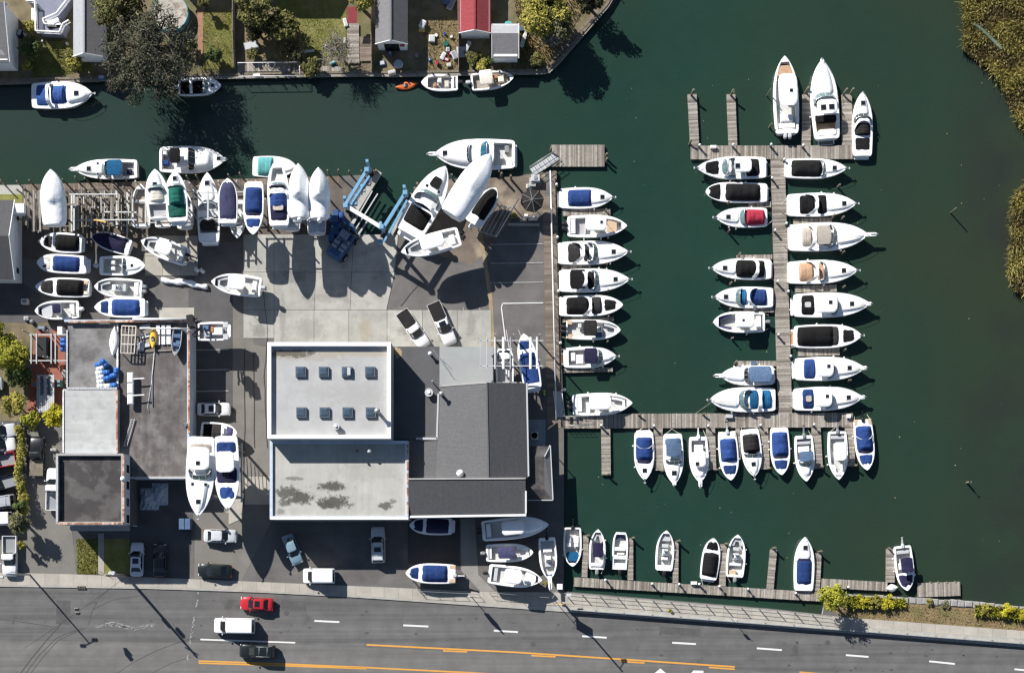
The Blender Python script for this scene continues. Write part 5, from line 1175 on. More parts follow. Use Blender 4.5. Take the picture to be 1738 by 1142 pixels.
# north slips, bows up
boat('big white centre console with tan bow sun pad and twin motors', (1336, 227), (1331, 97), 43, ('o', .06, .92, .78), ('m', 2, 'lgrey'), ('h', .31, .72, .74, 1.7, 'white', .12), ('con', .5), ('s', .1, 0, .7, 2.2, -.35, .15, 'white'), ('s', .2, 0, .9, 1.6, -.5, .2, 'white'), ('p', .73, .88, .76, 'tan', -.05, 'sun_pad'), ('k', .5, -.4, .2, 1.7), group='boats in the north slips')
boat('large white express yacht with twin roof hatches in the north slips', (1404, 236), (1394, 104), 47, ('pl', .6, 'timber', .8), ('o', .1, .30, .76, .7, 'vinyl'), ('c', .2, .31, 'black', .78, .2), ('h', .28, .46, .72, 1.4), ('k', .36, .55, .34, 1.4), ('k', .36, -.55, .34, 1.4), ('w', .44, .58, .82, .8), ('tr', .56, .97, .72, .2), ('p', .04, .12, .7, 'offw', .15), ('pu', .1), ('r',), ('fen', ((.3, 1), (.6, 1))), group='boats in the north slips')
boat('narrow white cruiser with black cockpit on the east side of the T-head', (1464, 265), (1463, 158), 35, ('pl', .3), ('c', .07, .31, 'black', .80, .15), ('c', .31, .52, 'char', .78, .6), ('a', .54, .12, .86, .9), ('w', .53, .66, .84, .6, 'dglass'), ('tr', .64, .95, .66, .15), ('r',), *HATCH(.82), group='boats in the north slips')
# street side dock
boat('open boat with blue bow seat in the shade of the canopy bulkhead', (972, 895), (971.5, 961), 31, ('o', .04, .9, .80), ('m', 1, 'dark', 1), ('s', .3, .5, .9, .7, -.5, .0, 'white'), ('s', .3, -.5, .9, .7, -.5, .0, 'lgrey'), ('s', .45, .5, .5, .6, -.4, .2, 'white'), ('s', .45, -.5, .5, .6, -.4, .2, 'white'), ('p', .62, .86, .7, 'teal', -.25), style='r', group=G4)
boat('white centre console with navy canvas top, first on the street dock', (1013, 966), (1015, 898), 28, ('o', .05, .92, .78), ('m', 1, 'grey', 0), ('b', .3, .66, 'navy', .6, 1.5), ('con', .5), ('s', .12, 0, .5, 1.5, -.3, .1, 'white'), ('U', .7, .9, .76, 'lgrey'), group=G4)
boat('blunt bowed white skiff with bench seats on the street dock', (1051.5, 966), (1054, 903), 26, ('o', .05, .94, .80), ('m', 1, 'dark', 0), ('s', .1, 0, .7, 1.6, -.4, -.1, 'white'), ('s', .33, 0, .6, 1.6, -.4, .0, 'white'), ('s', .55, 0, .5, 1.5, -.4, .0, 'white'), ('s', .42, -.1, .3, 1.0, -.4, .1, 'offw'), style='sq', group=G4)
boat('open white centre console without top, alone in mid street dock', (1127, 968), (1131, 900), 31, ('o', .08, .92, .80), ('m', 1, 'dark', 0), ('con', .45), ('s', .3, 0, .4, .9, -.5, .1, 'white'), ('s', .62, 0, .5, .9, -.5, -.2, 'lgrey'), ('p', .74, .9, .7, 'lgrey', -.3), ('s', .09, 0, .5, 1.8, -.3, .05, 'white'), group=G4)
boat('white bowrider with black cockpit and bow covers on the street dock', (1202, 983), (1211, 913), 31, ('pl', .3), ('c', .06, .65, 'black', .84, .6), ('bc', .70, .92, 'black', .78), style='r', group=G4)
boat('white centre console with navy seats at a street dock finger', (1247, 979), (1252, 907), 32, ('o', .06, .92, .80), ('m', 1, 'grey', 0), ('con', .48), ('s', .48, .1, .5, .7, -.1, .35, 'navy'), ('s', .3, 0, .4, 1.6, -.5, -.1, 'white'), ('s', .1, .3, .7, .9, -.4, -.1, 'vinyl'), ('s', .66, 0, .5, .9, -.5, -.2, 'lgrey'), ('U', .74, .9, .76, 'lgrey'), group=G4)
boat('white cruiser with navy cockpit canvas beside the golden tree', (1364, 1002), (1366, 911), 35, ('pl', .5), ('c', .1, .60, 'blue', .76, .45), ('c', .38, .62, 'navy', .7, .3), ('tr', .6, .95, .66, .15), ('r', .55), *HATCH(.8), group=G4)
boat('white boat with navy top and navy bow cover, bow towards the street', (1531.5, 926), (1539, 1002), 32, ('o', .05, .6, .78), ('m', 1, 'lgrey', 1), ('s', .14, 0, .5, 1.7, -.3, .05, 'lgrey'), ('b', .27, .60, 'navy', .62, 1.4), ('s', .45, -.5, .9, .5, -.4, .2, 'white'), ('con', .5), ('bc', .63, .92, 'navy', .82), style='r', group=G4)
# canal
boat('white cruiser with torn royal blue canvas at the far bank, top left', (54, 163), (158, 160.5), 46, ('c', .07, .30, 'royal', .82, .5), ('a', .29, -.03, .86, 1.2), ('c', .31, .56, 'royal', .70, .7), ('c', .48, .60, 'blue', .8, .2), ('tr', .58, .96, .70, .28), ('r',), ('k', .75, 0, .3), ('anc',), group=G5)
boat('white runabout with dark cockpit under the bare tree', (303, 149), (376, 146), 30, ('o', .03, .62, .82, .5, 'black'), ('m', 1, 'white', 0), ('w', .58, .7, .8, .4), ('s', .3, 0, .3, 1.8, .0, .5, 'white'), ('k', .8, 0, .2), style='r', group=G5)  # cockpit floor blackened, carrying the shade the boat lies in
boat('small open white boat with brown interior beside the orange kayak', (777, 140.5), (715, 141), 29, ('o', .06, .82, .74, .5, 'gsole'), ('m', 1, 'dark', 0), ('s', .3, .2, .6, .9, -.4, .1, 'cream'), ('s', .5, -.3, .6, .6, -.4, .1, 'offw'), ('s', .62, .3, .4, .6, -.4, .0, 'teak'), ('s', .14, 0, .4, 1.6, -.3, .1, 'white'), style='r', group=G5)
boat('open boat with square cream top and tan deck near the point', (800, 140.5), (872, 132), 31, ('o', .04, .9, .8, .5, 'beige'), ('m', 1, 'lgrey', 0), ('b', .2, .5, 'cream', .76, 1.5), ('con', .45), ('s', .7, 0, .8, .8, -.4, .0, 'cream'), ('s', .6, .4, .5, .5, -.4, .0, 'teak'), group=G5)
boat('white sport cruiser with bright blue bimini in the canal', (233, 287), (127, 288.5), 34, ('o', .05, .25, .72, .6, 'gsole'), ('s', .13, .3, .6, .6, -.5, 0, 'navy'), ('b', .22, .46, 'teal', .78, .8), ('w', .44, .56, .84, .5), ('tr', .54, .96, .66, .18), ('pu', .5), ('r',), ('k', .76, 0, .26), ('k', .62, .7, .12), ('k', .62, -.7, .12), group=G5)
boat('white flybridge cruiser with black bimini in the canal', (271, 271), (383, 272), 46, ('o', .04, .22, .76, .7, 'gsole'), ('s', .1, -.4, .7, .6, -.6, .1, 'blue'), ('s', .08, .9, .5, .5, -.5, .1, 'white'), ('h', .24, .5, .70, .9), ('b', .2, .36, 'black', .55, 1.9), ('s', .44, .2, .5, 1.4, .9, 1.5, 'white', 'helm_console'), ('w', .46, .56, .8, .8, 'dglass'), ('tr', .5, .82, .72, .6), ('k', .9, .1, .22), ('r',), ('pu', .2), group=G5)
boat('white boat with pale aqua cover, partly hidden behind the dry stored boats', (429, 282.5), (505, 285), 36, ('c', .1, .48, 'aqua', .90, .6), ('tr', .5, .95, .66, .15), ('r',), group=G5)
boat('largest white sport yacht with turquoise screen at the quay', (874, 262), (738, 263), 52, ('pl', .3), ('o', .04, .26, .76, .7, 'sole'), ('s', .1, -.9, .6, 1.2, -.7, -.2, 'grey'), ('h', .26, .36, .7, 1.0), ('p', .31, .38, .7, 'teal', .95, 'flybridge_cover'), ('w', .34, .43, .84, .9, 'bglass'), ('tr', .40, .97, .76, .35), ('w', .55, .60, .6, .3, 'dglass'), ('k', .87, 0, .3), ('pu', .9), ('r',), ('fen', ((.4, 1), (.6, 1), (.2, 1))), group=G5)

# ------------------------------------------------------------------ dry storage
UP = 5.3
boat('boat in white shrink wrap standing alone at the west end of the storage rack', (92, 382), (87.5, 289), 41, ('wrap', .45, 1.5, .5), z=UP, ashore=True, group=G6)
boat('small white hull stored low beside the lone shrink wrapped boat', (103, 376), (101, 316), 22, ('c', .05, .9, 'wrap', .85, .3), z=.8, ashore=True, group=G6)
boat('empty white hull with open deck, low on the storage rack', (240, 385), (239, 313), 32, ('o', .06, .88, .84, .5, 'beige'), ('s', .6, 0, .3, 1.6, -.3, .05, 'white'), z=1.2, ashore=True, group=G6)
boat('white cruiser with cream canvas and grey cockpit in dry storage', (269, 371), (263.5, 288), 38, ('o', .04, .30, .78, .5, 'gsole'), ('c', .32, .62, 'cream', .72, .5), ('w', .56, .68, .76, .5), ('tr', .62, .95, .62, .15), ('k', .68, .1, .26), z=UP, ashore=True, group=G6)
boat('low white hull whose stern shows below the cream canvas boat', (277, 385), (274, 330), 30, ('o', .06, .8, .84, .5, 'beige'), z=.8, ashore=True, group=G6)
boat('white cruiser with dark green canvas in dry storage', (302, 376), (297, 291), 37, ('pl', .4), ('c', .06, .36, 'green', .84, .3), ('c', .30, .68, 'green', .72, .9), ('w', .66, .74, .8, .3), ('tr', .7, .95, .6, .12), ('k', .84, 0, .24), z=UP, ashore=True, group=G6)
boat('low white hull tucked under the green canvas boat', (314, 388), (312, 322), 28, ('o', .06, .8, .8, .5, 'gsole'), ('s', .75, 0, .4, 1.0, -.3, .1, 'white'), z=.8, ashore=True, group=G6)
boat('long white express cruiser with grey cockpit under the rack beams', (355, 411), (352.5, 294), 38, ('pl', .3), ('o', .13, .36, .82, .5, 'gsole'), ('c', .17, .33, 'char', .82, .12), ('w', .46, .60, .82, .5), ('a', .33, .05, .8, .8, 'white', .2), ('tr', .6, .95, .68, .15), ('s', .42, -.4, 1, .8, -.3, .2, 'lgrey'), ('k', .84, 0, .28), z=1.5, ashore=True, group=G6)
boat('white boat under full violet navy cover in dry storage', (387, 379), (387, 303.5), 33, ('pl', .3), ('c', .06, .92, 'purp', .88, .35, 'canvas_cover', 4), style='r', z=UP, ashore=True, group=G6)
boat('small white bowrider on a trailer, bow pointing down at the yard', (402, 340), (403, 405), 28, ('o', .1, .86, .74, .4), ('w', .6, .7, .7, .3), ('s', .4, 0, .8, 1.2, -.3, .1, 'white'), ('p', .72, .86, .6, 'lgrey', -.1), z=.5, ashore=True, group=G6)
boat('blue covered bowrider stored bow down high on the rack', (431, 310), (430, 399), 34, ('pl', .3), ('c', .08, .61, 'blue', .86, .6), ('c', .45, .65, 'navy', .8, .25), ('bc', .68, .88, 'blue', .82), ('fen', ((.3, 1),)), style='r', z=UP, ashore=True, group=G6)
boat('tall white boat with open bow and blue cockpit canvas in dry storage', (474, 383), (470.5, 273), 36, ('pl', .3), ('c', .06, .36, 'navy', .82, .3), ('c', .26, .50, 'blue', .80, .7), ('a', .53, .06, .88, .8), ('c', .54, .60, 'navy', .8, .3), ('w', .58, .66, .84, .4), ('o', .68, .88, .7, .4, 'sole'), ('p', .22, .30, .5, 'beige', .55, 'cover_window'), style='r', z=UP + .7, ashore=True, group=G6)
boat('shrink wrapped boat with wrapped motor, left of the pair', (509, 370), (507, 279.5), 35, ('wrap', .42, 2.3, .34, True), z=UP + .9, ashore=True, group=G6)
boat('shrink wrapped boat with wrapped motor, right of the pair', (542.5, 371), (541, 286), 35, ('wrap', .42, 2.3, .34, True), z=UP + .9, ashore=True, group=G6)
boat('grey covered low boat showing its stern under the left shrink wrapped boat', (495, 391), (493, 325), 31, ('c', .03, .9, 'tarp', .9, .3), z=.8, ashore=True, group=G6)
boat('grey covered low boat showing its stern under the right shrink wrapped boat', (538, 398), (536, 332), 32, ('c', .02, .9, 'tarp', .9, .3), z=.8, ashore=True, group=G6)
boat('large white express cruiser with black cockpit cover, hauled out beside the travel lift', (693, 397), (757, 284), 53, ('pl', .6), ('c', .10, .38, 'black', .82, .5), ('a', .43, .06, .86, .8), ('c', .38, .47, 'black', .84, .2), ('w', .45, .62, .84, .6), ('tr', .6, .96, .7, .18), ('p', .68, .82, .40, 'black', .50, 'sun_pad'), ('k', .66, .9, .16), ('k', .66, -.9, .16), ('r',), z=.9, ashore=True, bot='bottomk', group=G6)
boat('tall boat in white shrink wrap standing diagonally near the travel lift', (766, 365), (833, 263), 47, ('wrap', .5, 1.3, .7), z=5.0, ashore=True, group=G6)
boat('white boat with black cockpit cover beside empty cradles', (802, 380), (842, 320), 33, ('c', .16, .95, 'black', .82, .3), ('m', 1, 'white', 0), style='r', z=1.2, ashore=True, group=G6)
boat('white centre console with cream top hauled out below the big cruiser', (780, 401), (681, 429), 36, ('o', .05, .92, .78, .5, 'sole'), ('m', 2, 'dark', 0), ('h', .27, .66, .66, 1.4), ('con', .5), ('s', .13, .2, .7, 1.3, -.3, .1, 'white'), ('U', .68, .88, .74, 'lgrey'), z=3.4, ashore=True, bot='bottomk', group=G6)
LG = 'boats parked in the west yard'
boat('black covered bowrider with split bow cover, top left of the west yard', (139, 414), (66, 410), 34, ('pl', .3), ('c', .04, .62, 'black', .82, .6), ('bc', .66, .9, 'char', .74), ashore=True, z=.3, bot='bottomk', group=LG)
boat('navy covered runabout beside the empty rack', (221, 421), (156, 401), 30, ('c', .07, .97, 'navy', .88, .3), ashore=True, z=.3, group=LG)
boat('white centre console with hardtop and black motor in the west yard', (318, 437), (240, 409), 34, ('o', .04, .92, .78), ('m', 2, 'dark', 1), ('h', .30, .62, .66, 1.5), ('con', .48), ('s', .12, 0, .6, 1.5, -.3, .1, 'white'), ('U', .68, .88, .76, 'lgrey'), ashore=True, z=.9, group=LG)
boat('white deck boat with blue cover and rounded bow in the west yard', (147, 450), (64, 446), 32, ('pl', .4), ('c', .12, .70, 'blue', .82, .5), ('s', .84, .3, .6, .7, -.1, .12, 'navy'), ('p', .74, .92, .7, 'cream', .05), ashore=True, z=.3, style='f', group=LG)
boat('white open boat with bow to the right in the west yard', (169, 451), (247, 451.5), 33, ('o', .08, .55, .78), ('m', 1, 'lgrey', 0), ('w', .5, .6, .8, .4), ('s', .3, .4, .6, .5, -.3, .2, 'offw'), ('s', .3, -.4, .6, .5, -.3, .2, 'offw'), ('tr', .58, .92, .6, .12), ('k', .72, 0, .16), ashore=True, z=.3, style='r', group=LG)
boat('black covered boat with torn stern cover in the west yard', (152, 489), (61, 487), 33, ('o', .02, .2, .8, .4, 'gsole'), ('c', .12, .62, 'black', .84, .6), ('bc', .65, .9, 'char', .8), ('s', .06, -.7, .6, .5, -.1, .15, 'vinyl'), ('s', .06, .7, .6, .5, -.1, .15, 'cream'), ashore=True, z=.3, style='r', bot='bottomk', group=LG)
boat('white centre console with grey motor and bow rail in the west yard', (241, 491), (161, 486.5), 33, ('o', .05, .92, .80), ('m', 2, 'grey', 0), ('con', .5), ('s', .36, 0, .5, 1.0, -.5, .3, 'lgrey'), ('s', .6, 0, .5, .8, -.5, -.1, 'white'), ('U', .68, .9, .76, 'lgrey'), ('s', .12, 0, .6, 1.7, -.3, .05, 'white'), ashore=True, z=.3, style='r', group=LG)
boat('white console boat with small navy canopy, lowest left in the west yard', (134, 525), (60, 528), 32, ('o', .06, .92, .80), ('m', 1, 'white', 0), ('b', .36, .54, 'navy', .5, 1.1), ('con', .48), ('a', .33, 0, .8, 1.1, 'steel', .1), ('s', .16, 0, .6, 1.5, -.3, .0, 'white'), ('p', .62, .86, .72, 'lgrey', -.3), ashore=True, z=.3, style='r', group=LG)
boat('blue covered bowrider with split blue bow cover in the west yard', (246, 522), (161, 522), 34, ('pl', .3), ('c', .08, .67, 'blue', .82, .55), ('bc', .70, .90, 'blue', .78), ashore=True, z=.3, style='r', group=LG)
boat('white centre console with white hardtop alone in the middle of the yard', (443, 488), (359, 478), 36, ('o', .05, .92, .78), ('m', 1, 'lgrey', 0), ('h', .28, .62, .64, 1.5), ('con', .46), ('s', .13, 0, .6, 1.5, -.3, .1, 'white'), ('U', .68, .88, .76, 'lgrey'), ashore=True, z=1.0, group=LG)
boat('white express cruiser with hardtop on the high stand, bow to the street', (342, 741), (337.5, 876), 48, ('c', .08, .22, 'beige', .84, .3), ('h', .14, .42, .74, 1.0), ('k', .34, -.1, .24, 1.0), ('w', .40, .55, .84, .6), ('tr', .56, .95, .66, .2), ('k', .60, .85, .17), ('k', .60, -.85, .17), ('k', .82, 0, .27), ('fl', .64, .9, .45), ('anc',), z=5.6, ashore=True, group=G6)
boat('white hardtop boat with blue cockpit and bow covers on the high stand', (383.5, 740), (387.5, 864), 42, ('c', .07, .24, 'blue', .84, .3), ('h', .22, .50, .72, 1.1), ('c', .42, .66, 'navy', .84, .3), ('s', .50, .0, 1.3, .55, .3, .6, 'dark', 'windscreen_cover'), ('bc', .68, .88, 'blue', .8), ('anc',), ('fen', ((.3, -1),)), style='r', z=5.6, ashore=True, group=G6)
boat('small white and navy runabout half hidden behind the high stand', (341, 730), (403, 735), 30, ('o', .05, .45, .84, .4, 'black'), ('c', .3, .58, 'char', .84, .2), ('bc', .68, .9, 'purp', .78), ('s', .62, .1, .4, .9, 0, .4, 'offw'), ashore=True, z=.9, style='r', group=LG)
boat('white bowrider under navy covers on the rack north of the shingled wing', (905, 659), (888.5, 567), 33, ('pl', .4), ('c', .06, .45, 'blue', .84, .15), ('c', .38, .66, 'blue', .82, .5), ('bc', .7, .90, 'blue', .8), style='r', z=2.2, ashore=True, group=G6)
boat('open white boat with grey deck under the rack beams', (857, 652), (856, 592), 31, ('o', .06, .95, .84, .4, 'gsole'), ('s', .8, 0, .8, 1.4, -.3, .1, 'white'), ('s', .6, .1, .3, 1.8, -.3, .1, 'white'), ('s', .3, -.4, .9, .5, -.3, .1, 'white'), ('con', .65), style='sq', z=2.0, ashore=True, group=G6)
boat('white boat under black covers in the deep shade of the lean-to', (767, 893), (695, 891), 30, ('pl', .4), ('c', .06, .62, 'navy', .84, .5), ('bc', .66, .9, 'navy', .8), ashore=True, z=.4, style='r', group=LG)
boat('blue covered bowrider on a trailer with open stern seats near the street', (773, 974), (688.5, 972), 34, ('m', 1, 'lgrey', 1, .2), ('s', .06, .9, .9, .6, -.1, .12, 'vinyl'), ('s', .06, -.9, .9, .6, -.1, .12, 'vinyl'), ('c', .14, .68, 'blue', .84, .55), ('bc', .72, .92, 'blue', .76), ashore=True, z=.6, style='r', group=LG)
boat('long white centre console with hardtop in the shade below the shingled wing', (818, 901), (931, 890), 37, ('o', .05, .55, .78, .6, 'sole'), ('m', 2, 'dark', 0), ('h', .30, .63, .64, 1.5), ('con', .5), ('s', .1, 0, .6, 1.8, -.3, .1, 'white'), ('tr', .62, .92, .66, .2), ashore=True, z=1.0, group=LG)
boat('white boat with violet navy canvas square, between two consoles by the street', (825, 938.5), (905, 937), 31, ('o', .05, .92, .78, .5, 'sole'), ('m', 1, 'grey', 0), ('b', .26, .60, 'purp', .62, 1.2), ('con', .5), ('s', .1, 0, .3, 1.6, -.3, .1, 'white'), ('U', .66, .9, .76, 'white'), ashore=True, z=.8, style='r', group=LG)
boat('white centre console with white top nearest the street', (829, 973), (920, 984), 35, ('o', .06, .92, .78, .5, 'sole'), ('m', 1, 'dark', 0), ('h', .30, .62, .68, 1.4), ('con', .48), ('s', .14, 0, .5, 1.8, -.4, -.1, 'lgrey'), ('p', .68, .88, .7, 'white', -.2), ashore=True, z=.9, group=LG)
boat('slim white pilothouse hull with long pulpit, bow to the street', (928, 912), (933, 984), 30, ('o', .08, .90, .78, .5, 'sole'), ('m', 1, 'dark', 1), ('s', .3, 0, .5, 1.2, -.4, .1, 'white'), ('con', .5), ('s', .62, 0, .8, 1.0, -.5, .0, 'lgrey'), ('pu', 1.3), ashore=True, z=.7, group=LG)
boat('white boat loaded with gear beside the workshop wall', (336, 563), (392, 562), 32, ('o', .05, .9, .8, .4, 'gsole'), ('s', .85, .8, .7, .8, -.1, .15, 'lgrey'), ('s', .85, -.8, .7, .8, -.1, .15, 'lgrey'), ('s', .6, 0, 1.4, 1.0, -.3, .2, 'white'), ('s', .25, .5, .8, .6, -.3, .2, 'steel'), ('s', .3, -.4, .6, .7, -.3, .3, 'tarp'), ('s', .45, .2, .4, .8, -.3, .3, 'teak'), style='sq', z=2.4, ashore=True, group=LG)
# small craft
def kayak(label, a, b, wpx, z, m, cat='kayak', name='kayak', up=True):
    A, B = P(*a, z + .3), P(*b, z + .3); d = B - A; L = d.length; W = wpx / PPM
    t = thing(name, label, cat, (A.x, A.y, z), math.atan2(d.y, d.x)); mb = MB(); rows = []
    for i in range(13):
        u = i / 12; h = max(.015, W / 2 * (1 - abs(2 * u - 1) ** 2.1)); k = .12 * (2 * u - 1) ** 2
        if up: rows.append([(u * L, h * math.cos(a_), .2 + k + (.18 * math.sin(a_) if a_ < math.pi else .2 * math.sin(a_))) for a_ in [2 * math.pi * j / 10 for j in range(10)]])
        else: rows.append([(u * L, h, 0), (u * L, h * .9, .25), (u * L, h * .45, .42), (u * L, 0, .48), (u * L, -h * .45, .42), (u * L, -h * .9, .25), (u * L, -h, 0)])
    if up: mb.loft(rows, m)
    else: mb.grid(rows, m)
    mb.build('hull', t)
    g = MB()
    if up:
        g.loft([ell(L * .47, 0, L * .12, W * .28, .375, 14), ell(L * .47, 0, L * .11, W * .25, .40, 14)], M['dark']); g.build('cockpit', t)
        g = MB(); g.cbox(L * .42, 0, .3, W * .4, .39, .5, M['grey']); g.build('seat', t)
    else: g.tube([(.1, 0, .4), (L * .5, 0, .5), (L - .1, 0, .4)], .03, m, 5); g.build('keel', t)
    return t
kayak('orange kayak tied to the far bank', (671, 149), (709, 142), 14, WL - .05, M['orange'])
kayak('white upturned canoe lying on the grey annex roof', (191, 604), (195, 553), 16, 3.8, M['white'], 'canoe', 'canoe', False)
kayak('yellow kayak on the workshop roof among white planks', (259, 592), (260.5, 556), 12, 4.0, M['yellow'])
kayak('white dinghy bow up on the end of the short dock', (1505, 999), (1524, 996), 13, DZ + .02, M['white'], 'dinghy', 'dinghy', False)
boat('slate blue open skiff lying on the workshop roof', (302, 556), (297, 604), 17, ('o', .06, .85, .82, .35, 'steel'), ('s', .3, 0, .5, 1.0, -.3, .0, 'steel'), ('s', .6, 0, .5, .9, -.3, .0, 'steel'), z=3.7, ashore=True, hullc='gwall', stripe='steel', bot='steel', cat='skiff', name='skiff')

# ------------------------------------------------------------------ vehicles
def wheel(parent, x, y, r=.33):
    mb = MB(); n = 14; rings = []
    for yy, rr in ((-.11, r * .86), (-.09, r), (.09, r), (.11, r * .86)): rings.append([(x + rr * math.cos(2 * math.pi * k / n), y + yy, r + rr * math.sin(2 * math.pi * k / n)) for k in range(n)])
    mb.loft(rings, M['rubber']); o = mb.build('wheel', parent)
    g = MB(); s_ = 1 if y > 0 else -1
    g.loft([[(x + r * .6 * math.cos(2 * math.pi * k / 10), y + s_ * .112, r + r * .6 * math.sin(2 * math.pi * k / 10)) for k in range(10)], [(x + r * .2 * math.cos(2 * math.pi * k / 10), y + s_ * .125, r + r * .2 * math.sin(2 * math.pi * k / 10)) for k in range(10)]], M['galv']); g.build('rim', o)
def car(label, rear, front, kind, col, cat=None, name=None, W=None, z=.05, bedc=None, sun=False, rails=False, cover=None):
    A, B = P(*rear, z + .9), P(*front, z + .9); d = B - A; L = d.length
    W = W or {'sedan': 1.82, 'suv': 1.92, 'van': 2.02, 'pickup': 2.02}[kind]
    name = name or {'sedan': 'car', 'suv': 'suv', 'van': 'van', 'pickup': 'pickup_truck'}[kind]
    t = thing(name, label, cat or {'sedan': 'car', 'suv': 'suv', 'van': 'van', 'pickup': 'pickup truck'}[kind], (A.x, A.y, z), math.atan2(d.y, d.x), 'parked and passing vehicles')
    m = paint(*col); h2 = W / 2
    # body: rear -> front stations (fraction, half width factor, top height)
    if kind == 'sedan': st = [(0, .74, .70), (.015, .86, .86), (.06, .95, .95), (.16, .99, .98), (.3, 1, .96), (.5, 1, .94), (.68, 1, .95), (.78, .99, .92), (.9, .95, .84), (.96, .88, .74), (.99, .76, .62), (1, .62, .52)]; gh = (.13, .26, .58, .74, 1.42)
    elif kind == 'suv': st = [(0, .84, .9), (.015, .93, 1.02), (.06, .98, 1.06), (.3, 1, 1.06), (.5, 1, 1.05), (.70, 1, 1.06), (.8, .99, 1.03), (.91, .96, .97), (.97, .89, .85), (1, .74, .62)]; gh = (.02, .07, .56, .72, 1.74)
    elif kind == 'van': st = [(0, .90, 1.1), (.012, .97, 1.15), (.05, .99, 1.15), (.4, 1, 1.15), (.72, 1, 1.15), (.82, .99, 1.1), (.92, .97, 1.02), (.98, .90, .88), (1, .78, .7)]; gh = (.008, .03, .68, .83, 2.05)
    else: st = [(0, .93, .62), (.01, .96, .62), (.2, .97, .62), (.40, .97, .62), (.405, 1, 1.08), (.55, 1, 1.06), (.72, 1, 1.08), (.8, 1, 1.06), (.92, .97, 1.0), (.97, .91, .88), (1, .78, .66)]; gh = (.405, .45, .60, .74, 1.82)
    mb = MB(); rings = []
    for f, w, zt in st:
        x = f * L; w = w * h2; zl = .24 if .05 < f < .95 else .34
        prof = [(.0, zl), (.85, zl), (.97, zl + .08), (1.0, .55), (.985, .74 if zt > .8 else zt * .8), (.93, zt - .03 if zt > .8 else zt * .95), (.84, zt), (.45, zt + .035), (0, zt + .045)]
        rings.append([(x, y * w, zz) for y, zz in prof] + [(x, -y * w, zz) for y, zz in prof[-2:0:-1]])
    mb.loft(rings, m); body = mb.build('body', t)
    # greenhouse
    a0, a1, b1, b0, H = gh; base = 0.0
    zb = lambda f: 1.0
    belt = {'sedan': .95, 'suv': 1.06, 'van': 1.15, 'pickup': 1.07}[kind]
    wb_, wr = h2 * .90, h2 * (.74 if kind == 'sedan' else .80 if kind != 'van' else .86)
    xs = [a0 * L, a1 * L, b1 * L, b0 * L]
    mb = MB(); c = .10
    lo = [(xs[0], -wb_ + c, belt), (xs[0], wb_ - c, belt), (xs[0] + c, wb_, belt), (xs[3] - .35, wb_, belt), (xs[3], wb_ * .55, belt), (xs[3], -wb_ * .55, belt), (xs[3] - .35, -wb_, belt), (xs[0] + c, -wb_, belt)]
    def up(zz, e): return [(xs[1] + e, -wr + c + e, zz), (xs[1] + e, wr - c - e, zz), (xs[1] + c + e, wr - e, zz), (xs[2] - .15 - e, wr - e, zz), (xs[2] - e, wr * .6, zz), (xs[2] - e, -wr * .6, zz), (xs[2] - .15 - e, -wr + e, zz), (xs[1] + c + e, -wr + e, zz)]
    lo2 = [Vector(p) - Vector((0, 0, .06)) for p in lo]
    mb.loft([lo2, lo, up(H - .05, 0), up(H, .07), [(x * .6 + (xs[1] + xs[2]) * .2, y * .5, H + .035) for x, y, zz in up(H, .1)]], m, smooth=False); mb.build('cabin', t)
    def pane(nm, p4, off, gm=M['dglass'], sh=.10):
        q = [Vector(p) for p in p4]; cc = sum(q, Vector()) / 4; q = [v + (cc - v) * sh + Vector(off) for v in q]
        g = MB(); nrm = (q[1] - q[0]).cross(q[2] - q[0]); g.face(q if nrm.dot(Vector(off)) > 0 else q[::-1], gm); return g.build(nm, t)
    u = up(H - .05, 0)
    pane('windshield', [(xs[3], wb_ * .55, belt), (xs[3], -wb_ * .55, belt), u[5], u[4]], (.012, 0, .02), sh=-.02)
    for k, (i0, i1) in ((3, (3, 4)), (5, (5, 6))): pane('windshield_corner', [lo[i0], lo[i1], u[i1], u[i0]], (.006, .012 * (1 if k == 3 else -1), .012), sh=.06)
    pane('rear_window', [lo[0], lo[1], u[1], u[0]], (-.012, 0, .018), sh=.06)
    for sg, i0, i1 in ((1, 2, 3), (-1, 7, 6)):
        pts = [lo[i0], lo[i1], u[i1], u[i0]]
        mid = lambda p, q, f: tuple(Vector(p).lerp(Vector(q), f))
        k_ = 1 if kind == 'pickup' and gh[2] - gh[1] < .12 else 2
        for j in range(k_):
            f0, f1 = j / k_, (j + 1) / k_
            pane('side_window', [mid(pts[0], pts[1], f0), mid(pts[0], pts[1], f1), mid(pts[3], pts[2], f1), mid(pts[3], pts[2], f0)], (0, sg * .012, .01), sh=.08)
    for sg in (1, -1):
        g = MB(); g.loft([[(L * .955, sg * h2 * .80 - .2, .66), (L * .955, sg * h2 * .80 + .12, .66), (L * .955, sg * h2 * .80 + .12, .82), (L * .955, sg * h2 * .80 - .2, .82)], [(L * .992, sg * h2 * .66 - .18, .64), (L * .975, sg * h2 * .66 + .2, .64), (L * .965, sg * h2 * .66 + .2, .76), (L * .975, sg * h2 * .66 - .18, .78)]], M['lampglass'], smooth=False); g.build('headlight', t)
        g = MB(); g.box(-.012, .07, sg * h2 * .76 - .14, sg * h2 * .76 + .14, .66, .86, M['redlens']); g.build('tail_light', t)
        g = MB(); g.cbox(b0 * L - .3, sg * (h2 + .10), .14, .2, belt - .02, belt + .16, m, .04); g.build('wing_mirror', t)
        for x in (.18 * L, .81 * L): wheel(t, x, sg * (h2 - .12), .36 if kind != 'sedan' else .32)
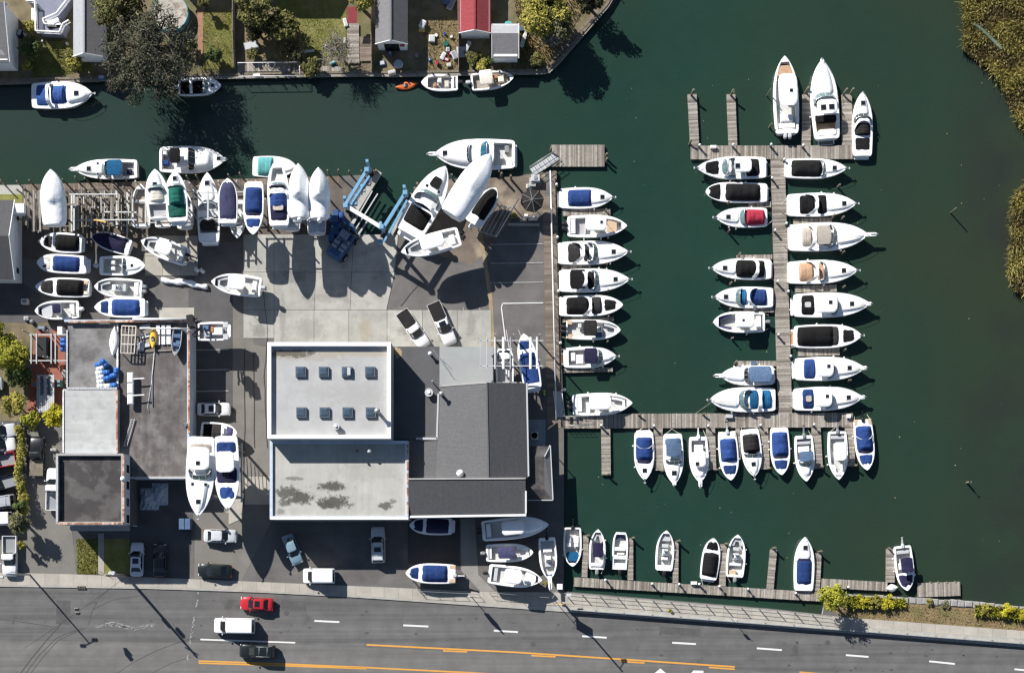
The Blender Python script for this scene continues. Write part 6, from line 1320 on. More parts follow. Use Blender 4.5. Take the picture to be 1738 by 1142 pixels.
    if kind == 'pickup':
        for sg in (1, -1): g = MB(); g.box(.02, .405 * L, sg * h2 * .97 - (.09 if sg > 0 else 0), sg * h2 * .97 + (0 if sg > 0 else .09), .60, 1.07, m); g.build('bed_side', t)
        g = MB(); g.box(0, .07, -h2 * .93, h2 * .93, .6, 1.05, m); g.build('tailgate', t)
        if bedc: g = MB(); g.prism([(.05, -h2 * .92), (.40 * L, -h2 * .92), (.40 * L, h2 * .92), (.05, h2 * .92)], 1.02, 1.09, M[bedc]); g.build('tonneau_cover', t)
        else: g = MB(); g.box(.08, .40 * L, -h2 * .86, h2 * .86, .665, .69, M['grey']); g.build('bed_liner', t)
    if sun: g = MB(); xm = (xs[1] * .4 + xs[2] * .6); g.box(xm - .35, xm + .35, -wr * .6, wr * .6, H + .012, H + .045, M['dglass']); g.build('sunroof', t)
    if rails:
        for sg in (1, -1): g = MB(); g.tube([(xs[1] + .2, sg * wr * .86, H + .06), (xs[2] - .3, sg * wr * .86, H + .06)], .03, M['galv'], 5); g.build('roof_rail', t)
        g = MB(); [g.tube([(x, -wr * .86, H + .07), (x, wr * .86, H + .07)], .025, M['galv'], 5) for x in (xs[1] + .6, xs[2] - .7)]; g.build('roof_rack', t)
    return t
WH = ('white', (.72, .72, .72)); SV = ('silver', (.36, .38, .41)); BK = ('black', (.012, .012, .014)); RD = ('red', (.42, .015, .022)); DG = ('dark_green', (.008, .012, .012)); BL = ('pale_blue', (.17, .27, .33)); PS = ('pale_silver', (.52, .54, .56))
car('white pickup with grey bed cover, left of the pair on the concrete apron', (681, 529), (722, 588), 'pickup', WH, bedc='char', W=1.95)
car('white pickup with grey bed cover and open roof hatch, right of the pair', (735, 514), (766, 584), 'pickup', WH, bedc='char', sun=True, W=1.95)
car('white sedan parked alone by the workshop wall', (334, 694), (391, 694), 'sedan', WH, sun=True)
car('silver sedan in the sun below the high boat stand', (345, 909), (402, 909.5), 'sedan', PS)
car('pale sedan with sunroof parked nose up next to the dark car', (231, 978), (232.5, 920), 'sedan', ('cool_white', (.55, .58, .62)), sun=True)
car('black car in the shade beside the pale sedan', (270, 979), (271, 922), 'sedan', BK)
car('black saloon with bright lamps parked behind the pavement', (393, 969), (335, 967), 'sedan', DG)
car('pale blue hatchback parked askew in the building shade', (486, 907), (506, 957), 'sedan', BL, W=1.7)
car('silver estate with roof rails parked nose to the boatyard building', (642, 955), (641, 893), 'suv', PS, rails=True, sun=True)
car('white box van parked along the pavement', (568, 977), (514, 977), 'van', WH, W=2.1)
car('red car with sunroof driving in the upper lane', (463, 1026), (407, 1023), 'sedan', RD, sun=True)
car('white van driving in the middle lane', (432, 1062), (363, 1061), 'van', WH, W=2.15)
car('dark green suv driving in the lower lane', (467, 1106), (406, 1104), 'suv', DG, rails=True)
car('white pickup with empty bed parked nose down by the hedge', (16, 909), (16, 978), 'pickup', WH, W=1.98)
car('dark pickup with brown bed cover parked by the yellow tree', (62, 808), (63, 740), 'pickup', BK, bedc='pile', W=1.98)
car('white pickup half hidden behind the square front building', (89, 866), (91, 794), 'pickup', WH, W=1.9)
LOT = 'cars in the lot beyond the hedge'
for lab, r_, f_, kd, cl in (('silver hatchback at the top of the lot beyond the hedge', (-30, 738), (28, 728), 'suv', PS), ('white car second from the top of the lot beyond the hedge', (-30, 763), (27, 752), 'suv', WH), ('red pickup in the lot beyond the hedge', (26, 777), (-50, 790), 'pickup', RD), ('black pickup in the lot beyond the hedge', (32, 812), (-45, 832), 'pickup', BK), ('silver suv with roof rails in the lot beyond the hedge', (25, 849), (-35, 856), 'suv', SV), ('white panel van lowest in the lot beyond the hedge', (21, 879), (-45, 882), 'van', WH)):
    o = car(lab, r_, f_, kd, cl, W=1.9, z=.06, rails=(kd == 'suv' and 'rails' in lab)); o['group'] = LOT
car('pale car at the left edge among the trees', (-50, 652), (4, 650), 'sedan', PS)

# ------------------------------------------------------------------ racks, travel lift, forklift, poles
random.seed(77)
def beam(parent, a, b, w=.14, h=.18, m='galv', name='beam'):
    mb = MB(); mb.bar(a, b, w, h, M[m]); return mb.build(name, parent)
def post(parent, px, py, top, w=.16, m='galv', name='post', z0=0):
    p = P(px, py, 0); mb = MB(); mb.bar((p.x, p.y, z0), (p.x, p.y, top), w, w, M[m]); return mb.build(name, parent)
rk = thing('boat_rack', 'empty grey timber and steel boat rack at the west end of the quay', 'boat rack')
x = 42
while x < 232:
    if not 68 < x < 106:
        z = random.choice((.5, .9, 1.5, 2.2, 3.2)); y0 = random.uniform(322, 332); y1 = random.uniform(378, 396)
        if random.random() < .25: y1 = random.uniform(350, 370)
        o = beam(rk, P(x, y0, z), P(x + random.uniform(-1, 1), y1, z), random.uniform(.12, .26), random.uniform(.14, .25), random.choice(('timber', 'timber', 'galv', 'pile')), 'bunk_beam')
    x += random.uniform(2.4, 4.6)
for y, z, a, b in ((330, 3.4, 118, 200), (347, 2.6, 108, 140), (374, 3.4, 128, 232), (372, 2.2, 40, 70), (384, 1.4, 110, 230), (336, 1.2, 44, 230), (352, 1.0, 150, 180), (360, 3.0, 172, 232)):
    beam(rk, P(a, y, z), P(b, y + random.uniform(-1, 1), z), .16, .16, random.choice(('galv', 'timber')), 'cross_beam')
for xx in (44, 56, 118, 137, 156, 170, 186, 204, 222): post(rk, xx, random.uniform(328, 336), random.uniform(2, 4.2), .16, 'timber'); post(rk, xx + 2, random.uniform(372, 384), random.uniform(1.8, 4.0), .16, 'timber')
for k in range(8): q = P(random.uniform(130, 230), random.uniform(340, 385), .2); beam(rk, q, q + Vector((random.uniform(-2, 2), random.uniform(-2.5, 2.5), random.uniform(0, .6))), .12, .1, 'timber', 'loose_board')
beam(rk, P(160, 373, 3.5), P(180, 377, 3.6), .15, .06, 'yellow', 'yellow_board')
def rack(lab, xs, y0, y1, lv):
    r_ = thing('boat_rack', lab, 'boat rack')
    for xx in xs:
        for yy in (y0, y1): post(r_, xx, yy, lv[-1] + .3, .18)
        for z in lv: beam(r_, P(xx, y0 - 4, z), P(xx, y1 + 4, z))
    for z in lv:
        for yy in (y0, y1): beam(r_, P(xs[0], yy, z - .16), P(xs[-1], yy, z - .16), .12, .14)
rack('grey steel rack under the cream and green canvas boats', (247, 271, 289, 308, 328), 326, 378, (.9, 5.1))
rack('grey steel rack over the long express cruiser with grey cockpit', (335, 372), 327, 372, (4.6,))
rack('grey steel rack under the blue, navy and shrink wrapped boats', (384, 414, 446, 482, 518, 548), 326, 378, (.7, 5.1))
beam(None, P(353, 325, 5.0), P(353, 374, 5.0), .2, .2, 'lgrey', 'boat_mast'); tag(bpy.data.objects['boat_mast'], 'grey mast lying along the rack beams above the long express cruiser', 'mast')
r_ = thing('boat_rack', 'grey steel display stand holding two big boats high beside the workshop', 'boat rack')
for xx in (340, 376, 410):
    for yy in (760, 845): post(r_, xx, yy, 5.7, .25)
    beam(r_, P(xx, 752, 5.5), P(xx, 852, 5.5), .2, .3)
for yy in (760, 800, 845): beam(r_, P(338, yy, 5.25), P(412, yy, 5.25), .2, .2)
for q in range(9): beam(r_, P(412, 770, .5 + q * .5), P(415, 818, .5 + q * .5), .06, .06, 'galv', 'side_rail')
for yy in (768, 820): post(r_, 416, yy, 5.2, .1)
r_ = thing('boat_rack', 'white tubular rack north of the shingled wing with beams over two boats', 'boat rack')
for yy in (578, 621):
    beam(r_, P(814, yy, 6), P(922, yy, 6), .12, .14, 'lgrey')
for xx, w_ in ((815, .05), (826, .08), (840, .12), (854, .3), (866, .10), (900, .3), (911, .2)): beam(r_, P(xx, 572, 6.15), P(xx, 626, 6.15), w_, .12, 'whitep' if w_ > .11 else 'lgrey')
for xx in (842, 872, 915):
    for yy in (580, 622): post(r_, xx, yy, 6, .16)
beam(r_, P(859, 560, 6.2), P(864, 590, 6.0), .12, .1, 'lgrey'); beam(r_, P(880, 560, 2.0), P(914, 652, 2.0), .1, .15); beam(r_, P(845, 590, 1.9), P(845, 650, 1.9)); beam(r_, P(868, 590, 1.9), P(868, 650, 1.9))
r_ = thing('boat_cradle', 'empty steel boat cradle with leaning poles beside the black cockpit boat', 'cradle')
for k in range(5): beam(r_, P(838 + k * 7, 345 + k * 1, 1.4), P(812 + k * 7, 392 + k * 2, 1.4), .08, .1)
for a, b in (((846, 350), (872, 352)), ((812, 392), (842, 402))): beam(r_, P(*a, 1.3), P(*b, 1.3), .1, .12)
beam(r_, P(881, 337, 2.4), P(842, 402, 2.2), .12, .12, 'cream'); beam(r_, P(860, 351, 2.0), P(831, 396, 2.0), .09, .1, 'timber')
for x_, y_ in ((842, 345), (872, 352), (812, 392), (842, 402)): post(r_, x_, y_, 1.35, .1)
# travel lift
tl = thing('travel_lift', 'light blue travel lift straddling the haul out slip', 'travel lift')
HT = 6.4
def tb(a, b, za, zb, w=.40, h=.5, m='ltblue', n='frame_beam'): beam(tl, P(*a, za), P(*b, zb), w, h, m, n)
tb((624, 287), (585, 350), HT, HT); tb((627, 299), (594, 350), 3.0, 3.0, .26, .3); tb((689, 326), (650, 388), HT, HT); tb((691, 340), (652, 410), 3.0, 3.0, .26, .3)
tb((589, 351), (645, 385), HT + .1, HT + .1, .5, .55, 'whitep', 'cross_beam')
for (x_, y_) in ((631, 296), (594, 356), (692, 338), (653, 398)):
    a = P(x_, y_, 0); tb_ = MB(); tb_.bar((a.x, a.y, 1.1), (a.x, a.y, HT), .36, .36, M['ltblue']); tb_.build('leg', tl)
    w_ = MB(); d = Vector((math.cos(R(58)), math.sin(R(58)), 0)); u = Vector((-d.y, d.x, 0)); rg = []
    for yy, rr in ((-.25, .62), (-.2, .7), (.2, .7), (.25, .62)): rg.append([a + u * yy + d * rr * math.cos(k * math.pi / 8) + Vector((0, 0, .7 + rr * math.sin(k * math.pi / 8))) for k in range(16)])
    w_.loft(rg, M['rubber']); w_.build('wheel', tl)
for a, z in (((623, 289), HT + .3), ((587, 350), HT + .3), ((688, 328), HT + .3), ((648, 386), HT + .3), ((646, 411), 3.2)):
    p = P(*a, z); mb = MB(); mb.cbox(p.x, p.y, .62, .62, z, z + .4, M['ltblue']); mb.build('winch_housing', tl)
for a, b in (((632, 324), (597, 385)), ((641, 329), (603, 390))): tb(a, b, .5, .5, .16, .12, 'lgrey', 'lifting_strap')
p = P(610, 320, 2.6); mb = MB()
for k in range(14): q = P(626 - k * 2.3, 305 + k * 3.7, 2.7); mb.cbox(q.x + random.uniform(-.3, .3), q.y, random.uniform(.3, .7), random.uniform(.2, .5), 2.2, 2.6 + random.uniform(0, .5), M[random.choice(('lgrey', 'offw', 'grey', 'ltblue'))], .03)
tag(mb.build('engine_deck', tl), kind='stuff')
mb = MB(); a, b = P(644, 292, .12), P(602, 360, .12); mb.bar(a, b, .8, .5, M['concrete']); q = mb.build('slip_wall'); tag(q, 'narrow concrete runway wall along the west side of the haul out slip', 'wall')
mb = MB(); a, b = P(700, 330, .12), P(656, 412, .12); mb.bar(a, b, .6, .5, M['concrete']); q = mb.build('slip_wall'); tag(q, 'narrow concrete runway wall along the east side of the haul out slip', 'wall')
# marine forklift
fk = thing('forklift', 'big dark blue marina forklift parked south west of the haul out slip', 'forklift', P(583, 418, 0)); fk.rotation_euler = (0, 0, R(-125))
mb = MB(); mb.cbox(.1, 0, 3.6, 2.0, .6, 2.0, M['midblue'], .15); mb.build('chassis', fk)
mb = MB(); mb.cbox(1.6, 0, 1.3, 2.2, .5, 2.3, M['midblue'], .35); mb.build('counterweight', fk)
for sx in (-.45, .25, .95):
    for sy in (-.55, .55): mb = MB(); [mb.box(sx - .25, sx + .25, sy - .4 + k * .16, sy - .3 + k * .16, 2.0, 2.12, M['lgrey']) for k in range(5)]; tag(mb.build('louvre_panel', fk), kind='stuff')
mb = MB(); mb.cbox(-.9, 0, 1.3, 1.3, 2.0, 3.3, M['dglass'], .1); mb.build('cab', fk); mb = MB(); mb.cbox(-.9, 0, 1.4, 1.4, 3.3, 3.45, M['midblue'], .05); [mb.box(-1.4, -.4, -.55 + k * .25, -.45 + k * .25, 3.46, 3.5, M['lgrey']) for k in range(5)]; mb.build('cab_roof', fk)
for sy in (-.8, .8): mb = MB(); mb.bar((-2.2, sy, .4), (-2.2, sy, 5.5), .25, .3, M['midblue']); mb.build('mast', fk); mb = MB(); mb.bar((-2.3, sy, .35), (-5.0, sy, .35), .25, .12, M['galv']); mb.build('fork', fk)
mb = MB(); mb.bar((-2.2, -.9, 5.4), (-2.2, .9, 5.4), .25, .25, M['midblue']); mb.bar((-2.2, -.9, 2.5), (-2.2, .9, 2.5), .2, .2, M['midblue']); mb.build('mast_crosshead', fk)
for sx in (-1.5, 1.3):
    for sy in (-1.25, 1.25): wheel(fk, sx, sy, .6)
mb = MB(); q = P(571, 378, 2.5)
for k in range(5): mb.cbox(q.x - .3 + random.uniform(-.5, .5), q.y + 1.4 - k * .8, random.uniform(.7, 1.3), .9, 0, random.uniform(1.2, 2.6), M['midblue'], .1)
tag(mb.build('equipment_pile'), 'bright blue equipment heap between the shrink wrapped boat and the travel lift', 'equipment')
q = P(579, 360, 2.0); mb = MB(); mb.tube([q, q + Vector((.1, -1.3, -.3))], .4, M['royal'], 8); tag(mb.build('water_tank'), 'small bright blue tank on the equipment heap by the travel lift', 'tank')
# street furniture
def pole(lab, px, py, h, r=.14, m='timber', name='utility_pole', cat='utility pole'):
    t = thing(name, lab, cat, P(px, py)); mb = MB(); mb.tube([(0, 0, 0), (0, 0, h)], [r * 1.15, r * .8], M[m], 8); mb.build('pole', t); return t
t = pole('wooden pole with transformers near the pale sedan', 215, 977, 10.6, .18)
for z, s_ in ((7.2, 1), (5.9, -1)): mb = MB(); mb.loft([ell(.35 * s_, .3, .26, .26, z, 10), ell(.35 * s_, .3, .26, .26, z + 1.0, 10)], M['lgrey']); mb.build('transformer', t)
mb = MB(); mb.bar((-.9, .5, 9.8), (.9, -.5, 9.8), .1, .12, M['timber']); mb.build('cross_arm', t)
t = pole('street light pole at the pavement left of the lawn', 51, 975, 9.0, .11, 'galv', 'street_light', 'street light')
mb = MB(); mb.bar((-.8, -.4, 8.95), (.8, .4, 8.95), .1, .1, M['galv']); mb.build('lamp_arm', t)
for s_ in (-1, 1): mb = MB(); mb.cbox(.8 * s_, .4 * s_, .7, .35, 8.8, 9.05, M['lgrey']); mb.build('lamp_head', t)
t = pole('tall pole with diamond warning sign at the corner of the bulkhead', 955, 1022, 9.0, .13, 'galv', 'sign_pole', 'sign pole')
mb = MB(); q = 1.1; c = Vector((0, -.2, 3.3)); mb.loft([[c + Vector((q, .0, 0)), c + Vector((0, .0, q * 1.2)), c + Vector((-q, .0, 0)), c + Vector((0, .0, -q * 1.2))], [c + Vector((q, .05, 0)), c + Vector((0, .05, q * 1.2)), c + Vector((-q, .05, 0)), c + Vector((0, .05, -q * 1.2))]], M['yellow'], smooth=False); mb.build('warning_sign', t)
mb = MB(); mb.bar((0, 0, 8.6), (.5, .9, 8.7), .08, .08, M['galv']); mb.cbox(.6, 1.0, .7, .4, 8.5, 8.75, M['lgrey']); mb.build('lamp_head', t)
t = pole('thin post with white square panel at the south west corner of the basin', 937, 1014, 3.6, .05, 'galv', 'sign_post', 'sign'); mb = MB(); mb.cbox(.95, 1.5, .75, .75, 3.3, 3.4, M['whitep'], .02); mb.bar((0, 0, 3.3), (.9, 1.5, 3.3), .06, .06, M['galv']); mb.build('panel', t)
t = pole('parking sign post on the waterfront pavement', 1240, 1048, 2.9, .04, 'galv', 'sign_post', 'sign'); mb = MB(); mb.box(-.25, .25, -.05, -.03, 2.1, 2.85, M['whitep']); mb.build('sign_plate', t)
t = pole('tall slim sign post beside the driveway by the street', 800, 1012, 5.0, .05, 'galv', 'sign_post', 'sign'); mb = MB(); mb.loft([[(-.3, -.03, 2.2), (.3, -.03, 2.2), (.3, .03, 2.2), (-.3, .03, 2.2)], [(-.45, -.03, 3.6), (.35, -.03, 3.6), (.35, .03, 3.6), (-.45, .03, 3.6)], [(-.1, -.03, 4.9), (.05, -.03, 4.9), (.05, .03, 4.9), (-.1, .03, 4.9)]], M['whitep'], smooth=False); mb.build('sign_panel', t)
t = thing('traffic_signal', 'traffic signal hanging over the street at the lower left', 'traffic signal', P(129, 1034, 6.2)); 
for k in range(2): mb = MB(); mb.cbox(.15 * k, -.55 * k, .35, .3, -.9, 0, M['dark'], .04); mb.build('signal_head', t); mb = MB(); mb.box(.15 * k - .25, .15 * k + .25, -.55 * k + .151, -.55 * k + .19, -.95, .05, M['lgrey']); mb.build('backplate', t)
a, b = P(215, 977, 8.0), P(40, 1100, 7.0); mb = MB(); mb.tube([a.lerp(b, k / 10) - Vector((0, 0, 1.6 * (k / 10) * (1 - k / 10) * 4 * .6)) for k in range(11)], .02, M['dark'], 4); tag(mb.build('span_wire'), 'thin span wire crossing the street at the lower left', 'wire')
# railing along the waterfront pavement, guard rail along the road
f = thing('railing', 'dark metal railing along the water side of the pavement', 'railing')
x = 958
while x < 1400:
    x2 = x + 30; A, B = P(x, interp(WALKTOP, x) + 1, 0), P(x2, interp(WALKTOP, x2) + 1, 0)
    post(f, x, interp(WALKTOP, x) + 1, 1.6, .09, 'grey', 'railing_post')
    mb = MB()
    for z in (.5, 1.05, 1.57): mb.tube([A + Vector((0, 0, z)), B + Vector((0, 0, z))], .035, M['grey'], 4)
    mb.build('railing_bar', f); x = x2
g = thing('guard_rail', 'long steel guard rail between the road and the waterfront pavement', 'guard rail')
x = 962; GR = lambda x: (interp(WALKBOT, x) + interp(ROADTOP, x)) / 2 + 1
while x < 1900:
    x2 = x + 48; A, B = P(x, GR(x), 0), P(x2, GR(x2), 0); mb = MB()
    for z in (.22, .48, .74): mb.bar(A + Vector((0, 0, z)), B + Vector((0, 0, z)), .09, .2, M['galv'])
    mb.bar(A + Vector((0, .06, .59)), B + Vector((0, .06, .59)), .05, .1, M['galv']); mb.build('rail_beam', g); post(g, x, GR(x) - 2, .8, .14, 'timber', 'guard_post'); x = x2
f = thing('railing', 'dark pipe railing along the street end of the boat parking', 'railing')
for p_, q_ in (((690, 968), (712, 1003)), ((712, 1003), (812, 1008)), ((830, 1005), (932, 1014))):
    A, B = P(*p_), P(*q_); n = max(2, int((B - A).length / 2))
    mb = MB(); [mb.tube([A + Vector((0, 0, z)), B + Vector((0, 0, z))], .035, M['grey'], 4) for z in (.6, 1.2)]; mb.build('railing_bar', f)
    for k in range(n + 1): c = A.lerp(B, k / n); mb = MB(); mb.tube([c, c + Vector((0, 0, 1.2))], .035, M['grey'], 4); mb.build('railing_post', f)

# ------------------------------------------------------------------ yard and roof clutter
def drum(lab, a, b, z, col, r=.36):
    A, B = P(*a, z + r), P(*b, z + r); d = (B - A); n = max(1, round(d.length / 1.0))
    u = d.normalized(); w_ = Vector((-u.y, u.x, 0)); L = min(d.length, 1.15); rings = []
    for s_, rr in ((0, .8), (.04, 1), (.32, 1), (.34, 1.05), (.36, 1), (.64, 1), (.66, 1.05), (.68, 1), (.96, 1), (1, .8)): rings.append([A + u * s_ * L + (w_ * math.cos(k * math.pi / 6) + Vector((0, 0, 1)) * math.sin(k * math.pi / 6)) * r * rr for k in range(12)])
    mb = MB(); mb.loft(rings, M[col]); return tag(mb.build('float_drum'), lab, 'drum', 'float drums on the annex roof')
HEAP = 'in the annex roof drum heap'
for lab, a, b, z, c in (('half blue drum, topmost on the left side', (162, 621), (174, 617), 3.75, 'drumb'), ('pale drum just under the topmost left one', (164, 627), (177, 624), 3.75, 'drumw'), ('white drum third from the top on the left side', (163, 634), (175, 632.5), 3.75, 'drumw'), ('blue drum right of the third white drum', (175, 633), (187, 631.5), 3.75, 'drumb'), ('white drum fourth from the top on the left side', (164, 641), (177, 639.5), 3.75, 'drumw'), ('blue drum right of the fourth white drum', (176, 643.5), (188, 641), 3.75, 'drumb'), ('blue drum touching the right roof edge, middle row', (187, 639), (199, 636), 3.75, 'drumb'), ('white drum fifth from the top on the left side', (165, 649), (177, 647), 3.75, 'drumw'), ('white drum lowest on the left side', (165, 655.5), (178, 655.5), 3.75, 'drumw'), ('white drum in the middle of the lowest row', (177, 656), (189, 655), 3.75, 'drumw'), ('blue drum at the right end of the lowest row', (187, 655), (199, 653.5), 3.75, 'drumb'), ('upright lying blue drum alone at the right roof edge', (197.5, 624), (197, 635), 3.75, 'drumb'), ('blue drum slanting down on top', (176, 613), (182, 623), 4.0, 'drumb'), ('blue drum highest of all', (171, 615), (178, 613), 4.2, 'drumb')): drum(lab + ' ' + HEAP, a, b, z, c, .38)
# lattice frame, white planks, stand with white box seats, ladder, pipes on the workshop roof
t = thing('lattice_rack', 'rusty rectangular lattice frame standing on the workshop roof', 'frame'); q = [P(x, y, 4.9) for x, y in ((207, 553), (231, 554), (228, 600), (205, 599))]
for k in range(5): a = q[0].lerp(q[1], k / 4); b = q[3].lerp(q[2], k / 4); beam(t, a, b, .12, .12, 'cream' if k in (0, 2, 4) else 'beige', 'lattice_bar')
for k in range(4): a = q[0].lerp(q[3], k / 3); b = q[1].lerp(q[2], k / 3); beam(t, a + Vector((0, 0, .03)), b + Vector((0, 0, .03)), .12, .1, 'cream', 'lattice_bar')
for c in q: beam(t, Vector((c.x, c.y, 3.7)), c, .1, .1, 'timber', 'post')
for k, (x, w_) in enumerate(((268, 6), (277, 6), (286, 7))): mb = MB(); a = rect(x - w_ / 2, 551, x + w_ / 2, 585 - k * .5, 3.95); mb.box(a[0], a[2], a[1], a[3], 3.7, 3.95, M['whitep']); tag(mb.build('white_board'), ('narrow', 'middle', 'widest')[k] + ' of three white boards lying next to the yellow kayak', 'board', 'white boards on the workshop roof')
for k in range(5): a = P(238 + (k % 2) * 6, 556 + k * 8, 3.8); mb = MB(); mb.bar(a, a + Vector((1.3, .25, .1 * (k % 3))), .5, .12, M['timber' if k % 2 else 'lgrey']); o = tag(mb.build('scrap_board'), ('topmost', 'second', 'middle', 'fourth', 'lowest')[k] + (' grey' if k % 2 == 0 else ' brown') + ' scrap board between the lattice frame and the yellow kayak', 'board', 'scrap boards on the workshop roof')
mb = MB(); a = P(239, 588, 3.9); mb.cbox(a.x, a.y, .8, 1.2, 3.7, 4.3, M['tarp'], .25); tag(mb.build('tarp_bundle'), 'grey tarp covered bundle by the lattice frame on the workshop roof', 'tarp')
mb = MB(); mb.tube([P(225, 541, 4.6), P(320, 541.5, 4.6)], .11, M['whitep'], 6); tag(mb.build('pipe'), 'long white pipe beyond the top coping of the workshop roof', 'pipe')
mb = MB(); mb.tube([P(237, 557, 4.7), P(322, 558, 4.7)], .09, M['whitep'], 6); tag(mb.build('pipe'), 'long white pipe across the top of the workshop roof', 'pipe')
for k, pts in enumerate(([(248, 597), (280, 594), (277, 598), (250, 600)], )): mb = MB(); mb.bar(P(247, 596, 3.8), P(291, 594, 3.8), .25, .15, M['timber']); tag(mb.build('plank_piece'), 'weathered timber baulk below the yellow kayak on the workshop roof', 'timber')
mb = MB(); mb.tube([P(263, 598, 3.75), P(257, 650, 3.75), P(251, 690, 3.75), P(253, 700, 3.75)], .06, M['lgrey'], 5); mb.tube([P(262, 598, 3.8), P(258, 640, 3.8), P(259, 690, 3.8)], .07, M['lgrey'], 5); tag(mb.build('hose'), 'pale hose trailing down the middle of the workshop roof', 'hose')
t = thing('seat_stand', 'stand with three white box seats on the workshop roof', 'stand'); 
for k in range(3): a = P(220, 640 + k * 18.5, 5); mb = MB(); mb.cbox(a.x, a.y, .8, 1.35, 4.3, 4.75, M['whitep'], .1); mb.build('box_seat', t)
beam(t, P(226.5, 636, 4.4), P(226.5, 680, 4.4), .1, .1, 'whitep', 'frame_bar')
for y in (643, 671): beam(t, P(226, y, 4.6), P(245, y - 1.2, 4.6), .14, .12, 'whitep', 'arm'); beam(t, P(224, y, 3.7), P(224, y, 4.4), .1, .1, 'whitep', 'leg')
t = thing('ladder', 'aluminium ladder lying on the workshop roof', 'ladder')
for dx in (0, 5.5): beam(t, P(223 + dx, 711, 3.9), P(210 + dx, 757, 3.9), .07, .1, 'lgrey', 'stile')
for k in range(13): beam(t, P(223 - k * 1.05, 712.5 + k * 3.6, 3.9), P(228.5 - k * 1.05, 712.5 + k * 3.6, 3.9), .07, .06, 'lgrey', 'rung')
t = thing('billboard', 'dark framed billboard structure on the corner of the workshop roof', 'sign'); mb = MB(); mb.bar(P(323, 536, 7.4), P(326, 556, 7.4), .8, 1.6, M['dark']); mb.build('sign_board', t)
for k in range(16): a = P(325 + random.uniform(0, 9), 538 + k * 2.2, random.uniform(4.6, 7.4)); beam(t, a, a + Vector((random.uniform(.4, 1), random.uniform(-.9, .9), random.uniform(-1, .5))), .16, .16, 'dark', 'brace')
# steel frame shelters and stores at the west edge
for lab, x0, x1, y0, y1 in (('grey steel frame over dark stores at the west edge of the workshop', 53, 87, 568, 612), ('grey steel frame with blue drums next to the annex roof', 94, 134, 568, 612)):
    t = thing('steel_rack', lab, 'frame')
    for xx in (x0, (x0 + x1) / 2 if x1 - x0 > 36 else x0 + 9, x1): beam(t, P(xx, y0 - 2, 3.6), P(xx, y1 + 5, 3.6), .14, .16, 'galv')
    for yy in (y0, y1): beam(t, P(x0 - 3, yy, 3.5), P(x1 + 2, yy, 3.5), .14, .16, 'galv')
    for xx in (x0, x1):
        for yy in (y0, y1): post(t, xx, yy, 3.5, .12)
for k, (x, y, z) in enumerate(((107.5, 577.5, 1.6), (107.5, 585, 1.6), (107.5, 592.5, 1.6), (126, 573, 1.8))): drum(('uppermost of three blue drums in a column', 'middle of three blue drums in a column', 'lowest of three blue drums in a column', 'single blue drum right of the column')[k] + ' on the steel frame beside the annex', (x - 4.5, y), (x + 4.5, y), z, 'drumb', .33)['group'] = 'blue drums on the steel frame'
drum('white drum under the steel frame beside the annex', (119, 583), (119, 597), 1.7, 'drumw', .36)['group'] = 'white drums on the steel frame'
mb = MB(); a = P(104, 563, .8); mb.cbox(a.x, a.y, .7, 1.2, 0, 1.4, M['whitep']); tag(mb.build('locker'), 'white locker at the north west corner of the annex', 'locker')
mb = MB(); a = P(72, 590, 1); mb.cbox(a.x, a.y, 1.6, 2.9, 0, 1.3, M['dark'], .2); tag(mb.build('covered_machine'), 'black covered machine below the western steel frame', 'machine')
t = thing('flat_trailer', 'pale slatted trailer bed with black chains below the steel frames', 'trailer'); q = rect(62, 636, 92, 700, .9); 
for k in range(9): mb = MB(); x0 = q[0] + (q[2] - q[0]) * k / 9; mb.box(x0 + .01, x0 + (q[2] - q[0]) / 9 - .015, q[1], q[3], .75, .9, M['lgrey' if k % 3 else 'galv']); mb.build('bed_board', t)
for x in (71, 83):
    mb = MB(); 
    for k in range(9): a = P(x + random.uniform(-1, 1), 640 + k * 3.6, .92); mb.cbox(a.x, a.y, .42, .16, .9, 1.0, M['dark'], .02)
    tag(mb.build('chain', t), kind='stuff')
for lab, x, y, lx, ly, h, c in (('orange crate beside the brick path', 58, 652, .9, .8, .5, 'orange'), ('white fish box by the trailer bed', 77, 670, .5, .5, .5, 'whitep'), ('teal bin west of the annex wall', 100, 650, .5, .9, .9, 'aqua'), ('cream cabinet by the annex corner', 108, 634, .5, 1.0, 1.2, 'cream'), ('orange drum rack end beside the annex', 103, 625, .4, .9, .9, 'orange'), ('wooden pallet crate west of the parked boats', 41, 511, .9, .7, .8, 'cream'), ('small white box in the shade below the house', 44, 540, .6, .5, .5, 'offw'), ('pale gas bottle box beside the annex', 53, 545, .4, .4, .6, 'lgrey'), ('grey crate at the shaded corner of the west yard', 70, 556, 1.1, .5, .5, 'steel'), ('stone planter beside the dark pickup', 90, 763, .7, .35, .5, 'cream')):
    mb = MB(); a = P(x, y, h); mb.cbox(a.x, a.y, lx, ly, 0, h, M[c], .04); mb.box(a.x - lx * .35, a.x + lx * .35, a.y - ly * .35, a.y + ly * .35, h, h + .02, M['grey']); tag(mb.build('crate'), lab, 'crate')
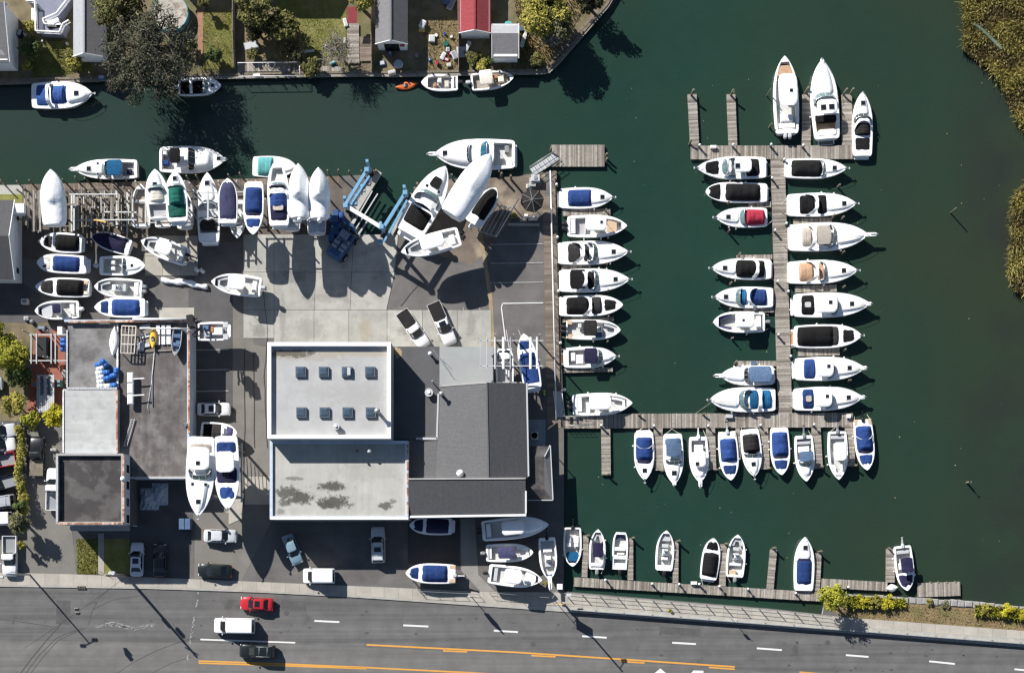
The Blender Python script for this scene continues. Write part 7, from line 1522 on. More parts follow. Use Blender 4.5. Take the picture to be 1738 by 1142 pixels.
# yard bits
mb = MB(); rows = []
for i in range(24):
    u = i / 23; c = P(274 + 78 * u, 474 + 12 * u + 1.5 * math.sin(u * 9), .3); w_ = .42 * (1 - .3 * abs(2 * u - 1)) * (1 + .25 * math.sin(u * 21)); rows.append([(c.x + .1 * w_ * math.cos(a), c.y + w_ * math.cos(a), .28 + .28 * math.sin(a) * (1 + .2 * math.sin(i * 2.1 + a))) for a in [2 * math.pi * j / 8 for j in range(8)]])
mb.loft(rows, M['wrap']); tag(mb.build('rolled_tarp'), 'long rolled white tarp lying on the asphalt in the yard', 'tarp')
for lab, x, y in (('small white bucket lying beside the hardtop console in the west yard', 331, 455), ('second white bucket at the motor of the west yard console', 340, 457)):
    p = P(x, y, .3); mb = MB(); mb.tube([p, p + Vector((.5, -.45, .05))], .26, M['whitep'], 8); tag(mb.build('bucket'), lab, 'bucket')
ub = thing('parasol', 'large charcoal patio parasol near the corner of the quay', 'parasol', P(903, 349)); mb = MB(); n = 8; c = (0, 0, 2.9)
top = Vector((0, 0, 3.25))
for k in range(n):
    a0, a1 = 2 * math.pi * k / n + .2, 2 * math.pi * (k + 1) / n + .2; p = Vector((1.6 * math.cos(a0), 1.6 * math.sin(a0), 2.55)); q = Vector((1.6 * math.cos(a1), 1.6 * math.sin(a1), 2.55)); m1 = MB(); m1.face([top, p, q], M['char']); m1.face([p, p - Vector((0, 0, .16)), q - Vector((0, 0, .16)), q], M['char']); m1.build('canopy_panel', ub)
    m2 = MB(); m2.tube([top, p], .025, M['galv'], 4); m2.build('rib', ub)
mb = MB(); mb.tube([(0, 0, 0), (0, 0, 3.4)], .05, M['galv'], 6); mb.build('pole', ub)
random.seed(5)
for k, (x, y) in enumerate(((893, 366), (900, 371), (908, 370))):
    p = P(x, y, .5); mb = MB(); mb.cbox(p.x, p.y, .5, .5, .35, .45, M['offw'], .02); mb.box(p.x - .25, p.x + .25, p.y - .28, p.y - .22, .45, .95, M['offw']); [mb.bar((p.x + sx * .2, p.y + sy * .2, 0), (p.x + sx * .2, p.y + sy * .2, .36), .05, .05, M['offw']) for sx in (-1, 1) for sy in (-1, 1)]; tag(mb.build('patio_chair'), ('left', 'middle', 'right')[k] + ' one of the white patio chairs under the charcoal parasol', 'chair', 'patio chairs under the parasol')
mb = MB(); p = P(872, 367, .6); mb.loft([ell(p.x, p.y, .3, .3, 0, 10), ell(p.x, p.y, .4, .4, .5, 10)], M['bark']); tag(mb.build('planter'), 'round planter at the end of the white kerb by the parasol', 'planter')
mb = MB(); mb.bar(P(862, 381, .2), P(916, 381.5, .2), .3, .4, M['kerb']); tag(mb.build('low_wall'), 'short pale low wall below the charcoal parasol', 'wall')
for k, (x, y, lx, ly, h, c, lab) in enumerate(((909, 302, 1.2, .9, 1.0, 'lgrey', 'grey pump cabinet at the corner of the quay'), (904, 309, .9, 1.2, .7, 'galv', 'small metal cabinet near the gangway'), (898, 316, .8, .6, .5, 'cream', 'cream box near the parasol'))):
    p = P(x, y, h); mb = MB(); mb.cbox(p.x, p.y, lx, ly, 0, h, M[c], .05); mb.box(p.x - .2, p.x + .2, p.y - .2, p.y + .2, h, h + .1, M['grey']); tag(mb.build('cabinet'), lab, 'cabinet')
for x, y, w_, lab in ((252, 846, 2.6, 'crumpled blue grey tarp in the shade below the workshop, left heap'), (270, 838, 2.2, 'crumpled blue grey tarp in the shade below the workshop, right heap')):
    p = P(x, y, .6); mb = MB(); rows = [[(p.x + (i / 9 - .5) * w_, p.y + (j / 9 - .5) * 3.0, max(.03, .9 * (1 - (2 * i / 9 - 1) ** 2) * (1 - (2 * j / 9 - 1) ** 2) + .35 * mnoise.noise(Vector((i * .8 + x, j * .8, 0))))) for j in range(10)] for i in range(10)]; mb.grid(rows, M['tarp'], False); tag(mb.build('tarp_heap'), lab, 'tarp')
for k, x in enumerate((308, 318)):
    p = P(x, 889, 1.5); mb = MB(); mb.cbox(p.x, p.y, .75, 1.5, 0, 1.4, M['steel'], .06); mb.box(p.x - .38, p.x + .38, p.y - .76, p.y - .7, .2, 1.3, M['dark']); tag(mb.build('waste_bin'), ('left', 'right')[k] + ' of two grey blue bins beneath the high boat stand', 'bin', 'bins below the boat stand')
mb = MB(); p = P(437, 549, .02); mb.loft([ell(p.x, p.y, .3, .3, .0, 14), ell(p.x, p.y, .3, .3, .03, 14)], M['dark']); tag(mb.build('manhole_cover'), 'dark round manhole cover on the pale concrete apron', 'manhole cover')
mb = MB(); p = P(892, 668, 1.6)
pn = thing('person', 'person in a bright yellow green jacket on the quay behind the rack boat', 'person', P(923, 668))
b = MB(); b.loft([ell(0, .09, .09, .07, .0, 8), ell(0, .1, .07, .08, .45, 8), ell(0, .1, .1, .1, .85, 8)], M['navy']); b.loft([ell(0, -.09, .09, .07, .0, 8), ell(0, -.1, .07, .08, .45, 8), ell(0, -.1, .1, .1, .85, 8)], M['navy'])
hv = mat('hi_vis_jacket', (.45, .62, .05), .7); b.loft([ell(0, 0, .13, .2, .82, 10), ell(0, 0, .13, .19, 1.1, 10), ell(0, 0, .14, .24, 1.4, 10), ell(0, 0, .07, .09, 1.5, 10)], hv)
for sg in (1, -1): b.tube([(0, sg * .22, 1.42), (.05, sg * .3, 1.12), (.22, sg * .26, .92)], [.075, .06, .045], hv, 6)
sk = mat('skin', (.45, .27, .19), .6); b.loft([ell(.01, 0, .055, .055, 1.48, 10), ell(.02, 0, .09, .075, 1.6, 10), ell(.01, 0, .1, .08, 1.7, 10), ell(0, 0, .05, .05, 1.8, 10)], sk); b.build('body', pn)
hr = MB(); hr.loft([ell(-.02, 0, .1, .088, 1.68, 10), ell(-.01, 0, .1, .085, 1.76, 10), ell(0, 0, .04, .04, 1.83, 10)], M['bark']); hr.build('hair', pn)
# backyard odds and ends
random.seed(9)
items = [('green round tub on the trodden yard', 757, 74, .75, .75, .5, 'green', 1), ('white cooler in the trodden yard', 733, 65, .8, .9, .5, 'offw', 0), ('pale tyre like hoop beside the white cooler', 740, 60, .5, .5, .3, 'cream', 1), ('blue bucket above the green tub', 755, 57, .35, .35, .4, 'royal', 1), ('white bucket near the green tub', 766, 62, .4, .4, .4, 'offw', 1),
    ('red tarp bundle right of the pile', 766, 91, .6, .5, .4, 'red', 0), ('pink board near the red bundle', 758, 101, .7, .5, .2, 'red', 0), ('upright pink float at the yard edge', 742, 106, .35, .7, .6, 'red', 1), ('small red and blue box at the shade line', 729, 101, .35, .5, .4, 'royal', 0), ('white board leaning on the pile', 752, 95, .5, 1.0, .3, 'whitep', 0), ('grey crate beside the white boards', 760, 84, .5, .6, .5, 'lgrey', 0),
    ('white stack of boards by the low fence', 771, 93, .7, 1.1, .6, 'lgrey', 0), ('tall white paddle board by the low fence', 792, 82, .5, 2.0, .4, 'whitep', 0), ('grey pallets by the low fence', 783, 88, 1.3, 1.4, .4, 'galv', 0), ('pale pink box at the bulkhead', 762, 110, .6, .5, .4, 'cream', 0), ('white swing seat at the dark edge of the yard', 717, 40, .7, 1.0, .8, 'whitep', 0), ('yellow toy beside the white swing seat', 716, 50, .8, .6, .3, 'yellow', 0),
    ('pale boards in the shade of the boathouse', 648, 107, .9, .7, .3, 'steel', 0), ('grey tarp mound in the boathouse shade', 676, 108, 1.3, 1.2, .7, 'tarp', 1), ('light crate in the boathouse doorway', 662, 90, .5, .5, .5, 'steel', 0), ('grey bin in the boathouse yard', 707, 93, .5, .6, .6, 'grey', 1), ('yellowish cleaning table at the bulkhead', 665, 122, 1.0, .5, .9, 'cream', 0), ('turquoise tarp behind the small grey shed', 863, 41, 1.2, .9, .6, 'aqua', 1), ('pale blue bundle right of the small grey shed', 884, 49, .9, .6, .5, 'steel', 1), ('white fish box right of the small grey shed', 889, 66, .5, 1.3, .5, 'offw', 0), ('pile of cream poles right of the small grey shed', 891, 60, .4, 1.6, .3, 'cream', 0), ('white rope coil at the small grey shed wall', 886, 77, .6, .6, .3, 'whitep', 1),
    ('dark blue boat seat by the top left house', 33, 55, .7, 1.0, .8, 'navy', 0), ('white barrel by the top left house', 41, 54, .5, 1.0, .6, 'offw', 1), ('grey blue dock box under the bare tree', 172, 131, .9, .6, .6, 'steel', 0), ('white flower pot in the left garden', 113, 74, .4, .4, .4, 'offw', 1), ('white garden post near the railed deck', 71, 69, .25, .3, .5, 'offw', 1), ('white garden statue on the lawn', 553, 77, .35, .3, .6, 'offw', 1), ('aqua bench at the little landing', 564, 106, .8, .35, .45, 'aqua', 0), ('pale border stones at the lawn edge', 520, 87, 2.0, .3, .25, 'offw', 0), ('white mailbox like box at the middle lawn edge', 586, 38, .5, 1.1, .5, 'offw', 0), ('cream storage box beside the patio deck', 585, 70, .3, .9, .5, 'offw', 0), ('white fender pile on the shaded deck', 436, 127, 1.2, .4, .3, 'offw', 1), ('grey trestle table in the shaded garden', 426, 77, 1.9, 1.1, .7, 'grey', 0), ('pale panel lying in the dark yard by the boathouse', 766, 6, .8, 1.7, .3, 'lgrey', 0), ('blue tarp in the dark yard at the top', 757, 2, 1.2, .8, .5, 'steel', 1)]
for lab, x, y, lx, ly, h, c, rnd in items:
    p = P(x, y, h); mb = MB()
    if rnd: mb.loft([ell(p.x, p.y, lx * .46, ly * .46, 0, 10), ell(p.x, p.y, lx * .5, ly * .5, h * .6, 10), ell(p.x, p.y, lx * .46, ly * .46, h, 10), ell(p.x, p.y, lx * .36, ly * .36, h - .05, 10)], M[c])
    else:
        a = random.uniform(-.5, .5); ca, sa = math.cos(a), math.sin(a)
        rr = lambda e, z: [(p.x + (sx * (lx / 2 - e)) * ca - (sy * (ly / 2 - e)) * sa, p.y + (sx * (lx / 2 - e)) * sa + (sy * (ly / 2 - e)) * ca, z) for sx, sy in ((-1, -1), (1, -1), (1, 1), (-1, 1))]
        mb.loft([rr(0, 0), rr(0, h - .04), rr(.04, h)], M[c], smooth=False); mb.loft([rr(.12, h + .005), rr(.12, h + .03)], M['lgrey' if c != 'lgrey' else 'grey'], smooth=False)
    nm = next((w for w in ('tub', 'cooler', 'bucket', 'tarp', 'board', 'box', 'crate', 'bin', 'table', 'bundle', 'barrel', 'pot', 'post', 'statue', 'bench', 'seat', 'toy', 'hoop', 'float', 'pallets', 'poles', 'coil', 'stones', 'pile', 'panel') if w in lab), 'box')
    tag(mb.build({'pallets': 'pallet_stack', 'poles': 'pole_pile', 'coil': 'rope_coil', 'stones': 'border_stone', 'pile': 'fender_pile', 'tub': 'round_tub', 'bin': 'waste_bin', 'pot': 'flower_pot', 'post': 'garden_post', 'seat': 'garden_chair', 'float': 'net_float', 'board': 'garden_board', 'box': 'storage_box', 'toy': 'garden_toy'}.get(nm, nm)), lab, {'pallets': 'pallets', 'stones': 'stones'}.get(nm, nm))

# ------------------------------------------------------------------ trees, shrubs, reeds
def leafmat(key, a, b, amt=.35): return mat('leaves_' + key, a, .75, isc=b, isl=amt, spec=.25, nz=(.35, .3))
LM = dict(olive=leafmat('olive', (.085, .090, .024), (.14, .13, .04)), green=leafmat('green', (.045, .07, .018), (.09, .115, .03)), gold=leafmat('gold', (.42, .34, .02), (.30, .30, .02), .25), yg=leafmat('yellow_green', (.20, .19, .035), (.29, .25, .05)), dark=leafmat('dark', (.03, .035, .016), (.055, .055, .022)), gloom=leafmat('gloom', (.020, .026, .017), (.045, .047, .026)), lime=leafmat('lime', (.34, .32, .03), (.24, .25, .03)), tan=leafmat('tan', (.24, .175, .075), (.30, .23, .11)), grey=leafmat('grey_green', (.10, .10, .045), (.15, .14, .07)))
def leaves(name, lobes, n, size, m, parent, rnd, drop=0.0, flat=.55):
    """leaf sprays: small tilted quads spread through the volumes of several lobes, denser near their surfaces"""
    mb = MB(); tot = sum(l[3] * l[4] for l in lobes)
    for (x, y, z, r, rz) in lobes:
        k = int(n * r * rz / tot)
        for _ in range(k):
            d = Vector((rnd.gauss(0, 1), rnd.gauss(0, 1), rnd.gauss(0, 1))).normalized(); f = rnd.random() ** .35
            w = 1 + .45 * mnoise.noise(d * 2.1 + Vector((x, y, z)))
            c = Vector((x + d.x * r * f * w, y + d.y * r * f * w, z + d.z * rz * f * w))
            if mnoise.noise(c * .9 + Vector((x, 0, 0))) < -.28: continue
            s = size * rnd.uniform(.6, 1.5)
            nrm = (d * .6 + Vector((rnd.gauss(0, flat), rnd.gauss(0, flat), rnd.uniform(.2, 1.2)))).normalized()
            u = nrm.cross(Vector((rnd.gauss(0, 1), rnd.gauss(0, 1), rnd.gauss(0, .3)))).normalized(); v = nrm.cross(u)
            if drop: v = (v + Vector((0, 0, -drop))).normalized()
            mb.face([c - u * s * .5, c + v * s * .35, c + u * s * .55, c - v * s * .4], m)
    return mb.build(name, parent)
def tree(label, px, py, rad, h, kind, n=2600, size=.36, name='tree', cat='tree', group=None, sq=(1, 1), low=.25, nl=15, bare=0):
    n = int(n * 1.7); size *= .78
    rnd = random.Random(int(px * 13 + py * 7)); p = P(px, py, 0); r = rad / PPM
    # crown traced at its middle height
    cc = P(px, py, h * .65); t = thing(name, label, cat, (cc.x, cc.y, 0), 0, group)
    mb = MB(); trunk_h = h * .55; tr = max(.04, .035 * h); mb.tube([(0, 0, -.1), (.1 * r * rnd.uniform(-1, 1), .1 * r, trunk_h * .6), (0, 0, h * .8)], [tr * 1.3, tr, tr * .3], M['bark'], 7)
    lobes = []
    for k in range(nl):
        a = k * 2.4 + rnd.random(); q = r * math.sqrt((k + .5) / nl) * .72
        z = h * rnd.uniform(low + .2, .85) if k else h * .78
        lr = r * rnd.uniform(.26, .46)
        lobes.append((q * math.cos(a) * sq[0], q * math.sin(a) * sq[1], z, lr, lr * rnd.uniform(.6, .9)))
        e = Vector((q * math.cos(a) * sq[0], q * math.sin(a) * sq[1], z)); s0 = Vector((0, 0, h * rnd.uniform(.25, .5))); mb.tube([s0, s0.lerp(e, .5) + Vector((0, 0, .1 * h)), e], [tr * .5, tr * .35, .02], M['bark'], 5)
    mb.build('trunk', t)
    leaves('crown', lobes, n, size, LM[kind], t, rnd)
    if bare:
        g = MB()
        for _ in range(bare):
            a = rnd.uniform(0, 6.28); q = r * rnd.uniform(.2, 1.05); e = Vector((q * math.cos(a) * sq[0], q * math.sin(a) * sq[1], h * rnd.uniform(.6, 1.02))); s0 = Vector((e.x * .3, e.y * .3, h * .5)); m_ = s0.lerp(e, .6) + Vector((rnd.gauss(0, .3), rnd.gauss(0, .3), .3))
            g.tube([s0, m_, e], [.05, .035, .012], M['pbark'], 4)
            for _ in range(2): f = m_.lerp(e, rnd.random()); g.tube([f, f + Vector((rnd.gauss(0, .7), rnd.gauss(0, .7), rnd.uniform(-.3, .5)))], [.022, .008], M['pbark'], 3)
        tag(g.build('twigs', t), kind='stuff')
    return t
YT = 'trees and shrubs of the backyards'
# the big bare weeping tree over the canal
rnd = random.Random(3); c0 = P(254, 90, 6); wt = thing('tree', 'large nearly bare weeping tree with pale twigs leaning over the canal', 'tree', (c0.x, c0.y, 0), 0, YT)
mb = MB(); mb.tube([(0, 1.5, -.1), (.2, 1.0, 3), (0, .3, 6.5), (-.2, 0, 8)], [.5, .4, .28, .1], M['bark'], 9); ends = []
for k in range(34):
    a = k * 2.399; q = 6.6 * math.sqrt((k + .5) / 34); e = Vector((q * math.cos(a) * .92, q * math.sin(a) * .95 - .4, rnd.uniform(6.8, 9.2) - q * .28)); s0 = Vector((e.x * .35 + rnd.gauss(0, .8), e.y * .35 + rnd.gauss(0, .8), rnd.uniform(5, 7))); m_ = s0.lerp(e, .55) + Vector((rnd.gauss(0, .7), rnd.gauss(0, .7), 1.0)); mb.tube([Vector((0, .5, 4.0)), s0, m_, e], [.2, .15, .09, .03], M['bark'], 6); ends.append((m_, e))
mb.build('trunk', wt)
g = MB(); lv = MB(); lobs = []
for m_, e in ends:
    for _ in range(5):
        f = m_.lerp(e, rnd.uniform(.2, 1.1)); d = Vector((rnd.gauss(0, 1.0), rnd.gauss(0, 1.0), rnd.uniform(-.4, .8))); g.tube([f, f + d * .6 + Vector((0, 0, .25)), f + d * 1.1 - Vector((0, 0, .1))], [.04, .025, .008], M['pbark' if rnd.random() < .3 else 'bark'], 4)
    lobs.append((e.x, e.y, e.z, rnd.uniform(.8, 1.35), rnd.uniform(.7, 1.1))); lobs.append((m_.x, m_.y, m_.z, rnd.uniform(.7, 1.2), rnd.uniform(.6, 1.0)))
    for _ in range(60):   # hanging whips with small dull leaves
        f = m_.lerp(e, rnd.uniform(.0, 1.15)) + Vector((rnd.gauss(0, .75), rnd.gauss(0, .75), rnd.gauss(-.2, .5))); ln = rnd.uniform(.3, 1.2); w_ = rnd.uniform(.03, .06)
        o_ = Vector((f.x, f.y, 0)).normalized() * rnd.uniform(.1, .75) + Vector((rnd.gauss(0, .25), rnd.gauss(0, .25), 0)); u = Vector((rnd.gauss(0, 1), rnd.gauss(0, 1), 0)).normalized() * w_
        e2 = f + o_ * ln + Vector((0, 0, -ln * .8)); md = f.lerp(e2, .5) + Vector((0, 0, .2)); mm2 = LM['gloom'] if rnd.random() < .86 else LM['grey']
        lv.face([f - u, f + u, md + u * 1.3, md - u * 1.3], mm2); lv.face([md - u * 1.3, md + u * 1.3, e2 + u * .3, e2 - u * .3], mm2)
tag(g.build('twigs', wt), kind='stuff'); lv.build('crown', wt); leaves('crown', lobs, 15000, .2, leafmat('willow', (.028, .034, .020), (.085, .086, .05), .45), wt, rnd)
rnd2 = random.Random(8)
for a in (('broad olive tree behind the bare weeping tree', 205, 12, 46, 8, 'olive', 3600), ('olive tree right of the shaded garden fence', 430, 15, 34, 7, 'olive', 2200), ('tall pale olive shrub in the shaded garden', 478, 42, 30, 4, 'olive', 2400), ('dark rounded shrub in the shaded garden', 437, 50, 22, 4.5, 'dark', 1500), ('yellow green tree above the patio deck', 612, -2, 24, 6, 'yg', 1600),
          ('dark green round bush at the brick path', 363, 94, 15, 2.4, 'green', 1200), ('yellow green tree at the point of land', 926, 22, 46, 7, 'yg', 6500), ('olive tree at the water edge of the point', 945, 45, 30, 6.5, 'grey', 2000), ('dark tree at the top of the slanting bulkhead', 1002, -4, 28, 5.5, 'dark', 1500),
          ('dark shrub in the left garden', 52, 82, 20, 3.0, 'green', 1700), ('small yellow shrub by the left garden hedge', 47, 113, 9, 1.6, 'yg', 500), ('yellow green bush below the long shed', 128, 108, 17, 2.2, 'yg', 1500), ('olive bush right of the left garden', 118, 92, 13, 2.0, 'olive', 900), ('pale shrub along the left garden edge', 50, 45, 14, 1.6, 'yg', 700), ('green bush between the red shed and the canal', 806, 100, 15, 1.1, 'olive', 1500), ('yellowish bush left of the moored cream topped boat', 820, 110, 13, .9, 'yg', 1300), ('dark evergreen shrub by the little landing', 505, 95, 9, 2.2, 'dark', 700), ('trailing green shrub hanging over the bulkhead', 527, 114, 17, 2, 'olive', 1500), ('grassy clump on the point by the bulkhead corner', 912, 103, 14, 1.2, 'olive', 900), ('low green shrub beside the small grey shed', 835, 100, 9, 1.2, 'green', 500), ('green shrub left of the brick path', 325, 78, 11, 1.8, 'olive', 700), ('small olive tree at the top beside the brick path', 345, 5, 9, 3, 'olive', 500), ('olive shrub at the foot of the shaded garden', 430, 92, 12, 1.3, 'olive', 700)):
    tree(*a, group=YT, size=.3 if a[3] < 25 else .36)
tree('sprawling bare shrub with grey twigs beside the patio deck', 572, 82, 30, 4.5, 'grey', 600, .2, group=YT, bare=90)
tree('dry brown twiggy tree at the point of land', 938, 62, 22, 5, 'grey', 350, .2, group=YT, bare=60)
t = tree('dome of dry tan grasses in the shaded garden', 489, 80, 26, 1.6, 'tan', 200, .2, name='grass_clump', cat='ornamental grass', group=YT)
g = MB(); rnd = random.Random(4)
for _ in range(2600):
    a = rnd.uniform(0, 6.28); q = 2.0 * math.sqrt(rnd.random()); b0 = Vector((q * .75 * math.cos(a), q * .75 * math.sin(a), 0)); e = Vector((q * 1.15 * math.cos(a) + rnd.gauss(0, .2), q * 1.1 * math.sin(a) + rnd.gauss(0, .2) - .2, rnd.uniform(.4, 1.5) * (1.15 - q * .35))); u = Vector((-math.sin(a), math.cos(a), 0)) * .025; md = b0.lerp(e, .5) + Vector((0, 0, .35)); g.face([b0 - u, b0 + u, md + u, md - u], LM['tan']); g.face([md - u, md + u, e], LM['tan'])
tag(g.build('grass_blades', t), kind='stuff')
WT = 'trees along the west lot'
for a in (('bright golden green tree at the left edge beside the brick path', 18, 606, 30, 6, 'lime', 2600), ('golden green tree above the parked lot, left edge', -4, 570, 26, 5, 'lime', 1500), ('dark green lower tree at the left edge below the golden one', 30, 637, 24, 4.5, 'green', 1800), ('olive bush between the lot and the trailer bed', 24, 686, 22, 3.4, 'yg', 1700), ('bright golden tree at the corner of the pale annex roof', 91, 706, 20, 4.5, 'gold', 1900), ('yellow green bush left of the golden tree', 54, 712, 16, 3, 'lime', 1200), ('feathery green tree at the end of the hedge', 30, 888, 19, 5.5, 'grey', 1700), ('olive shrub in the hedge beside the lot', 34, 858, 12, 3, 'green', 800), ('slim yellow green shrub behind the white pickup', 36, 925, 7, 3, 'yg', 500)):
    tree(*a, group=WT, size=.32)
hg = thing('hedge', 'narrow vine covered hedge between the car lot and the driveway', 'hedge', (0, 0, 0)); lb = []; rnd = random.Random(12)
for k in range(18): q = P(31 + 4 * math.sin(k * .5) + k * .3, 728 + k * 8.2, 1.6); lb.append((q.x, q.y, 1.3, rnd.uniform(.45, .75), rnd.uniform(.7, 1.1)))
leaves('foliage', lb, 4200, .24, LM['yg'], hg, rnd)
mb = MB(); [mb.tube([(x, y, 0), (x, y, 1.3)], .05, M['bark'], 5) for x, y, *_ in lb]; mb.build('stems', hg)
t = tree('golden leaved tree on the pavement beside the waterfront railing', 1415, 1013, 26, 6.2, 'lime', 1700, .30, group='shrubs along the road verge')
for lab, x, y, r_, h, n, k in (('low golden shrub right of the golden tree on the verge', 1462, 1020, 14, 1.2, 900, 'gold'), ('second low golden shrub along the stone seawall', 1484, 1021, 16, 1.4, 1100, 'yg'), ('third low golden shrub along the stone seawall', 1508, 1022, 15, 1.1, 900, 'gold'), ('golden shrub at the far right end of the verge', 1712, 1036, 14, 1.4, 1100, 'gold'), ('yellow shrub just left of the far right verge shrub', 1675, 1034, 13, 1.2, 900, 'yg'), ('small shrub at the right picture edge of the verge', 1738, 1040, 12, 1.4, 800, 'gold'), ('tiny weed clump in the verge of the guard rail', 1137, 1037, 5, .5, 200, 'yg'), ('small yellow shrub at the corner of the street railing', 925, 989, 4, .8, 200, 'yg'), ('small green shrub in the verge stones', 1578, 1021, 8, .7, 300, 'yg'), ('green shrub in the planter by the parasol', 872, 366, 6, .9, 260, 'yg'), ('low brown weeds mid verge', 1605, 1026, 9, .5, 300, 'grey')):
    tree(lab, x, y, r_, h, k, n, .2, 'shrub', 'shrub', 'shrubs along the road verge' if x > 950 else None, low=.1, nl=6)
# lawns with short grass standing proud
def tufts(name, poly, n, h, m, z0, rnd, lean=(0, 0), w=.035):
    q = [P(x, y, 0) for x, y in poly]; xs = [v.x for v in q]; ys = [v.y for v in q]; mb = MB()
    def inside(x, y):
        c = False; j = len(q) - 1
        for i in range(len(q)):
            if (q[i].y > y) != (q[j].y > y) and x < (q[j].x - q[i].x) * (y - q[i].y) / (q[j].y - q[i].y) + q[i].x: c = not c
            j = i
        return c
    k = 0
    while k < n:
        x, y = rnd.uniform(min(xs), max(xs)), rnd.uniform(min(ys), max(ys)); k += 1
        if not inside(x, y): continue
        d = mnoise.noise(Vector((x * .35, y * .35, 3)))
        hh = h * rnd.uniform(.6, 1.3) * (1 + .4 * d); a = rnd.uniform(0, 6.28); u = Vector((math.cos(a), math.sin(a), 0)) * w * rnd.uniform(.7, 1.8)
        e = Vector((x + lean[0] * hh + rnd.gauss(0, .28) * hh, y + lean[1] * hh + rnd.gauss(0, .28) * hh, z0 + hh)); b0 = Vector((x, y, z0)); md = b0.lerp(e, .55) + Vector((0, 0, .12 * hh))
        mm2 = m[0] if d + rnd.gauss(0, .18) > -.08 else m[1]
        mb.face([b0 - u, b0 + u, md + u, md - u], mm2); mb.face([md - u, md + u, e], mm2)
    return tag(mb.build(name), kind='stuff')
rnd = random.Random(31)
RM = (leafmat('reed_gold', (.38, .34, .10), (.46, .40, .14), .3), leafmat('reed_brown', (.22, .19, .08), (.29, .23, .11), .3))
tufts('reeds', [(1638, -60), (1637, 84), (1652, 94), (1680, 113), (1700, 140), (1712, 166), (1728, 202), (1745, 222), (1770, 240), (1850, 240), (1850, -60)], 60000, 1.2, RM, -.62, rnd, (-.4, -.3), .03)
tufts('reeds', [(1790, 235), (1772, 265), (1748, 304), (1728, 322), (1716, 358), (1718, 400), (1713, 464), (1724, 489), (1748, 498), (1800, 540), (1850, 540), (1850, 240)], 36000, 1.2, RM, -.62, rnd, (-.4, -.3), .03)
LW = (leafmat('lawn_blades', (.20, .20, .045), (.27, .25, .06), .2), leafmat('lawn_dull', (.13, .135, .035), (.19, .175, .06), .2))
tufts('lawn_grass', [(345, 20), (398, 20), (398, 118), (345, 118)], 6000, .08, LW, .0, rnd)
tufts('lawn_grass', [(470, -5), (588, -5), (588, 92), (540, 100), (478, 92)], 9000, .08, LW, .0, rnd)
tufts('lawn_grass', [(55, 70), (135, 70), (160, 120), (60, 132), (45, 100)], 8000, .10, LW, .0, rnd)
tufts('lawn_grass', [(129, 914), (166, 914), (166, 974), (131, 974)], 2600, .10, LW, .0, rnd)
tufts('dry_weeds', [(870, -20), (1010, -20), (960, 70), (928, 112), (880, 60)], 5000, .35, (LM['tan'], LM['olive']), .0, rnd)
tufts('dry_weeds', [(832, 60), (900, 60), (925, 118), (850, 120)], 2500, .25, (LM['tan'], LM['olive']), .0, rnd)
tufts('dry_weeds', [(715, 30), (778, 30), (778, 122), (725, 124)], 2500, .15, (LM['tan'], LM['olive']), .0, rnd)
tufts('verge_weeds', [(1436, 1012), (1535, 1016), (1535, 1028), (1436, 1028)], 3800, .7, (LM['lime'], LM['yg']), .0, rnd, (-.1, -.1), .05)
tufts('verge_weeds', [(1655, 1026), (1750, 1034), (1750, 1050), (1655, 1042)], 4200, .75, (LM['lime'], LM['yg']), .0, rnd, (-.1, -.1), .05)
tufts('dry_weeds', [(1404, 1014), (1437, 1018), (1738, 1041), (1800, 1049), (1800, 1074), (1738, 1068), (1434, 1045)], 4500, .16, (RM[1], RM[0]), .0, rnd)
mb = MB(); pts = [(1652, 40), (1668, 53), (1684, 68), (1700, 84)]
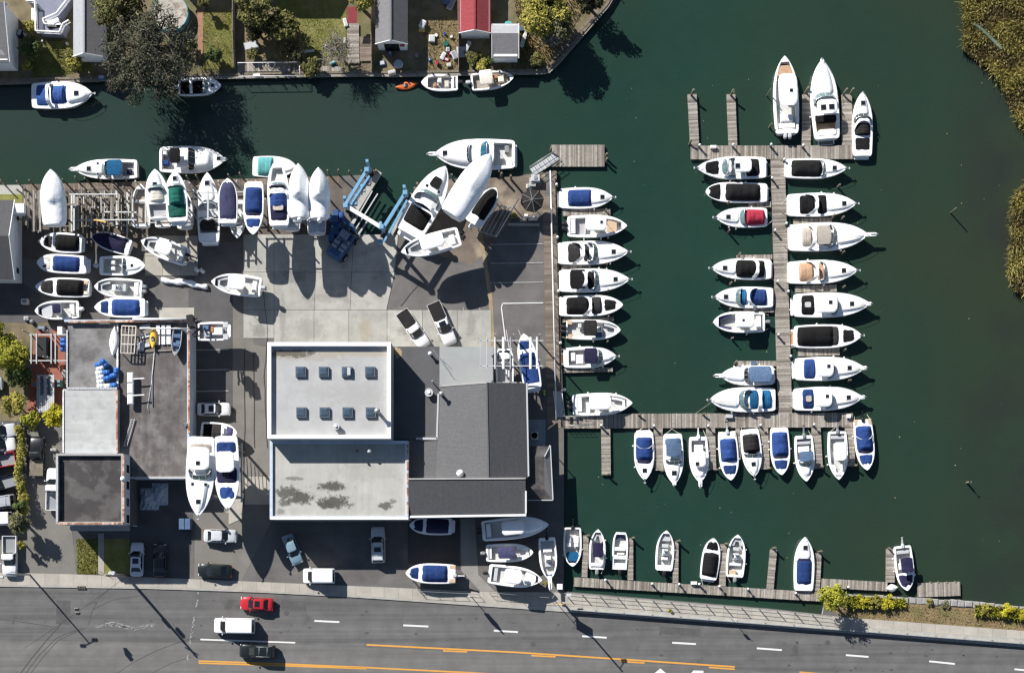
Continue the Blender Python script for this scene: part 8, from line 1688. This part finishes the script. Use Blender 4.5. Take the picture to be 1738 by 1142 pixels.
for p, q in zip(pts[:-1], pts[1:]): mb.bar(P(*p, .3), P(*q, .3), .4, .4, mat('silt_fence', (.10, .15, .11), .85, nz=(2, .3)))
tag(mb.build('silt_fence'), 'faded teal silt fence running through the marsh reeds', 'fence')
# debris specks on the water
rnd = random.Random(2); mb = MB()
for _ in range(60):
    x, y = rnd.uniform(960, 1700), rnd.uniform(120, 960); p = P(x, y, WL + .01); s_ = rnd.uniform(.03, .09); mb.face([p + Vector((-s_, -s_ * .5, 0)), p + Vector((s_, -s_ * .6, 0)), p + Vector((s_ * .7, s_, 0)), p + Vector((-s_ * .8, s_ * .7, 0))], LM['tan'])
tag(mb.build('floating_leaves'), kind='stuff')
for lab, px, py, lx, ly, c in (('small blue topped dock box on the finger dock above the slate blue bimini cruiser', 1279, 616, .7, .45, 'steel'), ('white dock step on the T-head dock between the two west fingers', 1211, 249, .8, .35, 'offw'), ('white hose reel box at the east end of the cross dock', 1441, 706, .5, .5, 'offw'), ('grey dock box in the middle of the cross dock', 1238, 706, .9, .45, 'lgrey'), ('pale dock box on the street dock near the bowrider with black covers', 1178, 989, .8, .4, 'offw')):
    p = P(px, py, DZ + .5); mb = MB(); mb.cbox(p.x, p.y, lx, ly, DZ, DZ + .42, M['offw'], .03); mb.cbox(p.x, p.y, lx + .05, ly + .05, DZ + .421, DZ + .5, M[c], .03); tag(mb.build('dock_box'), lab, 'dock box', 'boxes standing on the docks')
# mooring lines
for lab, a, za, b, zb in (('mooring line from the teal canvas cruiser to the cross dock', (1207, 683), -.1, (1180, 702), -.5), ('mooring line from the sport yacht bow to the quay', (737, 272), .2, (722, 293), .3), ('mooring line from the big white console to the cross dock', (1066, 690), -.1, (1082, 704), -.5), ('mooring line from the yacht stern to the T-head dock', (1390, 238), -.6, (1376, 256), -.4), ('mooring line from the big centre console stern', (1331, 238), -.4, (1310, 250), -.3)):
    A, B = P(*a, za), P(*b, zb); mb = MB(); mb.tube([A, A.lerp(B, .5) - Vector((0, 0, .15)), B], .03, M['dark'] if 'teal' not in lab else M['timber'], 4); tag(mb.build('mooring_line'), lab, 'rope')
